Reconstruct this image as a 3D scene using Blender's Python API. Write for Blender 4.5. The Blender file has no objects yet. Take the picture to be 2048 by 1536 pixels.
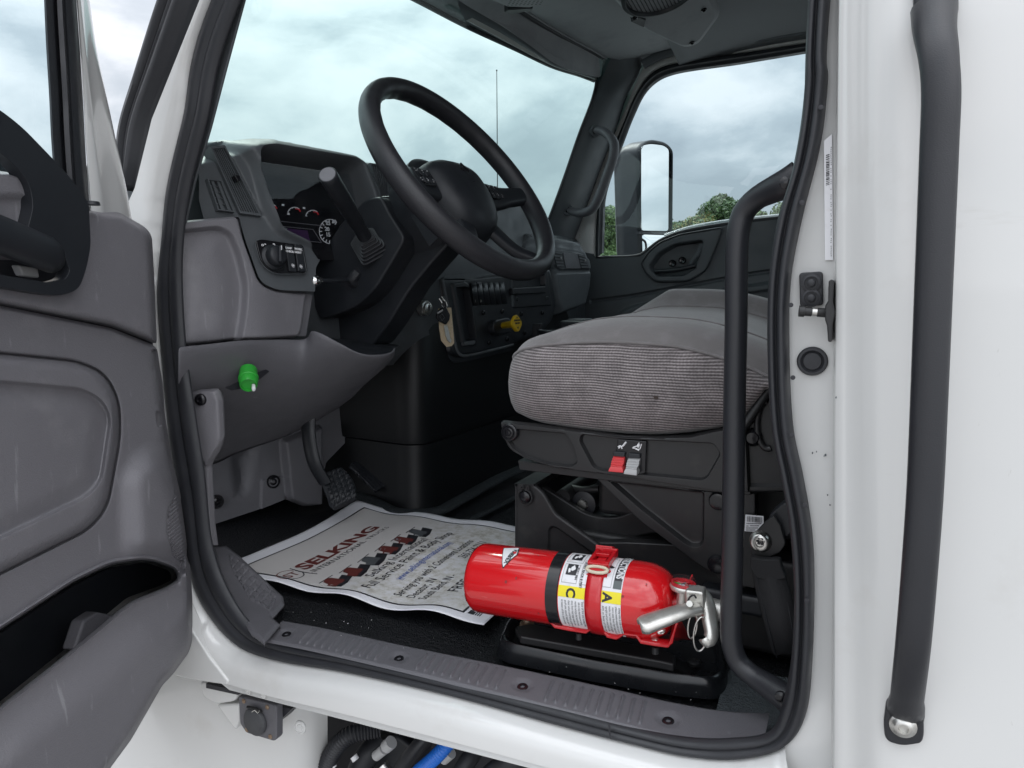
import bpy, bmesh, math, random
import numpy as np
from mathutils import Vector, Matrix
from mathutils.geometry import delaunay_2d_cdt
random.seed(7)
SC = bpy.context.scene
COL = SC.collection
PI = math.pi
V = Vector

# ------------------------------------------------------------------ camera
FPX = 1400.0                       # focal length in pixels of the 2048 px wide photograph
YAW, PITCH = math.radians(26), math.radians(7.5)
CAMP = V((0.0, -0.72, 1.65))
FW = V((-math.sin(YAW) * math.cos(PITCH), math.cos(YAW) * math.cos(PITCH), -math.sin(PITCH)))
RT = V((math.cos(YAW), math.sin(YAW), 0))
UPV = RT.cross(FW)
cam = bpy.data.cameras.new('camera')
cam.sensor_width = 36.0
cam.lens = FPX / 2048 * 36
cam.clip_start = 0.02
cam.clip_end = 2000
cam_o = bpy.data.objects.new('camera', cam)
cam_o.matrix_world = Matrix(((RT.x, UPV.x, -FW.x, CAMP.x), (RT.y, UPV.y, -FW.y, CAMP.y), (RT.z, UPV.z, -FW.z, CAMP.z), (0, 0, 0, 1)))
COL.objects.link(cam_o)
SC.camera = cam_o

# ------------------------------------------------------------------ sky, sun, exposure
SUN_EL, SUN_AZ = math.radians(48), math.radians(-52)      # azimuth from +Y, negative towards -X
sun_dir = V((math.sin(SUN_AZ) * math.cos(SUN_EL), math.cos(SUN_AZ) * math.cos(SUN_EL), math.sin(SUN_EL)))
world = bpy.data.worlds.new('World')
SC.world = world
world.use_nodes = True
nt = world.node_tree
for n in list(nt.nodes):
    nt.nodes.remove(n)
def wn(t, **k):
    n = nt.nodes.new(t)
    for a, b in k.items():
        setattr(n, a, b)
    return n
def math_node(tree, op, a, b=None, clamp=False):
    n = tree.nodes.new('ShaderNodeMath'); n.operation = op; n.use_clamp = clamp
    for i, s in enumerate((a, b)):
        if s is None: continue
        if isinstance(s, (int, float)): n.inputs[i].default_value = s
        else: tree.links.new(s, n.inputs[i])
    return n.outputs[0]
def ramp_node(tree, fac, stops, interp='EASE'):
    n = tree.nodes.new('ShaderNodeValToRGB'); n.color_ramp.interpolation = interp
    e = n.color_ramp.elements
    while len(e) < len(stops): e.new(0.5)
    for i, (p, c) in enumerate(stops):
        e[i].position = p; e[i].color = (*c, 1)
    tree.links.new(fac, n.inputs[0])
    return n.outputs[0]
tc = wn('ShaderNodeTexCoord')
sep = wn('ShaderNodeSeparateXYZ'); nt.links.new(tc.outputs['Generated'], sep.inputs[0])
zc = math_node(nt, 'MAXIMUM', sep.outputs[2], 0.0)
cmb = wn('ShaderNodeVectorMath', operation='MULTIPLY'); nt.links.new(tc.outputs['Generated'], cmb.inputs[0]); cmb.inputs[1].default_value = (1, 1, 2.0)
nz = wn('ShaderNodeTexNoise'); nz.inputs['Scale'].default_value = 2.3; nz.inputs['Detail'].default_value = 11; nz.inputs['Roughness'].default_value = 0.55; nz.inputs['Distortion'].default_value = 0.25
mp = wn('ShaderNodeMapping'); mp.inputs['Location'].default_value = (5.1, 2.7, 0.6); nt.links.new(cmb.outputs[0], mp.inputs[0]); nt.links.new(mp.outputs[0], nz.inputs[0])
cloud = ramp_node(nt, nz.outputs[0], [(0.40, (0.47, 0.51, 0.56)), (0.475, (0.60, 0.64, 0.69)), (0.525, (0.80, 0.82, 0.86)), (0.60, (1.00, 0.99, 1.02))], 'LINEAR')
# brighter towards the zenith and around the veiled sun, as under an overcast sky
rear = math_node(nt, 'MULTIPLY', math_node(nt, 'MAXIMUM', math_node(nt, 'ADD', math_node(nt, 'MULTIPLY', sep.outputs[1], -0.75), math_node(nt, 'MULTIPLY', sep.outputs[0], 0.65)), 0.0), 0.80)
zen = math_node(nt, 'ADD', math_node(nt, 'ADD', math_node(nt, 'MULTIPLY', math_node(nt, 'POWER', zc, 2.2), 2.1), 0.60), rear)
dotn = wn('ShaderNodeVectorMath', operation='DOT_PRODUCT'); nt.links.new(tc.outputs['Generated'], dotn.inputs[0]); dotn.inputs[1].default_value = sun_dir
glow = math_node(nt, 'POWER', math_node(nt, 'MAXIMUM', dotn.outputs['Value'], 0.0), 6.0)
gain = math_node(nt, 'ADD', zen, math_node(nt, 'MULTIPLY', glow, 0.08))
bgc = wn('ShaderNodeBackground'); nt.links.new(cloud, bgc.inputs[0]); nt.links.new(gain, bgc.inputs[1])
skyt = wn('ShaderNodeTexSky'); skyt.sky_type = 'NISHITA'; skyt.sun_disc = False; skyt.sun_elevation = SUN_EL; skyt.sun_rotation = SUN_AZ
bgs = wn('ShaderNodeBackground'); nt.links.new(skyt.outputs[0], bgs.inputs[0]); bgs.inputs[1].default_value = 0.1
mixs = wn('ShaderNodeMixShader'); mixs.inputs[0].default_value = 0.9
nt.links.new(bgs.outputs[0], mixs.inputs[1]); nt.links.new(bgc.outputs[0], mixs.inputs[2])
wo = wn('ShaderNodeOutputWorld'); nt.links.new(mixs.outputs[0], wo.inputs[0])
sun = bpy.data.lights.new('sun', 'SUN'); sun.energy = 0.9; sun.angle = math.radians(14); sun.color = (1, 0.96, 0.9)
sun_o = bpy.data.objects.new('sun', sun); COL.objects.link(sun_o)
sun_o.rotation_euler = sun_dir.to_track_quat('Z', 'Y').to_euler()
SC.view_settings.view_transform = 'Standard'
SC.view_settings.look = 'None'
SC.view_settings.gamma = 1.0
SC.view_settings.exposure = 0.68
SC.cycles.use_denoising = True
SC.cycles.max_bounces = 8
SC.cycles.transparent_max_bounces = 12

# ------------------------------------------------------------------ helpers
def U(u, v, x=None, y=None, z=None, d=None):
    """The point of a plane x=, y= or z= (or at depth d) that the photograph shows at pixel u, v."""
    r = FW + RT * ((u - 1024) / FPX) + UPV * ((768 - v) / FPX)
    if x is not None: t = (x - CAMP.x) / r.x
    elif y is not None: t = (y - CAMP.y) / r.y
    elif z is not None: t = (z - CAMP.z) / r.z
    else: t = d
    return CAMP + r * t
def UP_(u, v, o, n):
    r = FW + RT * ((u - 1024) / FPX) + UPV * ((768 - v) / FPX)
    return CAMP + r * ((o - CAMP).dot(n) / r.dot(n))
def root_of(o):
    while o.parent is not None: o = o.parent
    return o
def link(o, parent=None):
    COL.objects.link(o)
    if parent is not None:
        o.parent = parent
        o.matrix_parent_inverse = Matrix.Translation(-root_of(parent).location) if root_of(parent).type == 'EMPTY' else Matrix.Identity(4)
        if parent.parent is not None: o.matrix_parent_inverse = Matrix.Identity(4)
    return o
def thing(name, label, cat, loc, group=None):
    o = bpy.data.objects.new(name, None); o.empty_display_size = 0.05
    o.location = loc; COL.objects.link(o)
    o['label'] = label; o['category'] = cat
    if group: o['group'] = group
    return o
def tag(o, label, cat, group=None):
    o['label'] = label; o['category'] = cat
    if group: o['group'] = group
    return o
def make(name, verts, faces, mat, parent=None, smooth=35, bevel=0, bseg=2, sub=0, solid=0, offset=0.0, uvs=None):
    me = bpy.data.meshes.new(name)
    me.from_pydata([tuple(p) for p in verts], [], [tuple(f) for f in faces])
    me.validate(); 
    bm = bmesh.new(); bm.from_mesh(me)
    bmesh.ops.remove_doubles(bm, verts=bm.verts, dist=1e-6)
    bmesh.ops.recalc_face_normals(bm, faces=bm.faces)
    bm.to_mesh(me); bm.free()
    if smooth is not None:
        me.polygons.foreach_set('use_smooth', [True] * len(me.polygons))
        if smooth < 180: me.set_sharp_from_angle(angle=math.radians(smooth))
    o = bpy.data.objects.new(name, me); link(o, parent)
    if mat is not None:
        for m in (mat if isinstance(mat, (list, tuple)) else [mat]): me.materials.append(m)
    if solid:
        m = o.modifiers.new('solid', 'SOLIDIFY'); m.thickness = solid; m.offset = offset
    if bevel:
        m = o.modifiers.new('bevel', 'BEVEL'); m.width = bevel; m.segments = bseg; m.limit_method = 'ANGLE'; m.angle_limit = math.radians(35); m.harden_normals = True
    if sub:
        m = o.modifiers.new('sub', 'SUBSURF'); m.levels = sub; m.render_levels = sub
    return o
class MB:
    """collects shapes into ONE mesh"""
    def __init__(s): s.v = []; s.f = []
    def add(s, vs, fs):
        b = len(s.v); s.v += [V(p) for p in vs]; s.f += [[b + i for i in f] for f in fs]
        return s
    def build(s, name, mat, parent=None, **k): return make(name, s.v, s.f, mat, parent, **k)
    def box(s, c, dims, ex=V((1, 0, 0)), ey=V((0, 1, 0)), ez=None):
        ex = V(ex).normalized(); ey = V(ey).normalized(); ez = ex.cross(ey).normalized() if ez is None else V(ez).normalized()
        c = V(c); vs = [c + ex * (dims[0] / 2 * i) + ey * (dims[1] / 2 * j) + ez * (dims[2] / 2 * k) for k in (-1, 1) for j in (-1, 1) for i in (-1, 1)]
        return s.add(vs, [(0, 2, 3, 1), (4, 5, 7, 6), (0, 1, 5, 4), (2, 6, 7, 3), (0, 4, 6, 2), (1, 3, 7, 5)])
    def prism(s, pts, vec):
        n = len(pts); vec = V(vec); pts = [V(p) for p in pts]
        vs = pts + [p + vec for p in pts]
        fs = [list(range(n))[::-1], list(range(n, 2 * n))] + [(i, (i + 1) % n, n + (i + 1) % n, n + i) for i in range(n)]
        return s.add(vs, fs)
    def poly(s, pts):
        return s.add(pts, [list(range(len(pts)))])
    def tube(s, path, r, n=12, closed=False, caps=True, ell=None):
        """a pipe along path; r a number or one per point; ell (a, b, up) makes it elliptical"""
        P = [V(p) for p in path]; N = len(P)
        rs = [r] * N if isinstance(r, (int, float)) else list(r)
        tang = []
        for i in range(N):
            a = P[(i - 1) % N] if (closed or i > 0) else P[i]; b = P[(i + 1) % N] if (closed or i < N - 1) else P[i]
            tang.append((b - a).normalized())
        up = V((0, 0, 1)) if abs(tang[0].z) < 0.9 else V((1, 0, 0))
        nrm = (up - tang[0] * up.dot(tang[0])).normalized()
        vs = []
        for i in range(N):
            nrm = (nrm - tang[i] * nrm.dot(tang[i])).normalized()
            e1 = nrm
            if ell is not None:
                e1 = (V(ell[2]) - tang[i] * V(ell[2]).dot(tang[i])).normalized()
            e2 = tang[i].cross(e1)
            sa, sb = (1, 1) if ell is None else (ell[0], ell[1])
            for k in range(n):
                t = 2 * PI * k / n
                vs.append(P[i] + e1 * (math.cos(t) * rs[i] * sa) + e2 * (math.sin(t) * rs[i] * sb))
        fs = []
        M = N if closed else N - 1
        for i in range(M):
            for k in range(n):
                a = i * n + k; b = i * n + (k + 1) % n; c = ((i + 1) % N) * n + (k + 1) % n; d = ((i + 1) % N) * n + k
                fs.append((a, b, c, d))
        if caps and not closed:
            fs.append(list(range(n))[::-1]); fs.append(list(range((N - 1) * n, N * n)))
        return s.add(vs, fs)
    def lathe(s, prof, o, axis, n=32, arc=None):
        """prof: (radius, height) along axis from o"""
        o = V(o); ax = V(axis).normalized(); e1 = ax.orthogonal().normalized(); e2 = ax.cross(e1)
        vs = []; m = len(prof)
        for r, h in prof:
            for k in range(n):
                t = 2 * PI * k / n; vs.append(o + ax * h + (e1 * math.cos(t) + e2 * math.sin(t)) * max(r, 1e-5))
        fs = [(i * n + k, i * n + (k + 1) % n, (i + 1) * n + (k + 1) % n, (i + 1) * n + k) for i in range(m - 1) for k in range(n)]
        fs.append(list(range(n))[::-1]); fs.append(list(range((m - 1) * n, m * n)))
        return s.add(vs, fs)
    def loft(s, rows, closed=False, close_rows=False):
        n = len(rows[0]); m = len(rows)
        vs = [V(p) for r in rows for p in r]; fs = []
        for i in range(m if close_rows else m - 1):
            for k in range(n if closed else n - 1):
                j = (i + 1) % m
                fs.append((i * n + k, i * n + (k + 1) % n, j * n + (k + 1) % n, j * n + k))
        return s.add(vs, fs)
def catmull(P, n, closed=False):
    """n points along a smooth curve through P (any dimension), spaced evenly"""
    P = np.array([tuple(p) for p in P], float); N = len(P); out = []
    seg = N if closed else N - 1
    for i in range(seg):
        if closed: p0, p1, p2, p3 = P[(i - 1) % N], P[i], P[(i + 1) % N], P[(i + 2) % N]
        else: p1, p2 = P[i], P[i + 1]; p0 = P[i - 1] if i > 0 else 2 * p1 - p2; p3 = P[i + 2] if i + 2 < N else 2 * p2 - p1
        # centripetal form, no overshoot at sharp corners
        t0 = 0; t1 = t0 + max(np.linalg.norm(p1 - p0), 1e-9) ** .5; t2 = t1 + max(np.linalg.norm(p2 - p1), 1e-9) ** .5; t3 = t2 + max(np.linalg.norm(p3 - p2), 1e-9) ** .5
        for t in np.linspace(t1, t2, 16, endpoint=False):
            A1 = (t1 - t) / (t1 - t0) * p0 + (t - t0) / (t1 - t0) * p1; A2 = (t2 - t) / (t2 - t1) * p1 + (t - t1) / (t2 - t1) * p2; A3 = (t3 - t) / (t3 - t2) * p2 + (t - t2) / (t3 - t2) * p3
            B1 = (t2 - t) / (t2 - t0) * A1 + (t - t0) / (t2 - t0) * A2; B2 = (t3 - t) / (t3 - t1) * A2 + (t - t1) / (t3 - t1) * A3
            out.append((t2 - t) / (t2 - t1) * B1 + (t - t1) / (t2 - t1) * B2)
    out.append(P[0] if closed else P[-1])
    return resample(out, n, closed)
def resample(P, n, closed=False):
    P = np.array([tuple(p) for p in P], float)
    d = np.r_[0, np.cumsum(np.linalg.norm(np.diff(P, axis=0), axis=1))]
    t = np.linspace(0, d[-1], n + 1)[:-1] if closed else np.linspace(0, d[-1], n)
    return np.stack([np.interp(t, d, P[:, k]) for k in range(P.shape[1])], 1)
def smooth3(P, n, closed=False): return [V(p) for p in catmull(P, n, closed)]
def round_poly(P, r, seg=5):
    """2-D polygon with rounded corners"""
    P = [np.array(p, float) for p in P]; out = []; N = len(P)
    for i in range(N):
        rr = r[i] if isinstance(r, (list, tuple)) else r
        a, b, c = P[i - 1], P[i], P[(i + 1) % N]
        d1 = a - b; d2 = c - b; l1 = np.linalg.norm(d1); l2 = np.linalg.norm(d2); k = min(rr, l1 * .48, l2 * .48)
        if k <= 0: out.append(b); continue
        s = b + d1 / l1 * k; e = b + d2 / l2 * k
        for t in np.linspace(0, 1, seg + 1): out.append((1 - t) ** 2 * s + 2 * t * (1 - t) * b + t * t * e)
    return out
def sdist(pts, poly):
    """signed distance of 2-D points to a polygon, positive inside"""
    pts = np.asarray(pts, float); A = np.array([tuple(p) for p in poly], float); B = np.roll(A, -1, 0)
    best = np.full(len(pts), 1e18); ins = np.zeros(len(pts), bool)
    for a, b in zip(A, B):
        ab = b - a; t = np.clip(((pts - a) @ ab) / max(ab @ ab, 1e-12), 0, 1)
        dd = ((pts - (a + t[:, None] * ab)) ** 2).sum(1); best = np.minimum(best, dd)
        cr = (a[1] > pts[:, 1]) != (b[1] > pts[:, 1])
        with np.errstate(divide='ignore', invalid='ignore'):
            xi = (b[0] - a[0]) * (pts[:, 1] - a[1]) / (b[1] - a[1]) + a[0]
        ins ^= cr & (pts[:, 0] < xi)
    return np.where(ins, 1, -1) * np.sqrt(best)
def sstep(x): x = np.clip(x, 0, 1); return x * x * (3 - 2 * x)
def relief(name, outline, to3d, height, mat, parent=None, step=8, fine=None, feats=(), fw=6, dense=(), thick=0.0, back=None, smooth=50, groove=True):
    """A sheet over a 2-D outline, raised by height(points) along its normal: panels with pressed and moulded forms.
    to3d(u, v) -> (point, normal). feats: polygons round which the sheet is cut finer."""
    O = np.array([tuple(p) for p in outline], float)
    L = []
    for a, b in zip(O, np.roll(O, -1, 0)):
        k = max(1, int(np.linalg.norm(b - a) / step)); L += [a + (b - a) * i / k for i in range(k)]
    O = np.array(L)
    fine = fine or step / 2.5
    lo, hi = O.min(0), O.max(0)
    g = np.stack(np.meshgrid(np.arange(lo[0], hi[0], step), np.arange(lo[1], hi[1], step)), -1).reshape(-1, 2)
    rings = []
    if feats:
        nearc = np.zeros(len(g), bool)
        offs = [-1.0, -.66, -.40, -.2, 0, .2, .40, .66, 1.0]
        polys = [np.array([tuple(p) for p in f], float) for f in feats]
        for fi, F in enumerate(polys):
            nearc |= np.abs(sdist(g, F)) < fw * 1.02
            per = np.linalg.norm(np.diff(np.vstack([F, F[:1]]), axis=0), axis=1).sum()
            Q = resample(np.vstack([F, F[:1]]), max(8, int(per / fine)), True)
            T = np.roll(Q, -1, 0) - np.roll(Q, 1, 0); T /= np.maximum(np.linalg.norm(T, axis=1)[:, None], 1e-9)
            Nn = np.stack([-T[:, 1], T[:, 0]], 1)
            if (sdist(Q + Nn * .05, F) > 0).mean() < .5: Nn = -Nn
            for o_ in offs:
                R = Q + Nn * (o_ * fw)
                R = R[np.abs(sdist(R, F) - o_ * fw) < fw * .12 + .02]
                for G in polys[:fi]: R = R[np.abs(sdist(R, G)) > fw * .9] if len(R) else R
                rings.append(R)
        g = np.concatenate([g[~nearc]] + rings)
    for D in dense:
        D = np.array([tuple(p) for p in D], float); a, b = D.min(0), D.max(0)
        q = np.stack(np.meshgrid(np.arange(a[0], b[0], 1.3), np.arange(a[1], b[1], 1.3)), -1).reshape(-1, 2)
        g = np.concatenate([g[sdist(g, D) < 0], q[sdist(q, D) >= 0]])
    g = g + (np.random.RandomState(3).rand(*g.shape) - .5) * 0.02
    g = g[sdist(g, O) > min(step * 0.35, fw * .12 if feats else 1e9)]
    pts = np.concatenate([O, g]); no = len(O)
    r = delaunay_2d_cdt([V(p) for p in pts], [(i, (i + 1) % no) for i in range(no)], [list(range(no))], 1, 1e-4)
    vs = np.array([tuple(p) for p in r[0]]); h = height(vs)
    P3 = []
    for (u, v), k in zip(vs, h):
        p, n = to3d(u, v); P3.append(p + n * float(k))
    fs = [list(f) for f in r[2]]
    me = bpy.data.meshes.new(name); me.from_pydata([tuple(p) for p in P3], [], fs); me.validate()
    bm = bmesh.new(); bm.from_mesh(me); bmesh.ops.recalc_face_normals(bm, faces=bm.faces)
    nn = to3d(*vs[no])[1]
    if sum((f.normal.dot(nn) * f.calc_area() for f in bm.faces)) < 0: bmesh.ops.reverse_faces(bm, faces=bm.faces)
    bm.to_mesh(me); bm.free()
    me.polygons.foreach_set('use_smooth', [True] * len(me.polygons))
    if smooth: me.set_sharp_from_angle(angle=math.radians(smooth))
    me.materials.append(mat)
    o = bpy.data.objects.new(name, me); link(o, parent)
    if thick:
        m = o.modifiers.new('solid', 'SOLIDIFY'); m.thickness = thick; m.offset = -1
    return o
def plane_map(o, n):
    o = V(o); n = V(n).normalized()
    return lambda u, v: (UP_(u, v, o, n), n)
def carve(o, cutter):
    m = o.modifiers.new('cut', 'BOOLEAN'); m.object = cutter; m.operation = 'DIFFERENCE'; m.solver = 'EXACT'
    dg = bpy.context.evaluated_depsgraph_get(); dg.update()
    me = bpy.data.meshes.new_from_object(o.evaluated_get(dg)); o.modifiers.clear()
    o.data = me; bpy.data.objects.remove(cutter)
def text(name, s, o, ex, ey, size, mat, parent=None, align='LEFT', depth=0.0004, bold=0.0, width=None, label=None):
    """lettering lying in the plane ex, ey with its baseline start (or middle) at o"""
    c = bpy.data.curves.new(name, 'FONT'); c.body = s; c.size = size; c.align_x = align; c.extrude = depth; c.offset = bold; c.resolution_u = 3
    t = bpy.data.objects.new(name + '_curve', c); COL.objects.link(t)
    dg = bpy.context.evaluated_depsgraph_get(); dg.update()
    me = bpy.data.meshes.new_from_object(t.evaluated_get(dg)); bpy.data.objects.remove(t)
    xs = [v.co.x for v in me.vertices]
    k = 1.0
    if width and xs: k = width / max(max(xs) - min(xs), 1e-6)
    ex = V(ex).normalized(); ey = V(ey); ey = (ey - ex * ey.dot(ex)).normalized(); ez = ex.cross(ey)
    for v in me.vertices: v.co = V(o) + ex * (v.co.x * k) + ey * v.co.y + ez * v.co.z
    me.materials.clear(); me.materials.append(mat)
    ob = bpy.data.objects.new(name, me); link(ob, parent)
    return ob
def text_mesh(s, size, align='LEFT', bold=0.0, width=None, depth=0.0):
    c = bpy.data.curves.new('t', 'FONT'); c.body = s; c.size = size; c.align_x = align; c.extrude = depth; c.offset = bold; c.resolution_u = 3
    t = bpy.data.objects.new('t', c); COL.objects.link(t)
    dg = bpy.context.evaluated_depsgraph_get(); dg.update()
    me = bpy.data.meshes.new_from_object(t.evaluated_get(dg)); bpy.data.objects.remove(t)
    vs = [v.co.copy() for v in me.vertices]; fs = [list(p.vertices) for p in me.polygons]
    if width and vs:
        w = max(v.x for v in vs) - min(v.x for v in vs)
        for v in vs: v.x *= width / w
    bpy.data.meshes.remove(me)
    return vs, fs

# ------------------------------------------------------------------ materials
def mat(name, col, rough=0.5, metal=0.0, bump=None, var=None, coat=0.0, spec=0.5, sheen=0.0, rvar=None, scuff=None):
    """bump: (scale, strength, distance); var: (scale, colour2, low, high) a second colour in worn patches"""
    m = bpy.data.materials.new(name); m.use_nodes = True
    t = m.node_tree; b = t.nodes['Principled BSDF']
    b.inputs['Base Color'].default_value = (*col, 1); b.inputs['Roughness'].default_value = rough; b.inputs['Metallic'].default_value = metal
    b.inputs['Coat Weight'].default_value = coat; b.inputs['Coat Roughness'].default_value = 0.05
    b.inputs['Specular IOR Level'].default_value = spec; b.inputs['Sheen Weight'].default_value = sheen
    co = t.nodes.new('ShaderNodeTexCoord')
    if bump:
        hs = []
        for sc, st in bump[0] if isinstance(bump[0], (list, tuple)) else [(bump[0], 1.0)]:
            n = t.nodes.new('ShaderNodeTexNoise'); n.inputs['Scale'].default_value = sc; n.inputs['Detail'].default_value = 3
            t.links.new(co.outputs['Object'], n.inputs[0]); hs.append(math_node(t, 'MULTIPLY', n.outputs[0], st))
        h = hs[0]
        for k in hs[1:]: h = math_node(t, 'ADD', h, k)
        bp = t.nodes.new('ShaderNodeBump'); bp.inputs['Strength'].default_value = bump[1]; bp.inputs['Distance'].default_value = bump[2]
        t.links.new(h, bp.inputs['Height']); t.links.new(bp.outputs[0], b.inputs['Normal'])
    if var:
        n = t.nodes.new('ShaderNodeTexNoise'); n.inputs['Scale'].default_value = var[0]; n.inputs['Detail'].default_value = 7; n.inputs['Roughness'].default_value = 0.62
        t.links.new(co.outputs['Object'], n.inputs[0])
        c = ramp_node(t, n.outputs[0], [(var[2], col), (var[3], var[1])], 'LINEAR'); t.links.new(c, b.inputs['Base Color'])
    for sf in (scuff if isinstance(scuff, list) else [scuff] if scuff else []):
        mpn = t.nodes.new('ShaderNodeMapping'); mpn.inputs['Scale'].default_value = sf[0]; mpn.inputs['Rotation'].default_value = (.4, .3, .5); t.links.new(co.outputs['Object'], mpn.inputs[0])
        n = t.nodes.new('ShaderNodeTexNoise'); n.inputs['Scale'].default_value = 1.0; n.inputs['Detail'].default_value = 5; n.inputs['Roughness'].default_value = .6; t.links.new(mpn.outputs[0], n.inputs[0])
        fac = ramp_node(t, n.outputs[0], [(sf[1] - .03, (0, 0, 0)), (sf[1] + .05, (.6, .6, .6))], 'LINEAR')
        mxn = t.nodes.new('ShaderNodeMix'); mxn.data_type = 'RGBA'; t.links.new(fac, mxn.inputs[0]); mxn.inputs[7].default_value = (*sf[2], 1)
        if b.inputs['Base Color'].is_linked: t.links.new(b.inputs['Base Color'].links[0].from_socket, mxn.inputs[6])
        else: mxn.inputs[6].default_value = (*col, 1)
        t.links.new(mxn.outputs[2], b.inputs['Base Color'])
    if rvar:
        n = t.nodes.new('ShaderNodeTexNoise'); n.inputs['Scale'].default_value = rvar[0]; n.inputs['Detail'].default_value = 6
        t.links.new(co.outputs['Object'], n.inputs[0])
        mr = t.nodes.new('ShaderNodeMapRange'); mr.inputs[1].default_value = .35; mr.inputs[2].default_value = .65; mr.inputs[3].default_value = rvar[1]; mr.inputs[4].default_value = rvar[2]
        t.links.new(n.outputs[0], mr.inputs[0]); t.links.new(mr.outputs[0], b.inputs['Roughness'])
    return m
M_WHITE = mat('white_paint', (0.68, 0.68, 0.665), 0.24, coat=0.7, scuff=[((160, 160, 40), .745, (.40, .39, .36)), ((5, 5, 26), .72, (.58, .57, .54))], var=(9, (0.62, 0.61, 0.585), 0.58, 0.80), bump=(3.0, 0.06, 0.004))
M_JAMB = mat('white_jamb_paint', (0.66, 0.655, 0.635), 0.34, coat=0.4, scuff=[((200, 200, 60), .68, (.25, .24, .21))], var=(26, (0.52, 0.49, 0.44), 0.62, 0.80))
M_GREY = mat('grey_trim_plastic', (0.175, 0.170, 0.184), 0.46, scuff=((14, 90, 14), .66, (.30, .30, .31)), bump=([(900, 1), (380, .8)], 0.55, 0.0010), var=(14, (0.215, 0.21, 0.222), 0.56, 0.78), rvar=(18, .42, .58))
M_GREY2 = mat('dark_grey_trim_plastic', (0.118, 0.116, 0.127), 0.48, scuff=((90, 20, 16), .69, (.20, .20, .21)), bump=([(900, 1), (380, .8)], 0.5, 0.0010), rvar=(20, .42, .58))
M_DASH = mat('charcoal_dash_plastic', (0.082, 0.090, 0.097), 0.42, bump=([(1500, 1), (500, .5)], 0.3, 0.0007), rvar=(16, .42, .58))
M_BLACK = mat('black_moulded_plastic', (0.016, 0.018, 0.022), 0.34, bump=(1500, 0.2, 0.0005), rvar=(22, .36, .5))
M_GLOSSBLK = mat('gloss_black_plastic', (0.010, 0.010, 0.012), 0.18)
M_RUBBER = mat('black_rubber', (0.021, 0.022, 0.026), 0.42, bump=(700, 0.12, 0.0006), rvar=(24, .38, .6))
M_LEATHER = mat('black_wheel_grip', (0.025, 0.025, 0.029), 0.33, bump=([(520, 1), (1300, .5)], 0.5, 0.0011), rvar=(30, .30, .42))
M_STEELBLK = mat('black_painted_steel', (0.017, 0.017, 0.018), 0.38, bump=([(900, 1), (60, .5)], 0.12, 0.0006), rvar=(12, .36, .52), var=(30, (0.032, 0.031, 0.030), .58, .75))
M_POWDER = mat('black_powder_coat', (0.020, 0.021, 0.025), 0.36, bump=(1100, 0.35, 0.0007))
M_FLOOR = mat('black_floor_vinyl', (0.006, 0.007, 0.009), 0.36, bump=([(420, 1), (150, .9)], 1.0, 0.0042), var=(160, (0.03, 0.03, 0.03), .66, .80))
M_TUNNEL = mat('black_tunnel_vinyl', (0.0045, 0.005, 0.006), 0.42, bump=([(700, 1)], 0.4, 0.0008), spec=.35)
M_METAL = mat('bright_steel', (0.62, 0.61, 0.58), 0.28, 1.0, bump=(240, 0.12, 0.0006), rvar=(40, .2, .4))
M_SATIN = mat('satin_steel', (0.66, 0.65, 0.61), 0.42, 0.85, bump=(300, 0.2, 0.0006), var=(60, (0.52, 0.50, 0.46), .5, .7))
M_CHROME = mat('chrome', (0.75, 0.75, 0.75), 0.08, 1.0)
M_RUST = mat('rusty_steel', (0.26, 0.17, 0.11), 0.6, 0.6, bump=(400, 0.3, 0.001), var=(200, (0.34, 0.27, 0.2), .45, .6))
M_RED = mat('red_gloss_enamel', (0.60, 0.008, 0.012), 0.16, coat=0.7, scuff=[((260, 160, 160), .72, (.20, .03, .03)), ((30, 300, 300), .71, (.72, .12, .12))], var=(46, (0.36, 0.012, 0.012), .68, .78), bump=(60, 0.05, 0.001))
M_RED2 = mat('red_bracket_enamel', (0.52, 0.008, 0.014), 0.28, coat=0.4)
M_PAPER = mat('white_paper', (0.82, 0.82, 0.86), 0.7)
M_LABEL = mat('white_sticker', (0.74, 0.74, 0.76), 0.35, var=(70, (0.62, 0.60, 0.60), .6, .75))
M_INK = mat('black_ink', (0.02, 0.02, 0.025), 0.5)
M_INKR = mat('dark_red_ink', (0.13, 0.026, 0.022), 0.6)
M_REDINK = mat('red_ink', (0.62, 0.02, 0.03), 0.4)
M_YELLOW = mat('yellow_ink', (0.80, 0.68, 0.02), 0.4)
M_YPLAST = mat('yellow_plastic', (0.62, 0.40, 0.012), 0.4, var=(80, (0.5, 0.3, 0.012), .55, .7))
M_WINK = mat('white_ink', (0.75, 0.75, 0.76), 0.5)
M_BLUEINK = mat('blue_ink', (0.10, 0.16, 0.45), 0.6)
M_GREEN = mat('green_plastic', (0.03, 0.36, 0.04), 0.35)
M_REDPL = mat('red_plastic_lever', (0.62, 0.045, 0.05), 0.42)
M_GREYPL = mat('light_grey_plastic_lever', (0.40, 0.40, 0.40), 0.45)
M_BLUE = mat('blue_hose_plastic', (0.02, 0.16, 0.62), 0.35)
M_HOOD = mat('pale_headliner', (0.30, 0.305, 0.315), 0.75, bump=(600, 0.3, 0.001), var=(8, (0.25, 0.255, 0.265), .5, .7))
M_LINER = mat('grey_headliner_cloth', (0.22, 0.225, 0.235), 0.9, bump=(900, 0.35, 0.001))
M_BELT = mat('black_webbing', (0.015, 0.015, 0.017), 0.7, bump=(1200, 0.5, 0.001))
M_CARPET = mat('black_floor_mat_pile', (0.085, 0.10, 0.108), 0.75, bump=([(420, 1), (150, 1)], 1.0, 0.004), var=(300, (0.045, 0.05, 0.052), .60, .75))
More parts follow.
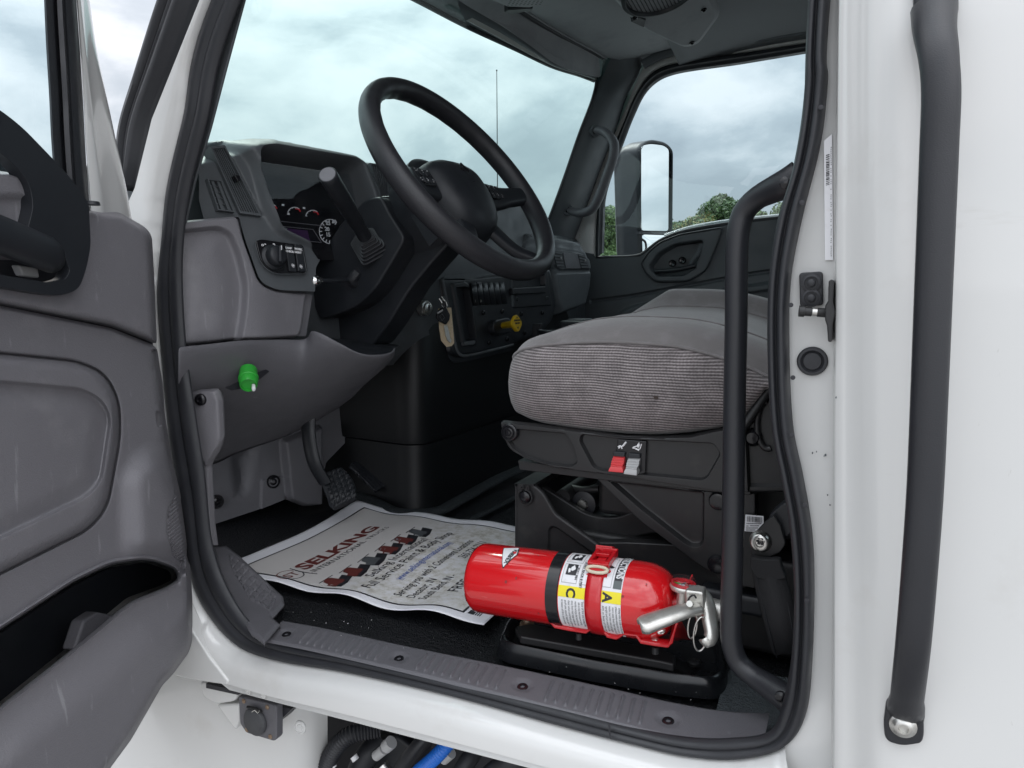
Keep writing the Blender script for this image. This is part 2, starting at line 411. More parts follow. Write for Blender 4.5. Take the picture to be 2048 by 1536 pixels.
M_RIDGE = mat('floor_mat_ridge', (0.016, 0.021, 0.024), 0.6, bump=([(420, 1), (150, 1)], 1.0, 0.004))
M_SEATTOP = mat('grey_velour', (0.165, 0.152, 0.150), 0.85, bump=([(800, 1), (90, .8)], 0.35, 0.0015), sheen=0.5, var=(30, (0.215, 0.20, 0.20), .5, .68))
M_TAG = mat('cream_key_tag', (0.58, 0.47, 0.32), 0.6, var=(150, (0.40, 0.31, 0.2), .5, .7))
def mat_weave(name):
    m = bpy.data.materials.new(name); m.use_nodes = True; t = m.node_tree; b = t.nodes['Principled BSDF']
    co = t.nodes.new('ShaderNodeTexCoord'); s = t.nodes.new('ShaderNodeSeparateXYZ'); t.links.new(co.outputs['Object'], s.inputs[0])
    u = math_node(t, 'SUBTRACT', s.outputs[0], math_node(t, 'MULTIPLY', s.outputs[1], 1.0))
    c = t.nodes.new('ShaderNodeCombineXYZ'); t.links.new(u, c.inputs[0]); t.links.new(s.outputs[2], c.inputs[1])
    wob = t.nodes.new('ShaderNodeTexNoise'); wob.inputs['Scale'].default_value = 9; t.links.new(co.outputs['Object'], wob.inputs[0])
    fine = t.nodes.new('ShaderNodeTexNoise'); fine.inputs['Scale'].default_value = 1.0; fine.inputs['Detail'].default_value = 1.5
    fm = t.nodes.new('ShaderNodeMapping'); fm.inputs['Scale'].default_value = (330, 330, 520); t.links.new(co.outputs['Object'], fm.inputs[0]); t.links.new(fm.outputs[0], fine.inputs[0])
    v = math_node(t, 'ADD', s.outputs[2], math_node(t, 'MULTIPLY', wob.outputs[0], 0.012))
    row = math_node(t, 'DIVIDE', v, 0.0037)
    rib = math_node(t, 'MULTIPLY_ADD', math_node(t, 'SINE', math_node(t, 'MULTIPLY', row, 2 * PI)), .5); t.nodes[-1].inputs[2].default_value = .5
    rib = t.nodes[-1].outputs[0]
    ph = math_node(t, 'MULTIPLY', math_node(t, 'FLOOR', math_node(t, 'ADD', row, .25)), 2.4)
    tick = math_node(t, 'SINE', math_node(t, 'ADD', math_node(t, 'MULTIPLY', u, 2 * PI / 0.0042), ph))
    val = math_node(t, 'ADD', math_node(t, 'MULTIPLY', rib, .60), math_node(t, 'ADD', math_node(t, 'MULTIPLY', tick, .05), math_node(t, 'MULTIPLY', fine.outputs[0], .46)))
    brc = ramp_node(t, val, [(.18, (.052, .043, .043)), (.52, (.150, .130, .130)), (.82, (.30, .268, .266)), (1.0, (.40, .365, .36))], 'LINEAR')
    n = t.nodes.new('ShaderNodeTexNoise'); n.inputs['Scale'].default_value = 38; n.inputs['Detail'].default_value = 5; t.links.new(co.outputs['Object'], n.inputs[0])
    mr = t.nodes.new('ShaderNodeMapRange'); mr.inputs[1].default_value = .35; mr.inputs[2].default_value = .7; mr.inputs[3].default_value = .8; mr.inputs[4].default_value = 1.2; t.links.new(n.outputs[0], mr.inputs[0])
    mx = t.nodes.new('ShaderNodeVectorMath'); mx.operation = 'SCALE'; t.links.new(brc, mx.inputs[0]); t.links.new(mr.outputs[0], mx.inputs['Scale'])
    t.links.new(mx.outputs[0], b.inputs['Base Color']); b.inputs['Roughness'].default_value = 0.9; b.inputs['Sheen Weight'].default_value = 0.3
    bp = t.nodes.new('ShaderNodeBump'); bp.inputs['Strength'].default_value = 0.5; bp.inputs['Distance'].default_value = 0.001
    t.links.new(val, bp.inputs['Height']); t.links.new(bp.outputs[0], b.inputs['Normal'])
    return m
M_WEAVE = mat_weave('grey_woven_seat_cloth')
def mat_glass(name, tint, refl=1.0):
    m = bpy.data.materials.new(name); m.use_nodes = True; t = m.node_tree; t.nodes.remove(t.nodes['Principled BSDF'])
    tr = t.nodes.new('ShaderNodeBsdfTransparent'); tr.inputs[0].default_value = (*tint, 1)
    gl = t.nodes.new('ShaderNodeBsdfGlossy'); gl.inputs['Roughness'].default_value = 0.0; gl.inputs[0].default_value = (refl, refl, refl, 1)
    lw = t.nodes.new('ShaderNodeLayerWeight'); lw.inputs[0].default_value = 0.5
    sch = math_node(t, 'MULTIPLY', math_node(t, 'POWER', lw.outputs['Facing'], 5.0), 0.9)
    fac = math_node(t, 'ADD', sch, 0.035)
    mx = t.nodes.new('ShaderNodeMixShader'); t.links.new(fac, mx.inputs[0]); t.links.new(tr.outputs[0], mx.inputs[1]); t.links.new(gl.outputs[0], mx.inputs[2])
    t.links.new(mx.outputs[0], t.nodes['Material Output'].inputs[0])
    return m
M_WSHIELD = mat_glass('tinted_windshield_glass', (0.735, 0.915, 0.885))
M_SIDEGLASS = mat_glass('tinted_side_glass', (0.78, 0.90, 0.92))
M_LENS = mat_glass('clear_plastic_lens', (0.86, 0.88, 0.90))
M_MIRROR = mat('mirror_glass', (0.9, 0.92, 0.92), 0.02, 1.0)
# ================================================================== THE GROUND
def ground():
    m = mat('concrete_yard', (0.30, 0.29, 0.28), 0.85, bump=(30, 0.3, 0.01), var=(0.6, (0.22, 0.215, 0.21), .4, .65))
    o = MB().poly([(-900, -900, 0), (900, -900, 0), (900, 900, 0), (-900, 900, 0)]).build('ground', m, None, smooth=None)
    o['kind'] = 'structure'
ground()

# ================================================================== THE TRUCK: shell
TRUCK = thing('truck', 'white heavy truck seen into its cab through the wide open driver door', 'truck', (-0.45, 1.0, 0.0))
SKIN_Y = -0.055
def sgn_bolt(parent, o, n, r, m=None, name='screw', h=0.35, star=True):
    """a domed screw head with a recessed star"""
    o = V(o); n = V(n).normalized()
    b = MB()
    b.lathe([(r * 1.0, -.0005), (r * 1.0, r * h * .4), (r * .86, r * h * .85), (r * .5, r * h), (r * .42, r * h * 1.0), (r * .36, r * h * .2), (0, r * h * .15)], o, n, 20)
    return b.build(name, m or M_GLOSSBLK, parent, smooth=40)
# pairs: outer edge / inner edge of the door seal, as the opening's outline in the plane y = 0
SEAL = [((427, 0), (478, 0)), ((369, 239), (410, 245)), ((337, 376), (380, 362)), ((327, 474), (366, 445)), ((318, 585), (360, 548)), ((325, 696), (368, 696)), ((342, 881), (387, 830)), ((370, 1043), (405, 950)), ((385, 1154), (420, 1085)), ((414, 1221), (450, 1175)), ((473, 1287), (500, 1250)), ((554, 1319), (560, 1283)), ((708, 1345), (690, 1312)), ((913, 1391), (890, 1360)), ((1118, 1447), (1100, 1413)), ((1271, 1486), (1260, 1455)), ((1374, 1509), (1370, 1478)), ((1480, 1515), (1465, 1480)), ((1570, 1490), (1538, 1466)), ((1612, 1425), (1566, 1405)), ((1625, 1300), (1581, 1310)), ((1628, 1150), (1585, 1180)), ((1622, 1050), (1576, 1050)), ((1605, 950), (1560, 960)), ((1585, 850), (1540, 850)), ((1578, 700), (1532, 700)), ((1581, 560), (1535, 560)), ((1605, 430), (1552, 440)), ((1640, 290), (1582, 340)), ((1655, 160), (1604, 200)), ((1660, 0), (1613, 0))]
SO = [U(*a, y=0) for a, b in SEAL]; SI = [U(*b, y=0) for a, b in SEAL]
SO += [V((-0.02, 0, 2.30)), V((-0.06, 0, 2.47)), V((-0.16, 0, 2.52)), V((-0.34, 0, 2.50)), V((-0.50, 0, 2.36))]
SI += [V((-0.055, 0, 2.28)), V((-0.095, 0, 2.44)), V((-0.18, 0, 2.48)), V((-0.33, 0, 2.46)), V((-0.46, 0, 2.34))]
NS = 300
SOc = catmull(SO, NS, True); SIc = catmull(SI, 600, True)
# pair every outer point with its neighbour on the inner edge
def pair(outer, inner, src_o, src_i):
    """inner curve sampled at the same share of each control interval as the outer one"""
    out_o, out_i = [], []
    N = len(src_o)
    Po = np.array([tuple(p) for p in src_o]); Pi = np.array([tuple(p) for p in src_i])
    for j in range(N):
        for k in range(9):
            t = k / 9.0
            def cr(P):
                p0, p1, p2, p3 = P[(j - 1) % N], P[j], P[(j + 1) % N], P[(j + 2) % N]
                return 0.5 * ((2 * p1) + (-p0 + p2) * t + (2 * p0 - 5 * p1 + 4 * p2 - p3) * t * t + (-p0 + 3 * p1 - 3 * p2 + p3) * t ** 3)
            out_o.append(cr(Po)); out_i.append(cr(Pi))
    return out_o, out_i
SOp, SIp = pair(None, None, SO, SI)
def seal():
    prof = [(-0.02, 0.004), (0.0, -0.004), (0.05, -0.012), (0.16, -0.018), (0.30, -0.020), (0.42, -0.016), (0.50, -0.007), (0.54, -0.006), (0.58, -0.011), (0.70, -0.014), (0.84, -0.011), (0.92, -0.004), (0.97, 0.010), (1.0, 0.030), (0.98, 0.045)]
    rows = []
    for t, y in prof:
        r = []
        for o, i in zip(SOp, SIp):
            f = float(sstep(np.array([(o[0] + .22) / .16]))[0] * sstep(np.array([(o[2] - 1.20) / .10]))[0])          # 1 on the rear post, 0 elsewhere
            yy = y * (f + (1 - f) * (.42 if y < 0 else .12)); r.append(V(o + (i - o) * t) + V((0, yy, 0)))
        rows.append(r)
    o = MB().loft(rows, closed=True).build('door_seal', M_RUBBER, TRUCK, smooth=180)
    # small drain holes along the rear flange and the vulcanised joint in the sill run
    for u, v in [(1650, 215), (1612, 405), (1590, 610), (1594, 755), (1592, 870), (1618, 1010), (1622, 1200)]:
        MB().lathe([(0.0022, 0), (0.0022, 0.0012), (0.0005, 0.0014)], U(u - 8, v, y=-0.021), (0, -1, 0), 10).build('drain_hole', M_INK, o)
    j = [U(u, v, y=-0.0125) for u, v in [(1221, 1475), (1219, 1446)]]
    MB().tube([j[0], j[0].lerp(j[1], .5) + V((0, -.002, 0)), j[1]], .0012, 6).build('seal_joint', M_INK, o)
    return o
seal()
def door_frame():
    """white paint round the door opening: rolled edge at the seal, sill face, flange, A-post"""
    N = len(SOp)
    body = []
    left = {0: (402, 0), 1: (306, 239), 2: (272, 376), 3: (236, 455), 4: (288, 585), 5: (296, 696), 6: (320, 881), 7: (349, 1043), 8: (364, 1154), 9: (385, 1330), 10: (452, 1384), 11: (545, 1409), 12: (700, 1449), 13: (905, 1503), 14: (1110, 1557), 15: (1262, 1597), 16: (1366, 1624), 17: (1490, 1657), 18: (1640, 1690)}
    rows = {k: [] for k in range(7)}
    ctrl = []
    for i in range(0, 19): ctrl.append(U(*left[i], y=-0.03 if i >= 9 else -0.012))
    src = SO[:19]
    o_, b_ = [], []
    Po = np.array([tuple(p) for p in src]); Pb = np.array([tuple(p) for p in ctrl])
    Pb = np.vstack([[(-.60, -.012, 2.36)], Pb])
    T = np.linspace(-1, 18, 210)
    def samp(P): return np.stack([np.interp(T, np.arange(-1, 19), P[:, k]) for k in range(3)], 1)
    idx = [j * 9 for j in range(19)]
    Ofine = np.array([SOp[min(int(round(t * 9)), 18 * 9) % len(SOp)] for t in T])
    B = catmull(ctrl, 400); 
    Bs = samp(Pb)
    R = []
    for t, y in [(0.0, 0.004), (0.02, -0.006), (0.07, -0.016), (0.14, -0.0235), (0.24, -0.0285), (0.45, -0.0305), (0.755, -0.031), (0.785, -0.027), (0.80, -0.0215), (0.985, -0.0225), (1.0, -0.024), (1.0, -0.004)]:
        row = []
        for k, (o, b) in enumerate(zip(Ofine, Bs)):
            s = min(1, max(0, (T[k] - 7.5) / 2))          # 0 at the post, 1 at the sill
            yy = y * s + (1 - s) * (0.004 if t == 0 else -0.012 * min(1, t / 0.25) - (0.0 if t < .3 else .002))
            p = V(o + (b - o) * t); p.y = yy; row.append(p)
        R.append(row)
    o = MB().loft(R).build('door_frame', M_WHITE, TRUCK, smooth=60)
    # lower corner fin in front of the sill, with the slot under it
    fin = [(360, 1205), (388, 1268), (420, 1318), (455, 1362), (454, 1371), (400, 1363), (340, 1350), (330, 1250)]
    MB().prism([U(u, v, y=-0.034) for u, v in fin], (0, 0.02, 0)).build('sill_corner_fin', M_WHITE, o, bevel=0.003)
    for u, v in [(497, 1383), (527, 1391)]:
        MB().lathe([(0.0045, 0), (0.0045, 0.001), (0.0032, 0.0012), (0.003, 0.0002), (0, 0.0)], U(u, v, y=-0.0265), (0, -1, 0), 16).build('plug', M_JAMB, o)
    return o
DOORFRAME = door_frame()
def rear_side():
    """rear door jamb, stepped corner and the outer skin behind the door"""
    Z = np.linspace(0.70, 2.62, 60)
    so = sorted([(p[2], p[0]) for p in SOp if p[0] > -0.12 and p[2] > 1.2], key=lambda a: a[0])
    so = [(0.6, -.062), (1.12, -.062), (1.17, -.050)] + [a for a in so if a[0] > 1.2]
    zs = np.array([a[0] for a in so]); xs = np.array([a[1] for a in so])
    def xw(z): return float(np.interp(z, zs, xs))
    def col(px, y):                     # px: (u at v=0, u at v=768, u at v=1536)
        pts = [U(px[0], 0, y=y), U(px[1], 768, y=y), U(px[2], 1536, y=y)]
        pts.sort(key=lambda p: p.z); zz = [p.z for p in pts]; xx = [p.x for p in pts]
        return [V((float(np.interp(z, zz, xx)), y, float(z))) for z in Z]
    cols = [[V((xw(z) - 0.004, 0.006, float(z))) for z in Z], [V((xw(z) + 0.004, 0.000, float(z))) for z in Z],
            col((1674, 1664, 1662), -0.003), col((1676, 1667, 1665), -0.006), col((1677, 1669, 1667), -0.022), col((1679, 1672, 1670), -0.026), col((1690, 1688, 1690), -0.028), col((1696, 1696, 1700), -0.030),
            col((1708, 1707, 1715), -0.034), col((1722, 1722, 1728), -0.040), col((1745, 1742, 1746), -0.048), col((1775, 1770, 1770), -0.0535), col((1815, 1810, 1810), SKIN_Y)]
    for x in (0.3, 0.6, 1.0, 1.5): cols.append([V((x, SKIN_Y, float(z))) for z in Z])
    o = MB().loft(cols).build('rear_side_panel', M_WHITE, TRUCK, smooth=70)
    return o
RSIDE = rear_side()
def jamb_bits():
    j = RSIDE
    # twin rubber buffer pad
    pad = [U(u, v, y=-0.001) for u, v in round_poly([(1599, 546), (1646, 543), (1647, 610), (1601, 614)], 8)]
    p = MB().prism(pad, (0, -0.007, 0)).build('buffer_pad', M_RUBBER, TRUCK, bevel=0.0015)
    for v in (566, 596):
        c = U(1623, v, y=-0.008)
        MB().lathe([(0.0085, 0), (0.0082, 0.0022), (0.006, 0.0028), (0.0058, 0.0012), (0.0036, 0.001), (0.0034, 0.006), (0.0022, 0.0068), (0, 0.0068)], c, (0, -1, 0), 24).build('buffer', M_RUBBER, p)
    # round plug
    c = U(1625, 722, y=-0.001)
    MB().lathe([(0.0137, 0), (0.0137, 0.003), (0.0125, 0.0048), (0.0105, 0.0050), (0.0094, 0.0022), (0.0085, 0.0018), (0.0078, 0.0036), (0.0, 0.0042)], c, (0, -1, 0), 36).build('rubber_plug', M_RUBBER, TRUCK, smooth=50)
    # striker: plate on the step edge and a pin reaching forward
    b = MB(); pl = [U(u, v, y=-0.03) for u, v in [(1657, 562), (1664, 558), (1668, 562), (1666, 604), (1670, 625), (1665, 650), (1664, 684), (1656, 684), (1654, 652), (1650, 640), (1650, 612), (1656, 602)]]
    b.prism(pl, (0, 0.030, 0))
    st = b.build('door_striker', M_STEELBLK, TRUCK, bevel=0.0015)
    a, e = U(1655, 626, y=-0.016), U(1598, 622, y=-0.020)
    MB().tube([a, a.lerp(e, .35), a.lerp(e, .36), a.lerp(e, .55), a.lerp(e, .56), a.lerp(e, .8), a.lerp(e, .81), e], [.0042, .0042, .0034, .0034, .0042, .0042, .0052, .0052], 16).build('striker_pin', M_STEELBLK, st, smooth=50)
    MB().tube([a.lerp(e, .37), a.lerp(e, .54)], .0036, 14).build('worn_band', M_METAL, st)
    # certification sticker running up the jamb
    sk = MB().prism([U(u, v, y=-0.0040) for u, v in [(1648, 282), (1664, 268), (1666, 520), (1650, 520)]], (0, -0.0006, 0)).build('certification_sticker', M_LABEL, TRUCK, smooth=None)
    bb = MB(); rnd = random.Random(5)
    v = 310
    while v < 372:
        w = rnd.uniform(0.8, 2.6); bb.poly([U(1652, v, y=-0.0049), U(1659, v - 2, y=-0.0049), U(1659, v - 2 + w, y=-0.0049), U(1652, v + w, y=-0.0049)]); v += w + rnd.uniform(.8, 2.2)
    bb.build('barcode', M_INK, sk, smooth=None)
    bb = MB()
    for k in range(60):
        v = 290 + k * 3.8; uu = 1661.5 + rnd.uniform(-.3, .3); 
        if rnd.random() < .8: bb.poly([U(uu, v, y=-0.0049), U(uu + 1.3, v, y=-0.0049), U(uu + 1.3, v + 2.2, y=-0.0049), U(uu, v + 2.2, y=-0.0049)])
    bb.build('print', M_INK, sk, smooth=None)
    # chips in the jamb paint
    bb = MB()
    for u, v, s in [(1625, 906, 1.6), (1633, 903, 1.2), (1651, 910, 2.2), (1655, 990, 1.8), (1648, 912, 1.2), (1672, 795, 1.5), (1660, 1010, 1.5)]:
        pts = [U(u + s * math.cos(a) * rnd.uniform(.6, 1.3), v + 1.5 * s * math.sin(a) * rnd.uniform(.6, 1.3), y=-0.0045 if u < 1664 else -0.03) for a in np.linspace(0, 2 * PI, 8)[:-1]]
        MB().poly(pts).build('paint_chip', M_DASH, j, smooth=None)
jamb_bits()
def outside_handle():
    """long black grab handle on the outer skin"""
    Y = SKIN_Y - 0.045
    px = [(1868, 18), (1869, 60), (1877, 110), (1882, 180), (1878, 300), (1866, 600), (1858, 800), (1850, 980), (1838, 1150), (1826, 1290), (1818, 1362), (1812, 1412), (1808, 1436)]
    ys = [SKIN_Y - .010, SKIN_Y - .028, Y + .004, Y, Y, Y, Y, Y, Y, Y + .004, SKIN_Y - .028, SKIN_Y - .010, SKIN_Y + .012]
    pts = [U(u, v, y=y) for (u, v), y in zip(px, ys)]
    path = smooth3(pts, 70)
    d = np.linspace(0, 1, 70); rad = [0.0128 if .1 < t < .93 else 0.0128 * (1 + .25 * (1 - min(min(t, 1 - t) / .1, 1))) for t in d]
    b = MB().tube(path, rad, 20, ell=(1.0, 0.72, (1, 0, 0)))
    h = b.build('outside_grab_handle', M_POWDER, TRUCK, smooth=80)
    foot = [U(u, v, y=SKIN_Y) for u, v in round_poly([(1773, 1388), (1846, 1400), (1847, 1462), (1843, 1478), (1805, 1484), (1770, 1474), (1766, 1440)], 14)]
    MB().prism(foot, (0, -0.008, 0)).build('foot_plate', M_POWDER, h, bevel=0.003)
    foot2 = [U(u, v, y=SKIN_Y) for u, v in round_poly([(1826, 30), (1834, 48), (1912, 44), (1916, 20), (1910, -60), (1824, -60)], 14)]
    MB().prism(foot2, (0, -0.008, 0)).build('foot_plate', M_POWDER, h, bevel=0.003)
    for u, v in ((1806, 1450), (1868, -30)):
        c = U(u, v, y=SKIN_Y - 0.008)
        bolt = MB().lathe([(0.0108, 0), (0.0108, 0.0018), (0.0095, 0.0028), (0.0085, 0.0035), (0.0075, 0.0062), (0.005, 0.0075), (0.0042, 0.0075), (0.0038, 0.004), (0, 0.004)], c, (0, -1, 0), 28).build('bolt', M_METAL, h, smooth=50)
outside_handle()
def shell():
    """roof skin, rear wall, far side and firewall that close the cab"""
    b = MB()
    b.box((-0.05, 1.0, 2.66), (2.0, 2.12, 0.05)); b.build('roof_skin', M_WHITE, TRUCK, bevel=0.02)
    w = MB().box((0.92, 1.0, 1.43), (0.05, 2.06, 0.74)).box((0.92, 1.0, 2.52), (0.05, 2.06, 0.24)).box((0.92, 0.17, 2.10), (0.05, 0.40, 0.60)).box((0.92, 1.83, 2.10), (0.05, 0.40, 0.60)).build('rear_wall', M_LINER, TRUCK)
    MB().poly([(0.925, 0.36, 1.79), (0.925, 1.64, 1.79), (0.925, 1.64, 2.41), (0.925, 0.36, 2.41)]).build('rear_window', M_SIDEGLASS, w, smooth=None)
    MB().box((-1.50, 1.0, 1.45), (0.05, 2.06, 0.90)).build('firewall', M_BLACK, TRUCK)
    # inner rear quarter behind the door opening
    MB().box((0.46, 0.045, 1.86), (0.86, 0.06, 1.52)).build('rear_quarter_trim', M_GREY2, TRUCK, bevel=0.006)
    # outer header over the door opening and the A-pillar top
    MB().box((-0.25, 0.01, 2.58), (1.0, 0.06, 0.10)).build('door_header', M_WHITE, TRUCK, bevel=0.008)
    # far side below the window line and behind the far door
    MB().box((0.40, 2.02, 1.80), (0.98, 0.05, 1.70)).build('far_side_panel', M_WHITE, TRUCK, bevel=0.01)
    MB().box((-0.70, 2.02, 1.32), (1.60, 0.05, 0.74)).build('far_side_panel', M_WHITE, TRUCK, bevel=0.01)
    # bonnet in front of the windscreen, below the dash line
    MB().prism([(-1.55, 0.1, 1.62), (-3.2, 0.35, 1.50), (-3.2, 0.35, 0.8), (-1.55, 0.0, 0.8)], (0, 1.75, 0)).build('bonnet', M_WHITE, TRUCK, bevel=0.05, bseg=4)
    # chassis and tyre mass below
    MB().box((0.6, 1.0, 0.78), (4.0, 0.9, 0.25)).build('chassis_frame', M_STEELBLK, TRUCK)
shell()
def floor():
    px = None
    zf = 1.130
    xs = np.linspace(-1.45, 0.90, 60); ys = np.linspace(0.02, 1.95, 50)
    rnd = np.random.RandomState(4); ph = rnd.rand(6) * 6
    rows = [[V((x, y, zf + 0.0015 * math.sin(9 * x + ph[0]) * math.sin(11 * y + ph[1]) + 0.001 * math.sin(31 * x + 17 * y))) for x in xs] for y in ys]
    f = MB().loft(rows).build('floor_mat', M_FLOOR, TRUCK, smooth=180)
    # raised moulded ridge of the mat between the footwell and the tunnel
    path = smooth3([U(1046, 936, z=1.155), U(1000, 956, z=1.155), U(920, 1000, z=1.152), U(870, 1024, z=1.15), U(800, 1026, z=1.15), U(745, 1003, z=1.15), U(700, 985, z=1.15)], 40)
    MB().tube(path, 0.016, 12, ell=(0.6, 1.2, (0, 0, 1))).build('mat_ridge', M_RIDGE, f, smooth=80)
    path = smooth3([U(1046, 985, z=1.148), U(1000, 1010, z=1.148), U(920, 1050, z=1.146)], 20)
    MB().tube(path, 0.008, 10, ell=(0.6, 1.2, (0, 0, 1))).build('mat_ridge', M_RIDGE, f, smooth=80)
    MB().loft([[V((x, y, 1.146 + .004 * math.sin(x * 40) * math.sin(y * 50))) for x in np.linspace(-.125, .5, 30)] for y in np.linspace(.035, .21, 14)]).build('rear_floor_carpet', M_CARPET, f, smooth=180)
    # a thin cable lying on the mat by the seat riser
    path = smooth3([U(1032, 1052, z=1.146), U(1015, 1068, z=1.146), U(1003, 1080, z=1.146)], 12)
    MB().tube(path, 0.0015, 6).build('loose_wire', M_LINER, f)
    MB().box((-0.3, 1.12, 1.08), (2.4, 1.64, 0.10)).build('floor_pan', M_STEELBLK, f)
floor()
def scuff():
    """ribbed sill plate"""
    out_px = [(528, 1280), (605, 1295), (810, 1342), (1015, 1393), (1220, 1445), (1370, 1479), (1465, 1484), (1530, 1470)]
    in_px = [(566, 1240), (640, 1253), (810, 1290), (1015, 1331), (1220, 1374), (1345, 1402), (1450, 1420), (1540, 1425)]
    A = catmull([U(u, v, y=-.008 + .012 * i / 7) for i, (u, v) in enumerate(out_px)], 200); B = catmull([U(u, v, y=.046 + .026 * i / 7) for i, (u, v) in enumerate(in_px)], 200)
    screws = [(575, 1270), (800, 1315), (1048, 1368), (1339, 1430)]
    S3 = [U(u, v, y=.020 + .017 * i / 3) for i, (u, v) in enumerate(screws)]
    def at(s, t):
        k = np.clip(s / 1000, 0, 1) * 199; i = int(min(k, 198)); f = k - i
        a = A[i] * (1 - f) + A[i + 1] * f; c = B[i] * (1 - f) + B[i + 1] * f
        return a * (1 - t / 100) + c * (t / 100)
    ss = []
    for p in S3: ss.append(min(range(0, 1001, 4), key=lambda s: min((V(at(s, t)) - p).length for t in (30, 50, 70))))
    L = sum(np.linalg.norm(A[i + 1] - A[i]) for i in range(199))
    def height(P):
        s, t = P[:, 0], P[:, 1]; h = np.zeros(len(P))
        for a, b in zip(ss[:-1], ss[1:]):
            lo, hi = a + 42, b - 34; n = int((hi - lo) * L / 1000 / 0.0125)
            w = (hi - lo) / max(n, 1); k = ((s - lo) / w) % 1.0
            rib = np.where((s > lo) & (s < hi), sstep(1 - np.abs(k - .5) / .20), 0)
            h += 0.0036 * rib * sstep((t - 12) / 8) * sstep((84 - t) / 6)
        for a in ss: h -= 0.003 * sstep(1.6 - np.hypot((s - a) * L, (t - 46) * .75) / 11)
        h += 0.006 * sstep((t - 86) / 12) * 0
        h -= 0.004 * sstep((6 - t) / 8) + 0.006 * sstep((t - 96) / 6)
        return h
    def to3(s, t):
        p = V(at(s, t)); return p, V((0, -0.15, 1)).normalized()
    outline = round_poly([(0, 0), (1000, 0), (1000, 100), (0, 100)], [14, 40, 4, 14])
    # fine lattice along the plate so the ribs stay crisp
    us = np.arange(0, 1000.1, 1.6); ts = np.array([0, 3, 6, 9, 12, 15, 18, 21, 26, 33, 40, 46, 52, 59, 66, 73, 78, 81, 84, 87, 92, 96, 100.])
    G = np.array([(u, t) for t in ts for u in us]); H = height(G)
    vs = []
    for (u, t), h in zip(G, H):
        p, n = to3(u, t); vs.append(p + n * float(h))
    nu = len(us); fs = [(j * nu + i, j * nu + i + 1, (j + 1) * nu + i + 1, (j + 1) * nu + i) for j in range(len(ts) - 1) for i in range(nu - 1)]
    o = make('sill_plate', vs, fs, M_GREY2, TRUCK, smooth=180)
    for a in ss:
        p, n = to3(a, 46); sgn_bolt(o, p - n * 0.0045, n, 0.0075, h=.4)
    # dead-pedal corner moulding with a squared tread, joining the plate to the A-post
    zt = 1.19
    pts = [(425, 1090), (452, 1088), (478, 1108), (566, 1190), (568, 1206), (545, 1232), (560, 1245), (528, 1282), (500, 1262), (470, 1210), (440, 1150)]
    def zz(u, v): return 1.158 + 0.050 * sstep(np.array([(1215 - v) / 150.0]))[0]
    vs = [U(u, v, z=zz(u, v)) for u, v in pts]
    f = relief('footrest_moulding', pts, lambda u, v: (U(u, v, z=zz(u, v)), V((0.1, -.2, 1)).normalized()), lambda P: 0.0024 * np.where(sdist(P, [(455, 1105), (480, 1118), (556, 1192), (540, 1222), (500, 1200), (462, 1140)]) > 2, np.minimum(sstep((np.abs(((P[:, 0] * .8 + P[:, 1] * .75) / 14.0) % 1 - .5)) / .12), sstep((np.abs(((P[:, 0] * .55 - P[:, 1] * .8) / 11.0) % 1 - .5)) / .12)), 0) - 0.004 * sstep((6 - sdist(P, pts)) / 6), M_GREY2, TRUCK, step=1.7, thick=0.006)
scuff()
# ================================================================== A-PILLAR, DASHBOARD, STEERING
def a_pillar():
    # ridged black moulding outside, seen in front of the white pillar
    L = [(506, -520), (391, -200), (319, 0), (275, 140), (240, 262), (238, 330), (249, 380)]; R = [(590, -520), (470, -200), (402, 0), (355, 120), (308, 239), (287, 330), (268, 383)]
    A = catmull([U(u, v, y=-0.008) for u, v in L], 60); B = catmull([U(u, v, y=-0.008) for u, v in R], 60)
    prof = [(0, 0.03), (0, 0), (.06, -.006), (.16, -.008), (.24, -.004), (.27, .002), (.30, -.004), (.38, -.007), (.46, -.004), (.50, -.010), (.62, -.014), (.72, -.012), (.78, -.002), (.86, .0), (.95, .002), (1.0, .008)]
    MB().loft([[V(a + (b - a) * t) + V((0, y, 0)) for a, b in zip(A, B)] for t, y in prof]).build('pillar_moulding', M_RUBBER, TRUCK, smooth=55, solid=.002)
    # dark inner trim of the near pillar
    inn = [(596, -420), (552, -253), (488, 0), (453, 130), (421, 253), (390, 359), (371, 444), (340, 470), (362, 360), (390, 230), (445, 0), (510, -253), (550, -420)]
    MB().prism([U(u, v, y=0.016) for u, v in inn], (0, 0.004, 0)).build('near_pillar_trim', M_DASH, TRUCK, bevel=0.0015, bseg=3)
a_pillar()
DASH = MB()
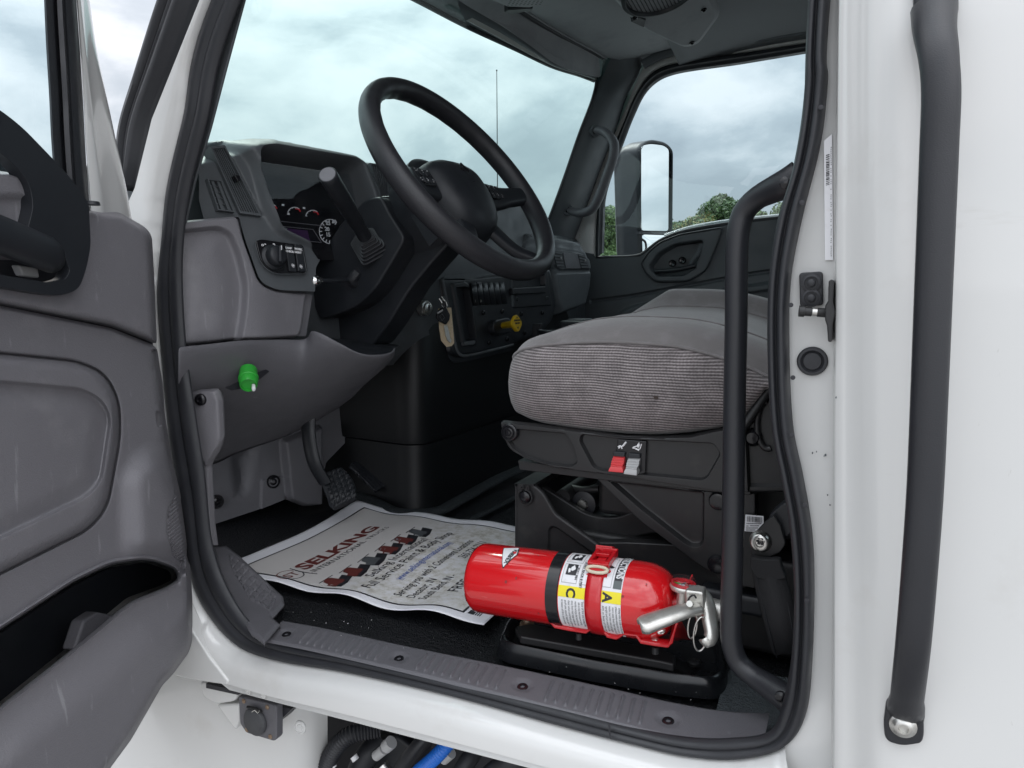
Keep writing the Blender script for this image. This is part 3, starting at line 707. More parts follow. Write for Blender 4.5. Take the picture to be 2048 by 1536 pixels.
def dash():
    """the dashboard: carrier body first, then its panels as sub-parts"""
    # carrier: cross-section swept across the cab, kept behind the visible panels
    secs = []
    for y, xr, zt in [(0.06, -1.00, 1.86), (0.3, -.98, 1.895), (0.58, -.93, 1.940), (0.95, -.92, 1.952), (1.30, -.92, 1.964), (1.40, -.925, 1.955), (1.47, -.94, 1.90), (1.56, -.965, 1.862), (1.93, -.99, 1.87)]:
        secs.append([V((-1.42, y, 1.50)), V((-1.46, y, zt - .01)), V((-1.30, y, zt + 0.0)), V((xr - .10, y, zt)), V((xr - 0.02, y, zt - 0.012)), V((xr, y, zt - 0.04)), V((xr + .02, y, 1.70)), V((xr + .03, y, 1.55)), V((xr - .04, y, 1.48)), V((-1.30, y, 1.47))])
    D = MB().loft(secs, closed=True).build('dashboard', M_DASH, TRUCK, smooth=50)
    # --- instrument panel with its cowl
    o, n = U(500, 400, x=-0.905), V((1, -0.22, 0.22)).normalized()
    pm = plane_map(o, n)
    out = round_poly([(398, 330), (416, 268), (446, 254), (473, 252), (546, 267), (711, 306), (727, 320), (757, 386), (762, 402), (735, 432), (695, 462), (652, 496), (632, 535), (630, 583), (557, 580), (521, 566), (488, 474), (478, 434), (408, 440), (398, 400)], [2, 10, 6, 8, 30, 14, 10, 4, 4, 4, 4, 4, 2, 2, 12, 20, 20, 4, 2, 2])
    cowl = round_poly([(446, 262), (474, 254), (546, 267), (711, 306), (727, 320), (757, 386), (770, 480), (640, 506), (612, 494), (550, 468), (524, 428), (500, 335)], [10, 10, 30, 14, 10, 10, 10, 10, 14, 20, 20, 20])
    opening = round_poly([(509, 300), (540, 297), (700, 324), (714, 334), (738, 400), (752, 520), (640, 520), (618, 488), (556, 460), (533, 410), (510, 335)], [14, 14, 16, 14, 20, 4, 4, 10, 14, 20, 20])
    tall = round_poly([(418, 293), (452, 289), (527, 434), (478, 428)], 6)
    def h(P):
        k = np.zeros(len(P))
        so = sdist(P, cowl); si = sdist(P, opening)
        k += 0.022 * sstep((so + 2) / 16)
        k -= 0.085 * sstep((si + 1) / 8)
        k -= 0.006 * sstep((sdist(P, tall) + 1) / 3)
        edge = sdist(P, out)
        top = sstep((330 - P[:, 1]) / 40)
        k -= 0.030 * top * sstep((10 - edge) / 12) ** 2
        k -= 0.055 * np.clip((np.interp(P[:, 0], [400, 446, 509, 540, 700, 727, 757], [330, 322, 300, 297, 324, 340, 390]) - P[:, 1]) / 42, 0, 1) ** 1.3
        return k
    ip = relief('instrument_panel', out, pm, h, M_DASH, D, step=7, fine=2.5, feats=[opening, cowl, tall, out], fw=10, smooth=60)
    # cowl roof running forward to the windscreen
    top_px = [(446, 254), (473, 252), (546, 267), (640, 289), (711, 306), (727, 320)]
    r0 = [pm(*p)[0] - n * .078 for p in top_px]
    rows = [[p for p in r0], [p + V((-0.10, 0, -0.012)) for p in r0], [p + V((-0.45, 0, -0.10)) for p in r0]]
    MB().loft([smooth3(r, 30) for r in rows]).build('cowl_roof', M_DASH, ip, smooth=180)
    # corner end block between cowl and pillar
    MB().prism([pm(u, v)[0] - n * .090 for u, v in [(396, 440), (396, 300), (418, 268), (446, 258), (470, 262), (480, 440)]], (-0.30, 0, -0.02)).build('cowl_end', M_DASH, ip, bevel=.004)
    # --- gauge cluster, deep in the cowl
    P3 = lambda u, v, k: (lambda q: q)(UP_(u, v, o - n * k, n))
    face = MB().poly([P3(u, v, .050) for u, v in [(512, 322), (728, 350), (752, 520), (560, 520)]]).build('gauge_face', M_GLOSSBLK, D, smooth=None)
    def ring(c, ru, rv, a0, a1, k, m, nm, w=0.9, ticks=0, ang=-0.25):
        b = MB(); N = 26
        def pt(a, s):
            x, y = ru * s * math.cos(a), rv * s * math.sin(a)
            return P3(c[0] + x * math.cos(ang) - y * math.sin(ang), c[1] + x * math.sin(ang) + y * math.cos(ang), k)
        for i in range(N):
            a, c2 = a0 + (a1 - a0) * i / N, a0 + (a1 - a0) * (i + 1) / N
            b.poly([pt(a, 1), pt(c2, 1), pt(c2, 1 - w / ru), pt(a, 1 - w / ru)])
        for i in range(ticks):
            a = a0 + (a1 - a0) * i / max(1, ticks - 1); da = 0.05
            b.poly([pt(a - da, .96), pt(a + da, .96), pt(a + da, .72), pt(a - da, .72)])
        return b.build(nm, m, face, smooth=None)
    for c in [(541, 418), (556, 417)], [(588, 424), (600, 426)], [(624, 430), (634, 433)]:
        for q in c[:1]:
            g = ring(q, 13, 10, PI * 1.02, PI * 1.9, .047, M_WINK, 'gauge_dial', 1.8, 5)
        ring((c[0][0] + 3, c[0][1] + 1), 11, 8, PI * 1.55, PI * 2.05, .046, M_REDINK, 'gauge_red_zone', 2.6)
    for u, v in [(566, 410), (608, 416), (577, 428)]:
        MB().poly([P3(u - 2.5, v - 2, .046), P3(u + 2.5, v - 1.4, .046), P3(u + 2.5, v + 2, .046), P3(u - 2.5, v + 1.4, .046)]).build('gauge_mark', M_WINK, face, smooth=None)
    ring((660, 463), 22, 25, PI * .55, PI * 1.75, .046, M_WINK, 'speedometer_dial', 1.3, 11, -.1)
    ex = (P3(670, 460, .09) - P3(650, 457, .09)).normalized(); ey = (P3(655, 440, .09) - P3(657, 470, .09)).normalized()
    for s, u, v in [('25', 652, 449), ('20', 650, 461), ('15', 652, 472), ('30', 664, 446)]:
        text('speed_number', s, P3(u, v, .046), ex, ey, 0.0105, M_WINK, face, bold=.0003)
    disp = MB().poly([P3(u, v, .047) for u, v in [(556, 452), (626, 459), (643, 485), (574, 478)]]).build('display', mat('display_black', (.006, .006, .010), .25), face, smooth=None)
    mp_ = mat('dim_purple_screen', (0.05, 0.02, 0.07), .3)
    MB().poly([P3(u, v, .0465) for u, v in [(574, 457), (615, 461), (620, 482), (589, 479)]]).build('screen', mp_, disp, smooth=None)
    for a, b2 in [((545, 441), (650, 452)), ((556, 452), (626, 459)), ((626, 459), (643, 485)), ((643, 485), (574, 478))]:
        MB().tube([P3(*a, .0455), P3(*b2, .0455)], .0006, 5).build('display_line', M_GREY, disp)
    # the clear lens over the dials, tilted to throw a reflection
    nl = V((1, -.20, .05)).normalized(); lb = P3(600, 400, .030)
    lens = MB().poly([UP_(u, v, lb, nl) for u, v in [(512, 322), (735, 354), (752, 520), (566, 486)]]).build('gauge_lens', M_LENS, D, smooth=None)
    # --- air outlets
    def vent(name, quad, k0, slats, along=True, cells=0, mslat=M_DASH):
        q = [V((*p, 0)) for p in quad]
        def at(s, t):
            a = q[0].lerp(q[1], s); b = q[3].lerp(q[2], s); r = a.lerp(b, t); return r.x, r.y
        fr = MB(); ins = .06
        def pt(s, t, k): return UP_(*at(s, t), o + n * k, n)
        # dark well
        w = MB().poly([pt(0.04, .02, k0 - .022), pt(.96, .02, k0 - .022), pt(.96, .98, k0 - .022), pt(.04, .98, k0 - .022)]).build(name, M_INK, D, smooth=None)
        corners = [(0, 0), (1, 0), (1, 1), (0, 1)]
        b = MB(); ws, wt = .09, .035
        for (s0, t0, s1, t1) in [(0, 0, ws, 1), (1 - ws, 0, 1, 1), (ws, 0, 1 - ws, wt), (ws, 1 - wt, 1 - ws, 1)]:
            b.prism([pt(s0, t0, k0 + .003), pt(s1, t0, k0 + .003), pt(s1, t1, k0 + .003), pt(s0, t1, k0 + .003)], n * -.025)
        b.build('vent_frame', mslat, w, bevel=.0012)
        b = MB()
        for i in range(slats):
            s = ws + (1 - 2 * ws) * (i + .5) / slats; ds = (1 - 2 * ws) / slats * .22
            b.prism([pt(s - ds, wt, k0), pt(s + ds, wt, k0), pt(s + ds, 1 - wt, k0), pt(s - ds, 1 - wt, k0)], n * -.012)
        for i in range(cells):
            t = wt + (1 - 2 * wt) * (i + 1) / (cells + 1); dt = .012
            b.prism([pt(ws, t - dt, k0 - .002), pt(1 - ws, t - dt, k0 - .002), pt(1 - ws, t + dt, k0 - .002), pt(ws, t + dt, k0 - .002)], n * -.012)
        b.build('vent_slats', mslat, w)
        return w, pt
    w, pt = vent('side_air_outlet', [(421, 293), (450, 290), (524, 432), (480, 426)], .004, 7)
    b = MB()
    b.prism([pt(.36, .46, .004), pt(.66, .46, .004), pt(.62, .53, .004), (pt(.40, .55, .004))], n * .012)
    b.build('vent_thumb_knob', M_GLOSSBLK, w, bevel=.001)
    vent('window_demister_outlet', [(415, 357), (443, 360), (470, 424), (436, 420)], .006, 2, cells=4, mslat=M_DASH)
    vent('centre_air_outlet', [(740, 325), (779, 334), (778, 400), (762, 392)], .0, 6)
    # --- light switch panel
    k0 = .004
    o = o + n * .003
    bez = round_poly([(509, 482), (522, 478), (604, 490), (614, 548), (545, 548), (520, 526)], [10, 8, 8, 10, 20, 20], 6)
    MBs = MB().prism([UP_(u, v, o + n * .001, n) for u, v in bez], n * .004).build('light_switch_panel', M_GLOSSBLK, D, bevel=.0015)
    Q = lambda u, v, k: UP_(u, v, o + n * k, n)
    ring_ = [Q(u, v, .0065) for u, v in bez]
    MB().tube([Q(u, v, .0052) for u, v in resample(bez, 60, True)], .0007, 6, closed=True).build('bezel_line', M_DASH, MBs)
    kc = Q(545, 515, .005)
    MB().lathe([(.021, 0), (.021, .003), (.0185, .005), (.0165, .006), (.0155, .018), (.0135, .020), (0, .020)], kc, n, 32).build('light_knob', M_BLACK, MBs, smooth=50)
    ku = (Q(545, 505, .02) - Q(545, 520, .02)).normalized(); kr = n.cross(ku)
    MB().box(kc + n * .022, (.006, .028, .008), kr, ku).build('knob_grip', M_BLACK, MBs, bevel=.002)
    MB().box(kc + n * .0265 + ku * .010, (.0014, .008, .0006), kr, ku).build('knob_mark', M_WINK, MBs)
    exq = (Q(600, 496, 0) - Q(560, 490, 0)).normalized(); eyq = (Q(575, 490, 0) - Q(580, 520, 0)).normalized()
    for (u0, u1) in ((570, 585), (588, 603)):
        qd = [(u0 - 1, 489), (u1 - 1, 491.5), (u1 + 6, 545), (u0 + 6, 543)]
        rk = MB().prism([Q(*p, .005) for p in qd], n * .004).build('rocker_switch', M_BLACK, MBs, bevel=.0012)
    for s, u, v in [('LAMP', 571.5, 497), ('CHECK', 571.5, 503.5), ('WORK', 589, 499), ('LIGHT', 589.5, 505.5)]:
        text('switch_word', s, Q(u, v, .0098), exq, eyq, .0048, M_WINK, MBs, bold=.00018)
    for s, u, v in [('O', 523, 492), ('=', 529, 490.5), ('D', 546, 491), ('A', 567, 520), ('D', 566, 509)]:
        text('switch_mark', s, Q(u, v, .0060), exq, eyq, .0052, M_WINK, MBs, bold=.0002)
    for u, v in [(586, 531), (602, 533)]:
        b = MB(); c = Q(u, v, .0098)
        for i in range(8):
            a = i * PI / 4; r0, r1 = .0014, .0036
            d = exq * math.cos(a) + eyq * math.sin(a); p = exq * -math.sin(a) + eyq * math.cos(a)
            b.poly([c + d * r0 + p * .0004, c + d * r1 + p * .0004, c + d * r1 - p * .0004, c + d * r0 - p * .0004])
        b.poly([c + exq * (.0012 * math.cos(a)) + eyq * (.0012 * math.sin(a)) for a in np.linspace(0, 2 * PI, 9)[:-1]])
        b.build('lamp_symbol', M_WINK, MBs, smooth=None)
    # --- grey end pod below
    o2, n2 = U(500, 580, x=-0.875), V((1, -0.30, 0.05)).normalized()
    pm2 = plane_map(o2, n2)
    out2 = round_poly([(356, 446), (372, 440), (408, 437), (478, 431), (489, 474), (522, 566), (557, 581), (632, 583), (621, 661), (612, 675), (484, 680), (384, 691), (356, 692)], [2, 3, 3, 10, 14, 22, 14, 3, 10, 6, 10, 3, 2])
    left = round_poly([(340, 462), (440, 452), (466, 466), (484, 510), (497, 570), (494, 625), (478, 720), (340, 720)], [2, 14, 16, 20, 20, 20, 2, 2])
    def h2(P):
        k = -0.016 * sstep((sdist(P, left) + 2) / 9) + 0.010 * sstep(sdist(P, left) / 60)
        k -= 0.010 * sstep((7 - sdist(P, out2)) / 7) ** 2
        k -= 0.05 * sstep((P[:, 0] - 500) / 140) * 0.5
        return k
    pod = relief('dash_end_pod', out2, pm2, h2, M_GREY, D, step=8, fine=2.5, feats=[left, out2], fw=9, smooth=60)
    MB().prism([UP_(u, v, o2 - n2 * .034, n2) for u, v in [(360, 445), (478, 435), (500, 560), (625, 590), (612, 672), (484, 676), (360, 688)]], (-0.15, 0, 0)).build('pod_core', M_GREY2, pod)
    # --- knee bolster: curved shell from the pod down to the toe board
    rows_px = [[(356, 694, -.885), (420, 687, -.88), (483, 680, -.872), (560, 678, -.868), (613, 676, -.855), (624, 660, -.83), (645, 667, -.81), (678, 685, -.79), (719, 706, -.765), (760, 709, -.75), (783, 703, -.75), (789, 692, -.765)],
               [(356, 712, -.885), (420, 705, -.88), (483, 700, -.872), (560, 698, -.862), (613, 697, -.842), (634, 690, -.82), (660, 694, -.80), (690, 703, -.785), (722, 716, -.77), (757, 720, -.755), (782, 716, -.755), (790, 708, -.768)],
               [(356, 770, -.90), (420, 766, -.905), (470, 770, -.90), (530, 766, -.893), (590, 762, -.88), (625, 760, -.87), (660, 758, -.855), (690, 755, -.84), (720, 750, -.825), (745, 744, -.812), (766, 734, -.80), (780, 724, -.79)],
               [(356, 800, -.93), (420, 806, -.945), (470, 812, -.95), (520, 812, -.945), (565, 810, -.935), (600, 808, -.925), (632, 802, -.915), (662, 794, -.90), (690, 783, -.885), (716, 770, -.87), (740, 757, -.855), (758, 744, -.84)],
               [(380, 850, -1.0), (430, 862, -1.02), (470, 862, -1.02), (508, 856, -1.015), (545, 850, -1.0), (578, 843, -.99), (606, 834, -.975), (634, 824, -.96), (660, 813, -.945), (684, 800, -.93), (706, 786, -.915), (726, 770, -.90)],
               [(390, 930, -1.08), (432, 930, -1.09), (468, 912, -1.08), (504, 898, -1.07), (540, 886, -1.06), (566, 876, -1.05), (592, 864, -1.035), (616, 852, -1.02), (640, 838, -1.0), (664, 824, -.985), (688, 808, -.97), (708, 792, -.955)]]
    rows = [[U(u, v, x=x) for u, v, x in r] for r in rows_px]
    kb = MB().loft([smooth3(r, 60) for r in rows]).build('knee_bolster', M_GREY2, D, smooth=180, sub=1, solid=.003)
    # tray floor inside the lip
    MB().poly([U(u, v, x=x) for u, v, x in [(625, 672, -.84), (690, 694, -.80), (722, 710, -.785), (765, 711, -.77), (784, 702, -.77), (800, 690, -.85), (700, 680, -.9)]]).build('tray_floor', M_BLACK, kb)
    # diagnostic plug with its slot
    sl = MB().prism([U(u, v, x=-.888) for u, v in [(450, 775), (530, 738), (537, 742), (500, 772), (462, 780)]], (0.006, -.004, 0)).build('plug_slot', M_INK, kb)
    a, e = U(482, 752, x=-.885), U(503, 772, x=-.840)
    dr = (e - a).normalized(); ln = (e - a).length
    a0 = U(497, 764, x=-.862); ax = V((0.62, -0.60, -0.50)).normalized()
    pl = MB().lathe([(.0140, -.03), (.0140, -.014), (.0155, -.013), (.0155, -.007), (.0142, -.006), (.0138, .006), (.0125, .009), (.0118, .009), (.0112, .004), (0, .004)], a0, ax, 26).build('diagnostic_plug', M_GREEN, D, smooth=40)
    MB().lathe([(.003, 0), (.003, .012), (.002, .014), (0, .014)], U(507, 770, x=-.855), ax, 10).build('plug_pin', M_WINK, pl)
    # --- toe board panel
    f0, f1 = U(423, 1046, z=1.142), U(640, 1004, z=1.142)
    nv = V((-(f1 - f0).y, (f1 - f0).x, 0)).normalized()
    if nv.x < 0: nv = -nv
    nv = (nv + V((0, 0, .12))).normalized()
    pm3 = plane_map(f0, nv)
    out3 = round_poly([(406, 900), (432, 905), (500, 860), (566, 840), (706, 780), (712, 850), (692, 884), (652, 925), (640, 975), (640, 1006), (604, 1012), (569, 998), (522, 1017), (514, 1020), (424, 1050)], 4)
    boss = round_poly([(560, 880), (640, 850), (640, 1010), (604, 1012), (572, 998)], 8); dent = round_poly([(455, 900), (520, 880), (500, 990), (470, 1000)], 10); flap = round_poly([(522, 960), (572, 950), (570, 1000), (520, 1020)], 4)
    def h3(P):
        return 0.030 * sstep((sdist(P, boss) + 3) / 9) - 0.02 * sstep(sdist(P, dent) / 26) + 0.006 * sstep((sdist(P, flap) + 1) / 3) 
    tb = relief('toe_board_panel', out3, pm3, h3, M_GREY2, TRUCK, step=8, fine=3, feats=[boss, flap], fw=8, smooth=60)
    for u, v in [(432, 1003), (545, 963)]:
        p, q = pm3(u, v); MB().lathe([(.016, .001), (.015, .004), (.012, .004), (.0105, .0005), (.010, -.002), (.0085, -.002), (.008, .003), (.004, .004), (.0035, .001), (0, .001)], p + q * .004, q, 26).build('screw', M_GLOSSBLK, tb, smooth=45)
    # A-post kick trim with flap and screw
    ap = round_poly([(362, 560), (372, 600), (384, 700), (384, 780), (434, 778), (442, 800), (446, 884), (418, 930), (424, 1050), (430, 1095), (408, 1095), (390, 1000), (372, 880), (362, 760)], [4, 4, 4, 2, 8, 6, 16, 8, 4, 2, 2, 4, 4, 4])
    pm4 = plane_map(U(400, 850, y=0.035), V((0.35, -1, 0)))
    flap2 = [(380, 781), (434, 779), (442, 800), (446, 884), (414, 932), (398, 900), (385, 830)]
    kt = relief('post_kick_trim', ap, pm4, lambda P: .006 * sstep((sdist(P, flap2) + 1) / 4) - .010 * sstep((6 - sdist(P, ap)) / 6) ** 2, M_GREY, TRUCK, step=7, fine=3, feats=[flap2, ap], fw=6, thick=.004)
    p, q = pm4(406, 798); MB().lathe([(.0095, .0), (.0095, .003), (.0075, .0055), (.004, .006), (.0035, .003), (0, .003)], p + q * .005, q, 24).build('screw', M_GLOSSBLK, kt, smooth=45)
    # --- pedals
    arm = smooth3([U(622, 800, x=-1.0), U(617, 850, x=-1.0), U(620, 890, x=-.995), U(630, 930, x=-.985), U(650, 965, x=-.975)], 20)
    pd = MB().tube(arm, [.017] * 20, 10, ell=(1, .55, (1, 0, 0))).build('brake_pedal', M_BLACK, TRUCK, smooth=60)
    on, nn = U(680, 972, x=-.955), V((.62, -.42, .66)).normalized(); pmp = plane_map(on, nn)
    pad = round_poly([(636, 948), (684, 931), (706, 955), (714, 975), (715, 996), (672, 1014), (660, 1004), (648, 975)], 5)
    def hp(P):
        d = sdist(P, pad)
        gu = (P[:, 0] * .94 - P[:, 1] * .34) / 11.0; gv = (P[:, 0] * .5 + P[:, 1] * .86) / 10.5
        g = np.minimum(np.abs(gu % 1 - .5), np.abs(gv % 1 - .5))
        return .003 * sstep((g - .07) / .14) * (d > 3) - .006 * sstep((4 - d) / 4) - .012 * sstep((P[:, 1] - 980) / 30) ** 2
    relief('pedal_pad', pad, pmp, hp, M_BLACK, pd, step=1.2, thick=.012)
    on2, nn2 = U(745, 960, x=-1.03), V((.45, -.3, .85)).normalized(); pmq = plane_map(on2, nn2)
    ac = round_poly([(700, 928), (722, 920), (774, 969), (748, 982)], 3)
    relief('accelerator_pedal', ac, pmq, lambda P: .002 * sstep((np.abs(((P[:, 0] * .7 - P[:, 1] * .72) / 6) % 1 - .5) - .12) / .1), M_BLACK, TRUCK, step=2.2, thick=.01)
    return D
DASHO = dash()
def tunnel():
    zf = 1.142
    c = U(842, 1018, z=zf); l = U(748, 985, z=zf); r = U(1040, 925, z=zf)
    l = V((c.x - .45, c.y + .03, zf)); 
    dl = (l - c); dr = (r - c); dr.z = 0
    l2 = c + dl; r2 = c + dr.normalized() * .9
    def ring(z, k):
        back = V((-.45, .9, 0)); P = [l2 + V((0, -k, 0)), c + V((k * .6, -k, 0)), r2 + V((k, 0, 0)), c + back * 1.1]
        q = round_poly([(p.x, p.y) for p in P], [.02, .075, .02, .02], 10); return [V((a[0], a[1], z)) for a in q]
    zs = U(842, 892, x=c.x).z
    rows = [ring(zf - .01, .012), ring(zf + .02, .004), ring(zs - .012, .0), ring(zs - .004, -.001), ring(zs, -.008), ring(zs + .004, -.008)]
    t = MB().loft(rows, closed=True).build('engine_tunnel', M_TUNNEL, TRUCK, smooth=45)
    rows = [ring(zs - .004, -.003), ring(zs + .001, .004), ring(zs + .012, .005), ring(1.56, -.004), ring(1.60, -.02)]
    MB().loft(rows, closed=True).build('tunnel_cover', M_TUNNEL, t, smooth=45)
    return t
tunnel()

# ------------------------------------------------------------------ steering column and wheel
WC = V((-0.661, 0.437, 1.8573)); _a, _b = math.radians(36.6), math.radians(-4.4)
WN = V((math.cos(_a) * math.cos(_b), math.sin(_b), math.sin(_a) * math.cos(_b)))
WS = WN.cross(V((0, 0, 1))).normalized(); WT = WS.cross(WN).normalized()      # WS: sideways, WT: towards the top of the wheel
if WS.y < 0: WS = -WS
def wp(s, t, k=0): return WC + WS * s + WT * (t - .018) + WN * k
def column():
    body = [(618, 503), (640, 503), (655, 486), (684, 442), (716, 413), (726, 402), (742, 395), (762, 392), (781, 430), (811, 476), (797, 501), (752, 576), (716, 612), (678, 628), (640, 640), (622, 604), (619, 556)]
    pts = round_poly([tuple(p) for p in body], [6, 3, 10, 20, 14, 8, 10, 12, 4, 20, 10, 20, 20, 14, 8, 6, 6], 5)
    y0 = .345
    sh = MB().prism([U(u, v, y=y0) for u, v in pts], (0.0, 0.185, 0)).build('steering_column', M_BLACK, TRUCK, bevel=.007, bseg=4)
    low = [(619, 560), (640, 620), (628, 652), (640, 668), (690, 686), (742, 694), (775, 650), (822, 575), (868, 520), (915, 468), (850, 430), (770, 470)]
    MB().prism([U(u, v, y=.40) for u, v in round_poly(low, 12)], (0, .07, 0)).build('lower_column_cover', M_BLACK, sh, bevel=.02, bseg=4)
    # recess with the tilt lever and its chrome ball
    rc = [(691, 560), (705, 541), (716, 532), (722, 545), (718, 560), (706, 576), (694, 580), (688, 572)]
    MB().prism([U(u, v, y=y0 + .001) for u, v in round_poly(rc, 6)], (0, -.0016, 0)).build('lever_recess', M_INK, sh)
    a, e = U(706, 560, y=y0), U(630, 562, y=.25)
    lv = MB().tube(smooth3([a + V((0, .02, 0)), a, a.lerp(e, .5), e], 16), .0042, 10).build('tilt_lever', M_BLACK, sh)
    MB().tube(smooth3([a + V((.004, .01, -.01)), a + V((.004, -.008, .0)), a + V((.012, -.002, .014))], 8), .009, 10).build('lever_boot', M_RUBBER, lv)
    MB().lathe([(.0062, -.013), (.0062, -.008)] + [(.0112 * math.cos(t), .0112 * math.sin(t)) for t in np.linspace(-.9, PI / 2, 12)], e, (e - a), 24).build('lever_ball', M_CHROME, lv, smooth=80)
    # multi-function stalk: stepped boot, barrel, chamfered end cap
    b0 = U(741, 492, y=y0); e0 = U(655, 349, y=.165)
    ax = (e0 - b0).normalized(); up = (WT - ax * WT.dot(ax)).normalized(); sd = ax.cross(up)
    bt = MB()
    for i in range(6):
        w = .031 - .0032 * i
        for k0, k1, ww in [(0, .004, w), (.004, .0062, w * .86)]:
            q = round_poly([(-ww, -ww), (ww, -ww), (ww, ww), (-ww, ww)], ww * .35, 4); c = b0 + ax * (-.004 + i * .0062 + k0)
            bt.prism([c + sd * x + up * y for x, y in q], ax * (k1 - k0))
    stalk = MB()
    L = (e0 - b0).length
    prof = [(.0125, .0), (.0125, .05), (.0118, .055), (.0118, .070), (.0135, .078), (.0140, L * .55), (.0146, L * .56), (.0150, L - .010), (.0150, L - .001), (.0143, L)]
    stalk.lathe(prof + [(0, L)], b0, ax, 28)
    so = stalk.build('turn_signal_stalk', M_BLACK, sh, smooth=40)
    bt.build('stalk_boot', M_RUBBER, sh, bevel=.0008)
    MB().lathe([(.0128, 0), (.0128, .0008), (0, .0010)], b0 + ax * L, ax, 28).build('stalk_end_cap', M_GREY, so, smooth=30)
    for k in (.115, .125):
        q = b0 + ax * (L * .55 + k - .10); 
        MB().box(q + sd * -.0150 * 0 + up * .0148, (.003, .006, .0006), sd, ax, up).build('stalk_mark', M_WINK, so)
    # hazard switch block on top
    hz = [(761, 392), (778, 392), (800, 432), (782, 433)]
    MB().prism([U(u, v, y=y0 + .03) for u, v in hz], (0, .03, 0)).build('hazard_switch', M_GLOSSBLK, sh, bevel=.002)
    # housing behind the wheel
    MB().lathe([(.055, -.21), (.072, -.16), (.088, -.11), (.094, -.07), (.092, -.052), (.080, -.045), (0, -.045)], WC, WN, 44).build('column_housing', M_BLACK, sh, smooth=50)
    MB().box(wp(-.085, -.02, -.075), (.006, .11, .03), WS, WT).build('housing_rib', M_BLACK, sh, bevel=.002)
    # ignition lock
    ig = U(850, 616, x=-.885)
    il = MB().lathe([(.0175, -.01), (.0175, .004), (.016, .007), (.0125, .008), (.012, .012), (.010, .013), (0, .013)], ig, (1, -.25, 0), 28).build('ignition_lock', M_METAL, TRUCK, smooth=40)
    MB().box(ig + V((.013, -.003, 0)), (.002, .004, .014)).build('key_slot', M_INK, il)
column()
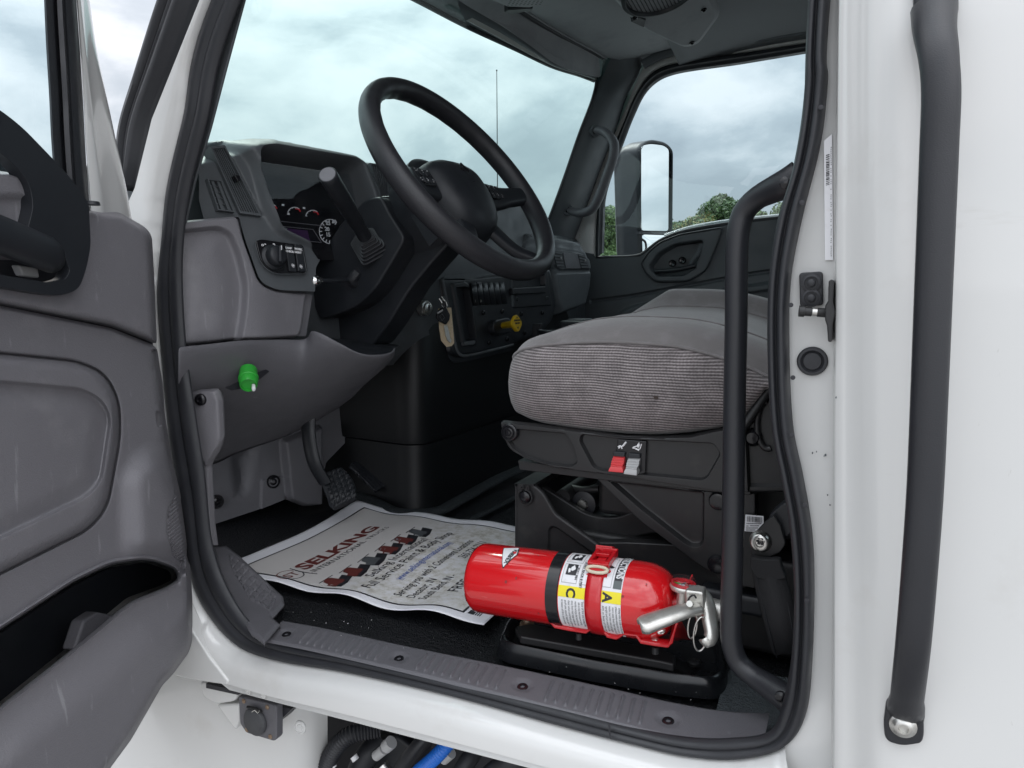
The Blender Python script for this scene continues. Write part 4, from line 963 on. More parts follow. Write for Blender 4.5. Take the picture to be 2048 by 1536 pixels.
def wheel():
    w = bpy.data.objects  # noqa
    R, N, n = .2105, 150, 22
    vs, fs = [], []
    for i in range(N):
        t = 2 * PI * i / N                                   # 0 at the top
        d = WT * math.cos(t) + WS * math.sin(t)
        up = math.cos(t)
        grip = 0.0
        if math.cos(t) > -0.1: grip = 0.10 * (0.5 + 0.5 * math.cos(t * 30)) * min(1, (math.cos(t) + .1) * 2)
        for k in range(n):
            a = 2 * PI * k / n
            rr, ra = .0175, .0205
            f = 1.0
            if math.cos(a) < 0: f = 1 - grip * (-math.cos(a)) * (.6 + .4 * (math.sin(a) < 0))
            vs.append(WC + d * (R + rr * f * math.cos(a)) + WN * (ra * (1 - .4 * (1 - f)) * math.sin(a)))
    for i in range(N):
        for k in range(n):
            fs.append((i * n + k, ((i + 1) % N) * n + k, ((i + 1) % N) * n + (k + 1) % n, i * n + (k + 1) % n))
    W = make('steering_wheel', vs, fs, M_LEATHER, TRUCK, smooth=180)
    # centre pad: a domed cushion set back from the rim plane
    pad2 = round_poly([(-.078, .058), (-.03, .076), (.03, .076), (.078, .058), (.082, -.01), (.062, -.066), (.028, -.092), (-.028, -.092), (-.062, -.066), (-.082, -.01)], .035, 6)
    pad2 = [tuple(p) for p in resample(pad2, 64, True)]
    rows = []
    for s, k in [(1.02, -.075), (1.03, -.045), (1.0, -.030), (.96, -.018), (.88, -.008), (.72, .002), (.5, .008), (.25, .011), (.02, .012)]:
        rows.append([wp(x * s, y * s, k) for x, y in pad2])
    pd = MB().loft(rows, closed=True).build('horn_pad', M_BLACK, W, smooth=60)
    # embossed plain diamond-shaped mark and lettering bar on the pad
    b = MB()
    for x0, y0_, x1, y1 in [(-.012, .030, 0, .046), (0, .046, .012, .030), (.012, .030, 0, .022), (0, .022, -.012, .030)]:
        b.tube([wp(x0, y0_, .0095), wp(x1, y1, .0095)], .0016, 6)
    b.build('pad_emblem', M_GLOSSBLK, pd)
    # spokes
    def spoke(path, wd, th, nm='spoke'):
        P = smooth3([wp(*p) for p in path], 18); 
        ws = np.interp(np.linspace(0, 1, 18), np.linspace(0, 1, len(wd)), wd)
        b = MB(); vs = []
        for i, p in enumerate(P):
            a = P[max(i - 1, 0)]; c = P[min(i + 1, 17)]; t = (c - a).normalized(); sdv = WN.cross(t).normalized(); nn = t.cross(sdv)
            for k in range(14):
                an = 2 * PI * k / 14; ca, sa = math.cos(an), math.sin(an)
                q = lambda z: math.copysign(abs(z) ** .65, z)
                vs.append(p + sdv * (q(ca) * ws[i]) + nn * (q(sa) * th))
        fs = [(i * 14 + k, i * 14 + (k + 1) % 14, (i + 1) * 14 + (k + 1) % 14, (i + 1) * 14 + k) for i in range(17) for k in range(14)] + [list(range(14)), list(range(17 * 14, 18 * 14))]
        b.add(vs, fs)
        return b.build(nm, M_BLACK, W, smooth=60)
    for s in (-1, 1):
        spoke([(s * .06, .012, -.030), (s * .12, .010, -.026), (s * .17, .008, -.012), (s * .207, .006, .0)], [.034, .030, .021, .019], .012)
        spoke([(s * .040, -.070, -.030), (s * .070, -.125, -.024), (s * .092, -.155, -.010), (s * .103, -.168, -.004)], [.022, .017, .014, .012], .010)
        # switch cluster on the spoke
        cl = MB().box(wp(s * .112, .014, -.0155), (.052, .036, .006), WS + WN * (-.1 * s), WT).build('spoke_switch_panel', M_GLOSSBLK, W, bevel=.004)
        for i in (-1, 0, 1):
            for j in (-1, 1):
                MB().box(wp(s * .112 + i * .016, .014 + j * .0085, -.0115), (.013, .015, .003), WS, WT).build('spoke_button', M_BLACK, cl, bevel=.0015)
        rnd = random.Random(3)
        b = MB()
        for i in (-1, 0, 1):
            for j in (-1, 1):
                c = (s * .112 + i * .016, .014 + j * .0095)
                for q in range(3):
                    dx, dy = rnd.uniform(-.004, .002), rnd.uniform(-.004, .003)
                    b.poly([wp(c[0] + dx, c[1] + dy, -.0096), wp(c[0] + dx + .0024, c[1] + dy, -.0096), wp(c[0] + dx + .0024, c[1] + dy + .0012, -.0096), wp(c[0] + dx, c[1] + dy + .0012, -.0096)])
        b.build('button_symbol', M_WINK, cl, smooth=None)
wheel()
# ================================================================== CENTRE STACK, PASSENGER DASH, KEYS
def zc3(x, y): return 840 + x / 5.689, 520 + y / 5.689
def centre():
    o, n = U(960, 620, x=-.875), V((1, -.10, .10)).normalized()
    pm = plane_map(o, n); Q = lambda u, v, k=0.0: UP_(u, v, o + n * k, n)
    ex = (Q(1010, 590) - Q(960, 592)).normalized(); ex = (ex - V((0, 0, ex.z))).normalized(); ey = n.cross(ex)
    if ey.z < 0: ey = -ey
    out = round_poly([(882, 556), (905, 557), (928, 557), (1018, 548), (1102, 536), (1108, 560), (1116, 610), (1106, 645), (1080, 668), (1024, 694), (916, 714), (900, 706)], [3, 3, 4, 4, 8, 4, 10, 16, 10, 4, 14, 10])
    pocket = round_poly([zc3(385, 315), zc3(500, 308), zc3(530, 330), zc3(608, 905), zc3(490, 918), zc3(440, 600)], [2, 4, 4, 3, 3, 2])
    pframe = round_poly([zc3(345, 262), zc3(490, 240), zc3(550, 275), zc3(645, 940), zc3(620, 978), zc3(510, 985), zc3(465, 960), zc3(345, 300)], [6, 4, 8, 6, 5, 4, 6, 6])
    radio = round_poly([zc3(1040, 195), zc3(1405, 165), zc3(1412, 292), zc3(1050, 312)], 2)
    rplate = round_poly([zc3(1030, 160), zc3(1440, 125), zc3(1492, 512), zc3(1048, 545)], 2)
    def h(P):
        k = -.010 * sstep((5 - sdist(P, out)) / 5) ** 2
        k += .007 * sstep((sdist(P, pframe) + .5) / 3.5)
        k -= .060 * sstep((sdist(P, pocket) + .5) / 2.2)
        k += .004 * sstep((sdist(P, rplate) + .5) / 1.5)
        k -= .050 * sstep((sdist(P, radio) + .3) / 1.5)
        return k
    c = relief('centre_panel', out, pm, h, M_BLACK, DASHO, step=5, fine=1.7, feats=[pocket, pframe, radio, rplate, out], fw=5, smooth=55)
    MB().prism([Q(u, v, -.012) for u, v in [(884, 560), (1100, 540), (1112, 610), (1100, 645), (916, 708)]], n * -.10).build('panel_core', M_BLACK, c)
    # rim of the outer bezel at the lower left
    path = smooth3([Q(*zc3(250, 215), .0), Q(*zc3(340, 640), .0), Q(*zc3(425, 1040), .0), Q(*zc3(470, 1085), .0), Q(*zc3(800, 1030), .0), Q(*zc3(1060, 965), .0)], 50)
    MB().tube(path, .004, 10).build('panel_rim', M_DASH, c, smooth=80)
    fr2 = [zc3(235, 260), zc3(262, 230), zc3(430, 1085), zc3(800, 1050), zc3(1060, 985), zc3(1050, 1030), zc3(480, 1165), zc3(380, 1165), zc3(325, 1120)]
    MB().prism([Q(u, v, -.012) for u, v in round_poly(fr2, 6)], n * -.08).build('panel_surround', M_BLACK, c, bevel=.004)
    # sloping upper face, in a paler plastic so that it looks lit
    up = [zc3(258, 214), zc3(425, 15), zc3(720, 12), zc3(1010, 178), zc3(1012, 260), zc3(940, 250), zc3(560, 250), zc3(500, 212)]
    dz = [0, -.05, -.05, -.03, -.002, -.002, -.002, -.001]
    pts = [Q(u, v, k) for (u, v), k in zip(up, dz)]
    MB().poly(pts).build('upper_panel_face', M_DASH, c, smooth=None)
    # demister strip above
    st = MB().prism([Q(u, v, -.045) for u, v in [(914, 522), (921, 510), (958, 508), (967, 519)]], n * -.01).build('demister_strip', M_INK, c)
    b = MB()
    for i in range(6):
        s = (i + .15) / 6; e = (i + .75) / 6
        b.prism([Q(921 + 37 * s, 511 - s, -.043), Q(921 + 37 * e, 511 - e, -.043), Q(916 + 50 * e, 520.5 - 1.5 * e, -.043), Q(916 + 50 * s, 520.5 - 1.5 * s, -.043)], n * -.004)
    b.build('strip_teeth', M_GREYPL, st)
    # pocket: sloping floor piece that catches the light, lip at the foot
    MB().poly([Q(*zc3(430, 590), -.02), Q(*zc3(455, 730), -.012), Q(*zc3(580, 735), -.05), Q(*zc3(440, 610), -.05)]).build('pocket_slope', M_DASH, c, smooth=None)
    MB().prism([Q(*zc3(500, 935), .010), Q(*zc3(632, 915), .010), Q(*zc3(630, 945), .010), Q(*zc3(610, 965), .010), Q(*zc3(512, 975), .010)], n * -.012).build('pocket_lip', M_DASH, c, bevel=.0015)
    # rocker switch row
    tl, tr, br, bl = V((*zc3(578, 258), 0)), V((*zc3(955, 250), 0)), V((*zc3(1000, 495), 0)), V((*zc3(612, 520), 0))
    MB().poly([Q(p.x, p.y, .0008) for p in (tl, tr, br, bl)]).build('switch_bay', M_INK, c, smooth=None)
    for i in range(6):
        s0, s1 = (i + .03) / 6, (i + .97) / 6
        rows = []
        for t, k in [(0, .002), (0.02, .006), (.12, .012), (.28, .0165), (.45, .018), (.6, .016), (.8, .009), (.97, .003), (1.0, .001)]:
            a = tl.lerp(bl, t); b2 = tr.lerp(br, t)
            rows.append([Q(*(a.lerp(b2, s).to_2d()), k - (.0012 if e else 0)) for s, e in ((s0, 1), (s0 + .012, 0), ((s0 + s1) / 2, 0), (s1 - .012, 0), (s1, 1))])
        sw = MB().loft(rows).build('dash_rocker', M_BLACK, c, smooth=60)
        if i == 1:
            a = tl.lerp(tr, .19); MB().prism([Q(a.x, a.y - 1, .016), Q(a.x + 9, a.y - 1.2, .016), Q(a.x + 10, a.y + 2, .018), Q(a.x + 1, a.y + 2.2, .018)], n * -.004).build('rocker_notch', M_INK, sw)
        if i < 2:
            b = MB()
            for (dx, dy, w, hh) in ([(.05, .50, .04, .10), (.06, .74, .02, .09), (.045, .84, .05, .015), (.04, .90, .06, .012)] if i == 0 else [(.05, .74, .014, .13), (.075, .76, .012, .10), (.04, .98, .07, .014)]):
                s = i / 6 + dx; p0 = tl.lerp(bl, dy).lerp(tr.lerp(br, dy), s); p1 = tl.lerp(bl, dy + hh).lerp(tr.lerp(br, dy + hh), s); dw = (tr - tl) * w * .55
                kk = .0172 if dy < .7 else (.0125 if dy < .9 else .005)
                b.poly([Q(p0.x, p0.y, kk), Q(p0.x + dw.x, p0.y, kk), Q(p1.x + dw.x, p1.y, kk - .002), Q(p1.x, p1.y, kk - .002)])
            b.build('switch_symbol', M_GREYPL, sw, smooth=None)
    # cassette bar of the blank radio bay
    b = MB(); b.prism([Q(*zc3(1050, 322), .012), Q(*zc3(1430, 300), .012), Q(*zc3(1436, 372), .012), Q(*zc3(1062, 392), .012)], n * -.012)
    b.build('bay_crossbar', M_BLACK, c, bevel=.002)
    # brake knob boss, knob and its diamond face
    pts = round_poly([zc3(765, 690), zc3(920, 660), zc3(958, 690), zc3(965, 830), zc3(800, 862), zc3(752, 800)], 7, 6)
    MB().prism([Q(u, v, -.004) for u, v in pts], n * .024).build('brake_knob_boss', M_BLACK, c, bevel=.005, bseg=3)
    k0 = Q(*zc3(938, 745), .018); k1 = Q(*zc3(1085, 722), .078)
    kd = (k1 - k0).normalized()
    kn = MB().lathe([(.0095, 0), (.0085, .001), (.0085, .020), (.0090, .022), (.0090, (k1 - k0).length - .004), (.0105, (k1 - k0).length - .002), (0, (k1 - k0).length)], k0, kd, 26).build('parking_brake_knob', M_YPLAST, c, smooth=40)
    fn = V((.97, -.20, .10)).normalized(); fx = V((0, 1, 0)); fx = (fx - fn * fx.dot(fn)).normalized(); fy = fn.cross(fx)
    dm = round_poly([(-.024, 0), (0, .026), (.024, 0), (0, -.026)], .012, 5)
    f = MB().prism([k1 + fx * x + fy * y - fn * .003 for x, y in dm], fn * .010).build('knob_face', M_YPLAST, kn, bevel=.002)
    for s, yy in (('PARKING', .0055), ('BRAKE', -.002)):
        text('knob_word', s, k1 + fn * .0073 + fy * yy, fx, fy, .0065, M_INK, kn, align='CENTER', bold=.0002)
    b = MB(); b.poly([k1 + fn * .0074 + fx * x + fy * y for x, y in [(-.004, -.009), (.004, -.009), (0, -.016)]]); b.poly([k1 + fn * .0074 + fx * x + fy * y for x, y in [(-.003, .013), (.003, .013), (0, .018)]]); b.build('knob_arrow', M_INK, kn, smooth=None)
    for u, v in [zc3(720, 600), zc3(935, 585), zc3(1150, 615), zc3(1390, 600), zc3(785, 940), zc3(990, 900), zc3(1190, 830), zc3(1095, 445), zc3(1436, 440)]:
        q = Q(u, v, .0015)
        MB().lathe([(.0062, -.002), (.0058, .0026), (.0045, .0034), (.0030, .0034), (.0026, .0008), (0, .0006)], q, n, 18).build('screw', M_GLOSSBLK, c, smooth=45)
    # small tray and cup holder behind the seat edge
    tr_ = MB()
    P = [U(u, v, x=-.79) for u, v in [(1062, 668), (1066, 652), (1072, 640), (1090, 650), (1120, 650), (1140, 656), (1140, 690), (1062, 700)]]
    cp = U(1104, 668, x=-.74)
    hold = MB().lathe([(.030, -.06), (.036, .0), (.040, .004), (.040, .010), (.036, .012), (.034, .010), (.030, -.05), (0, -.05)], cp, (0, 0, 1), 30).build('cup_holder', M_BLACK, DASHO, smooth=45)
    cp2 = U(1160, 658, x=-.70)
    MB().box(cp2, (.09, .10, .05)).build('console_box', M_BLACK, DASHO, bevel=.008)
    MB().box(cp2 + V((0, 0, .026)), (.05, .07, .006)).build('console_lid', M_DASH, DASHO, bevel=.002)
    MB().box(U(1075, 668, x=-.80), (.03, .012, .06)).build('console_latch', M_BLACK, DASHO, bevel=.003)
centre()
def passenger_dash():
    o, n = U(1130, 530, x=-.865), V((1, -.12, .12)).normalized()
    pm = plane_map(o, n); Q = lambda u, v, k=0.0: UP_(u, v, o + n * k, n)
    out = round_poly([(1050, 462), (1096, 469), (1147, 477), (1165, 484), (1180, 506), (1187, 540), (1184, 580), (1174, 612), (1122, 630), (1114, 608), (1102, 540), (1040, 520)], [2, 4, 10, 10, 12, 12, 16, 8, 3, 2, 2, 2])
    vp = round_poly([(1096, 495), (1162, 508), (1180, 522), (1180, 539), (1118, 540), (1106, 530)], [3, 10, 8, 4, 4, 4]); lid = [(1040, 490), (1098, 488), (1185, 505), (1190, 498), (1096, 483), (1040, 484)]
    gl = round_poly([(1112, 548), (1188, 545), (1183, 580), (1172, 610), (1122, 628)], 4)
    def h(P):
        k = -.035 * sstep((10 - sdist(P, out)) / 12) ** 2
        k += .006 * sstep((sdist(P, vp) + 1) / 2) + .004 * sstep((sdist(P, gl) + 1) / 2)
        k -= .003 * sstep((sdist(P, lid) + 1) / 2)
        return k
    c = relief('passenger_dash_panel', out, pm, h, M_DASH, DASHO, step=6, fine=2, feats=[vp, gl, out], fw=6, smooth=55)
    MB().prism([Q(u, v, -.03) for u, v in [(1045, 466), (1096, 473), (1160, 486), (1180, 540), (1172, 606), (1122, 624), (1040, 540)]], n * -.12).build('panel_core', M_DASH, c)
    for quad in ([(1106, 501), (1123, 504), (1129, 534), (1114, 534)], [(1156, 507), (1170, 511), (1178, 537), (1163, 537)]):
        q = [V((*p, 0)) for p in quad]
        at = lambda s, t, k: Q(*(q[0].lerp(q[1], s).lerp(q[3].lerp(q[2], s), t).to_2d()), k)
        w = MB().prism([at(0, 0, .0085), at(1, 0, .0085), at(1, 1, .0085), at(0, 1, .0085)], n * -.001).build('dash_air_outlet', M_INK, DASHO)
        b = MB()
        for i in range(5):
            t = (i + .25) / 5; b.prism([at(.03, t, .0110), at(.97, t, .0110), at(.97, t + .10, .0110), at(.03, t + .10, .0110)], n * -.002)
        b.build('outlet_slats', M_DASH, w)
        p = at(.72, .42, .012); MB().lathe([(.003, 0), (.003, .004), (0, .0045)], p, n, 12).build('outlet_thumb_knob', M_GREYPL, w)
    door = MB().prism([Q(u, v, .0065) for u, v in [(1125, 505), (1154, 507), (1161, 537), (1131, 537)]], n * .002).build('blank_cover', M_GREY2, DASHO, bevel=.001)
    text('cover_word', 'AIRBAG', Q(1050, 472, .004), (Q(1075, 476) - Q(1050, 472)), (Q(1050, 462) - Q(1050, 476)), .012, M_BLACK, c)
passenger_dash()
def keys():
    k0 = U(888, 602, x=-.825)
    K = thing('key_bunch', 'truck key with black bow and cream card tag hanging beside the dash pocket', 'keys', k0)
    n = V((.86, -.48, .1)).normalized(); ex = V((0, 0, 1)).cross(n).normalized(); ey = n.cross(ex)
    def q(u, v, k=0.0): return UP_(u, v, k0 + n * k, n)
    MB().tube([V(p) for p in smooth3([q(u, v, .003) for u, v in [(886, 598), (892, 604), (894, 612), (890, 618), (884, 612), (883, 603)]], 26, True)], .0009, 8, closed=True).build('split_ring', M_METAL, K)
    tagp = [(876, 617), (902, 615), (908, 686), (903, 692), (893, 694), (882, 681), (878, 655)]
    MB().prism([q(u, v, -.004) for u, v in tagp], n * .0012).build('card_tag', M_TAG, K)
    bow = round_poly([(872, 626), (880, 616), (890, 614), (898, 630), (897, 640), (890, 650), (878, 644), (871, 636)], 3)
    bw = MB().prism([q(u, v, .0) for u, v in bow], n * .0055).build('key_bow', M_GLOSSBLK, K, bevel=.0014)
    e = [(879, 633), (884, 628), (889, 635), (884, 641)]
    for a, b in zip(e, e[1:] + e[:1]): MB().tube([q(*a, .006), q(*b, .006)], .0005, 5).build('bow_emblem_line', M_DASH, bw)
    MB().prism([q(u, v, .0058) for u, v in [(874, 625), (885, 618.5), (886, 621.5), (875, 628)]], n * .0006).build('bow_band', M_GREYPL, bw)
    MB().prism([q(u, v, .001) for u, v in [(887, 652), (893, 650), (897, 664), (899, 676), (902, 681), (900, 686), (898, 683), (896, 684), (895, 680), (893, 680), (892, 674), (890, 672), (889, 662)]], n * .0030).build('key_blade', M_SATIN, K)
    MB().tube([q(878, 597, .004), q(884, 606, .004)], .0012, 8).build('ring_clip', M_METAL, K); MB().tube([q(883, 593, .004), q(890, 603, .004)], .0012, 8).build('ring_clip', M_METAL, K)
    # hook that carries it
    MB().tube(smooth3([q(886, 598, -.06), q(887, 594, -.02), q(888, 600, .002), q(890, 605, .004)], 12), .0022, 8).build('key_hook', M_BLACK, DASHO)
keys()

# ================================================================== FAR SIDE: PILLAR, DOOR, MIRROR; ROOF; GLASS
def z3(x, y): return 850 + x / 2.56, y / 2.56
def far_side():
    Y = 1.93
    # far A-pillar trim
    L = [(1189, 120), (1191, 160), (1184, 195), (1156, 270), (1124, 363), (1088, 459), (1070, 500)]
    R = [(1291, 100), (1277, 146), (1254, 190), (1232, 256), (1198, 345), (1152, 470), (1138, 510)]
    A = catmull([U(u, v, x=x) for (u, v), x in zip(L, [-.90, -.90, -.90, -.935, -.985, -1.06, -1.1])], 50); B = catmull([U(u, v, y=Y) for u, v in R], 50)
    prof = [(-.03, (0, .10, 0)), (0, (0, .012, 0)), (.03, (.006, 0, 0)), (.15, (.020, -.006, 0)), (.4, (.030, -.012, 0)), (.75, (.022, -.012, 0)), (.95, (.010, -.010, 0)), (1.0, (0, 0, 0)), (1.0, (0, .05, 0))]
    pl = MB().loft([[V(a + (b - a) * t) + V(w) for a, b in zip(A, B)] for t, w in prof]).build('far_pillar_trim', M_DASH, TRUCK, smooth=60)
    # windscreen edge seal along the pillar
    MB().tube([V(p) + V((.004, .0, 0)) for p in A], .006, 8).build('windscreen_seal', M_RUBBER, pl)
    # grab handle on it
    def hp(u, v, k=0.0):
        p = U(u, v, y=1.80); return p + (CAMP - p).normalized() * k
    pth = smooth3([hp(1190, 262, .012), hp(1203, 262, .026), hp(1218, 272, .045), hp(1228, 288, .055), hp(1226, 315, .058), hp(1212, 355, .058), hp(1196, 398, .055), hp(1184, 418, .045), hp(1160, 426, .026), hp(1140, 421, .012)], 60)
    g = MB().tube(pth, .0185, 14, ell=(1.1, .85, (.3, 1, 0))).build('pillar_grab_handle', M_GREY2, TRUCK, smooth=80)
    for (u, v) in ((1191, 262), (1136, 420)):
        p = hp(u, v, .028); nn = (CAMP - p).normalized() + V((.3, 0, 0)); nn.normalize()
        MB().lathe([(.022, -.03), (.022, .0), (.019, .004), (.0125, .004), (.0115, -.002), (0, -.002)], p, nn, 26).build('handle_foot', M_DASH, g, smooth=45)
        MB().lathe([(.0105, -.003), (.0105, .001), (.006, .0015), (.005, -.001), (0, -.001)], p + nn * .001, nn, 20).build('handle_screw', M_GLOSSBLK, g, smooth=45)
    # white door frame strip and the black window seal
    W = [(1146, 520), (1152, 478), (1184, 400), (1241, 250), (1264, 184), (1284, 145), (1311, 121), (1377, 105), (1500, 88), (1612, 71), (1760, 45)]
    S = [(1190, 524), (1190, 480), (1198, 398), (1225, 301), (1248, 242), (1272, 187), (1295, 152), (1319, 135), (1397, 117), (1500, 102), (1612, 85), (1760, 62)]
    G = [(1203, 506), (1205, 440), (1207, 396), (1224, 335), (1241, 289), (1264, 230), (1287, 184), (1311, 160), (1342, 146), (1480, 124), (1612, 102), (1760, 79)]
    Wc, Sc, Gc = (catmull([U(u, v, y=Y) for u, v in q], 120) for q in (W, S, G))
    d = MB().loft([[V(p) + V((-.035, .02, -.0)) for p in Wc], [V(p) + V((-.03, .008, 0)) for p in Wc], [V(p) + V((0, .004, 0)) for p in Wc], [V(a + (b - a) * .2) for a, b in zip(Wc, Sc)], [V(a + (b - a) * .9) for a, b in zip(Wc, Sc)], [V(p) + V((0, .006, 0)) for p in Sc]]).build('passenger_door', M_JAMB, TRUCK, smooth=60)
    MB().loft([[V(p) + V((0, .006, 0)) for p in Sc], [V(a + (b - a) * .2) + V((0, -.010, 0)) for a, b in zip(Sc, Gc)], [V(a + (b - a) * .6) + V((0, -.012, 0)) for a, b in zip(Sc, Gc)], [V(a + (b - a) * .7) for a, b in zip(Sc, Gc)], [V(p) + V((0, .004, 0)) for p in Gc], [V(p) + V((0, .03, 0)) for p in Gc]]).build('window_seal', M_RUBBER, d, smooth=60)
    # glass and the strip along the belt
    gl = [(1195, 530), (1195, 395), (1235, 285), (1285, 180), (1312, 155), (1480, 118), (1780, 70), (1780, 520)]
    MB().poly([U(u, v, y=Y + .02) for u, v in gl]).build('side_window', M_SIDEGLASS, d, smooth=None)
    belt = [(1194, 516), (1280, 511), (1292, 503), (1320, 482), (1358, 466), (1455, 448), (1560, 436), (1780, 412)]
    bp = smooth3([U(u, v, y=Y + .010) for u, v in belt], 60)
    MB().tube(bp, .008, 8).build('belt_seal', M_RUBBER, d, smooth=80)
    bp2 = smooth3([U(u, v - 5, y=Y + .045) for u, v in [(1330, 478), (1380, 462), (1455, 449), (1560, 438), (1780, 414)]], 40)
    MB().tube(bp2, .010, 8).build('belt_moulding', M_WHITE, d, smooth=80)
    # trim panel
    pm = plane_map(V((0, Y - .02, 0)), V((0, -1, 0)))
    out = [(1120, 496), (1188, 508), (1192, 518), (1280, 513), (1292, 505), (1320, 484), (1358, 468), (1455, 450), (1560, 438), (1780, 414), (1800, 900), (1050, 900), (1080, 700), (1110, 600)]
    bez = round_poly([(1284, 527), (1300, 503), (1322, 485), (1360, 470), (1446, 456), (1434, 492), (1413, 540), (1378, 562), (1312, 563), (1293, 546)], [6, 8, 8, 8, 5, 8, 12, 12, 10, 8])
    rec = round_poly([(1297, 534), (1318, 506), (1350, 488), (1408, 480), (1400, 510), (1392, 536), (1368, 552), (1316, 554)], 8)
    grv1 = [(1180, 600), (1260, 590), (1500, 545), (1700, 520), (1700, 526), (1500, 551), (1260, 596), (1180, 606)]
    arm = round_poly([(1230, 632), (1262, 612), (1450, 578), (1700, 540), (1700, 660), (1240, 660)], [6, 16, 10, 2, 2, 6]); arm2 = round_poly([(1250, 640), (1285, 622), (1450, 592), (1700, 556), (1700, 660), (1260, 660)], [6, 12, 10, 2, 2, 6])
    seam = [(1432, 458), (1447, 455), (1424, 535), (1408, 560), (1402, 556), (1418, 530)]
    def h(P):
        k = .012 * sstep((sdist(P, bez) + 1) / 3) - .045 * sstep((sdist(P, rec) + .5) / 4)
        k -= .012 * sstep((sdist(P, grv1) + 2) / 3)
        k += .030 * sstep((sdist(P, arm) + 3) / 8) - .012 * sstep((sdist(P, arm2) + 1) / 4)
        return k
    t = relief('door_trim', out, pm, h, M_DASH, d, step=12, fine=3.2, feats=[bez, rec, grv1, arm, arm2], fw=9, smooth=60)
    MB().tube([pm(u, v)[0] + V((0, -.012, 0)) for u, v in resample(bez, 70, True)], .0035, 8, closed=True).build('handle_bezel', M_BLACK, d, smooth=80)
    for u, v in ((1342, 526), (1362, 520)):
        MB().lathe([(.013, -.01), (.013, .004), (.011, .006), (.005, .004), (0, .004)], pm(u, v)[0] + V((0, .020, 0)), (0, -1, 0), 22).build('window_button', M_GLOSSBLK, d, smooth=45)
    MB().tube(smooth3([pm(1312, 543)[0] + V((0, -.004, 0)), pm(1350, 541)[0] + V((0, -.020, 0)), pm(1392, 532)[0] + V((0, -.016, 0))], 16), .009, 10).build('inner_pull', M_BLACK, d, smooth=80)
    MB().tube(smooth3([pm(1403, 490)[0] + V((0, 0, 0)), pm(1396, 510)[0] + V((0, -.014, 0)), pm(1382, 529)[0] + V((0, -.010, 0))], 12), .009, 10).build('release_lever', M_DASH, d, smooth=80)
far_side()
def mirror():
    Y = 2.42; n = V((.93, -.37, 0)).normalized(); o = U(1310, 400, y=Y)
    Q = lambda u, v, k=0.0: UP_(u, v, o + n * k, n)
    face = round_poly([(1277, 300), (1288, 283), (1302, 279), (1330, 284), (1345, 298), (1343, 520), (1281, 520)], [10, 8, 12, 10, 10, 6, 6], 5)
    back = n * -.115 + V((-.03, -.012, 0))
    b = MB(); ring0 = [Q(u, v, .0) for u, v in resample(face, 80, True)]
    c = sum(ring0, V()) / 80
    rows = [[p + (c - p) * .06 + n * -.006 for p in ring0], [p + (c - p) * .05 + n * .002 for p in ring0], [p + (c - p) * .02 + n * .004 for p in ring0], ring0, [p + n * -.02 for p in ring0], [p + back * .55 for p in ring0], [p + back * .9 + (c - p) * .05 for p in ring0], [p + back * 1.03 + (c - p) * .16 for p in ring0], [c + back * 1.06 + (p - c) * .2 for p in ring0]]
    m = b.loft(rows, closed=True).build('side_mirror', M_BLACK, TRUCK, smooth=60)
    g1 = round_poly([(1282, 292), (1300, 288), (1326, 291), (1337, 299), (1336, 462), (1282, 461)], [6, 6, 8, 6, 6, 6])
    MB().prism([Q(u, v, .002) for u, v in g1], n * .0015).build('mirror_glass', M_MIRROR, m, smooth=None)
    g2 = round_poly([(1283, 469), (1338, 471), (1337, 515), (1283, 515)], 6)
    cc = Q(1310, 492, 0)
    rows = []
    for s, k in [(1, .002), (.8, .0045), (.5, .007), (.2, .008), (.01, .0083)]: rows.append([cc + (Q(u, v, 0) - cc) * s + n * k for u, v in resample(g2, 40, True)])
    MB().loft(rows, closed=True).build('wide_angle_glass', M_MIRROR, m, smooth=180)
    MB().tube(smooth3([Q(1284, 478, .006), Q(1291, 484, .006), Q(1292, 500, .006), Q(1286, 505, .006)], 12), .004, 8).build('glass_clip', M_GLOSSBLK, m)
    MB().prism([Q(1279, 463, .003), Q(1344, 464, .003), Q(1344, 469, .003), Q(1279, 468, .003)], n * -.02).build('mirror_divider', M_BLACK, m)
    MB().tube([Q(1290, 520, -.05), U(1290, 560, y=2.05)], .03, 12).build('mirror_arm', M_BLACK, m, smooth=80)
mirror()
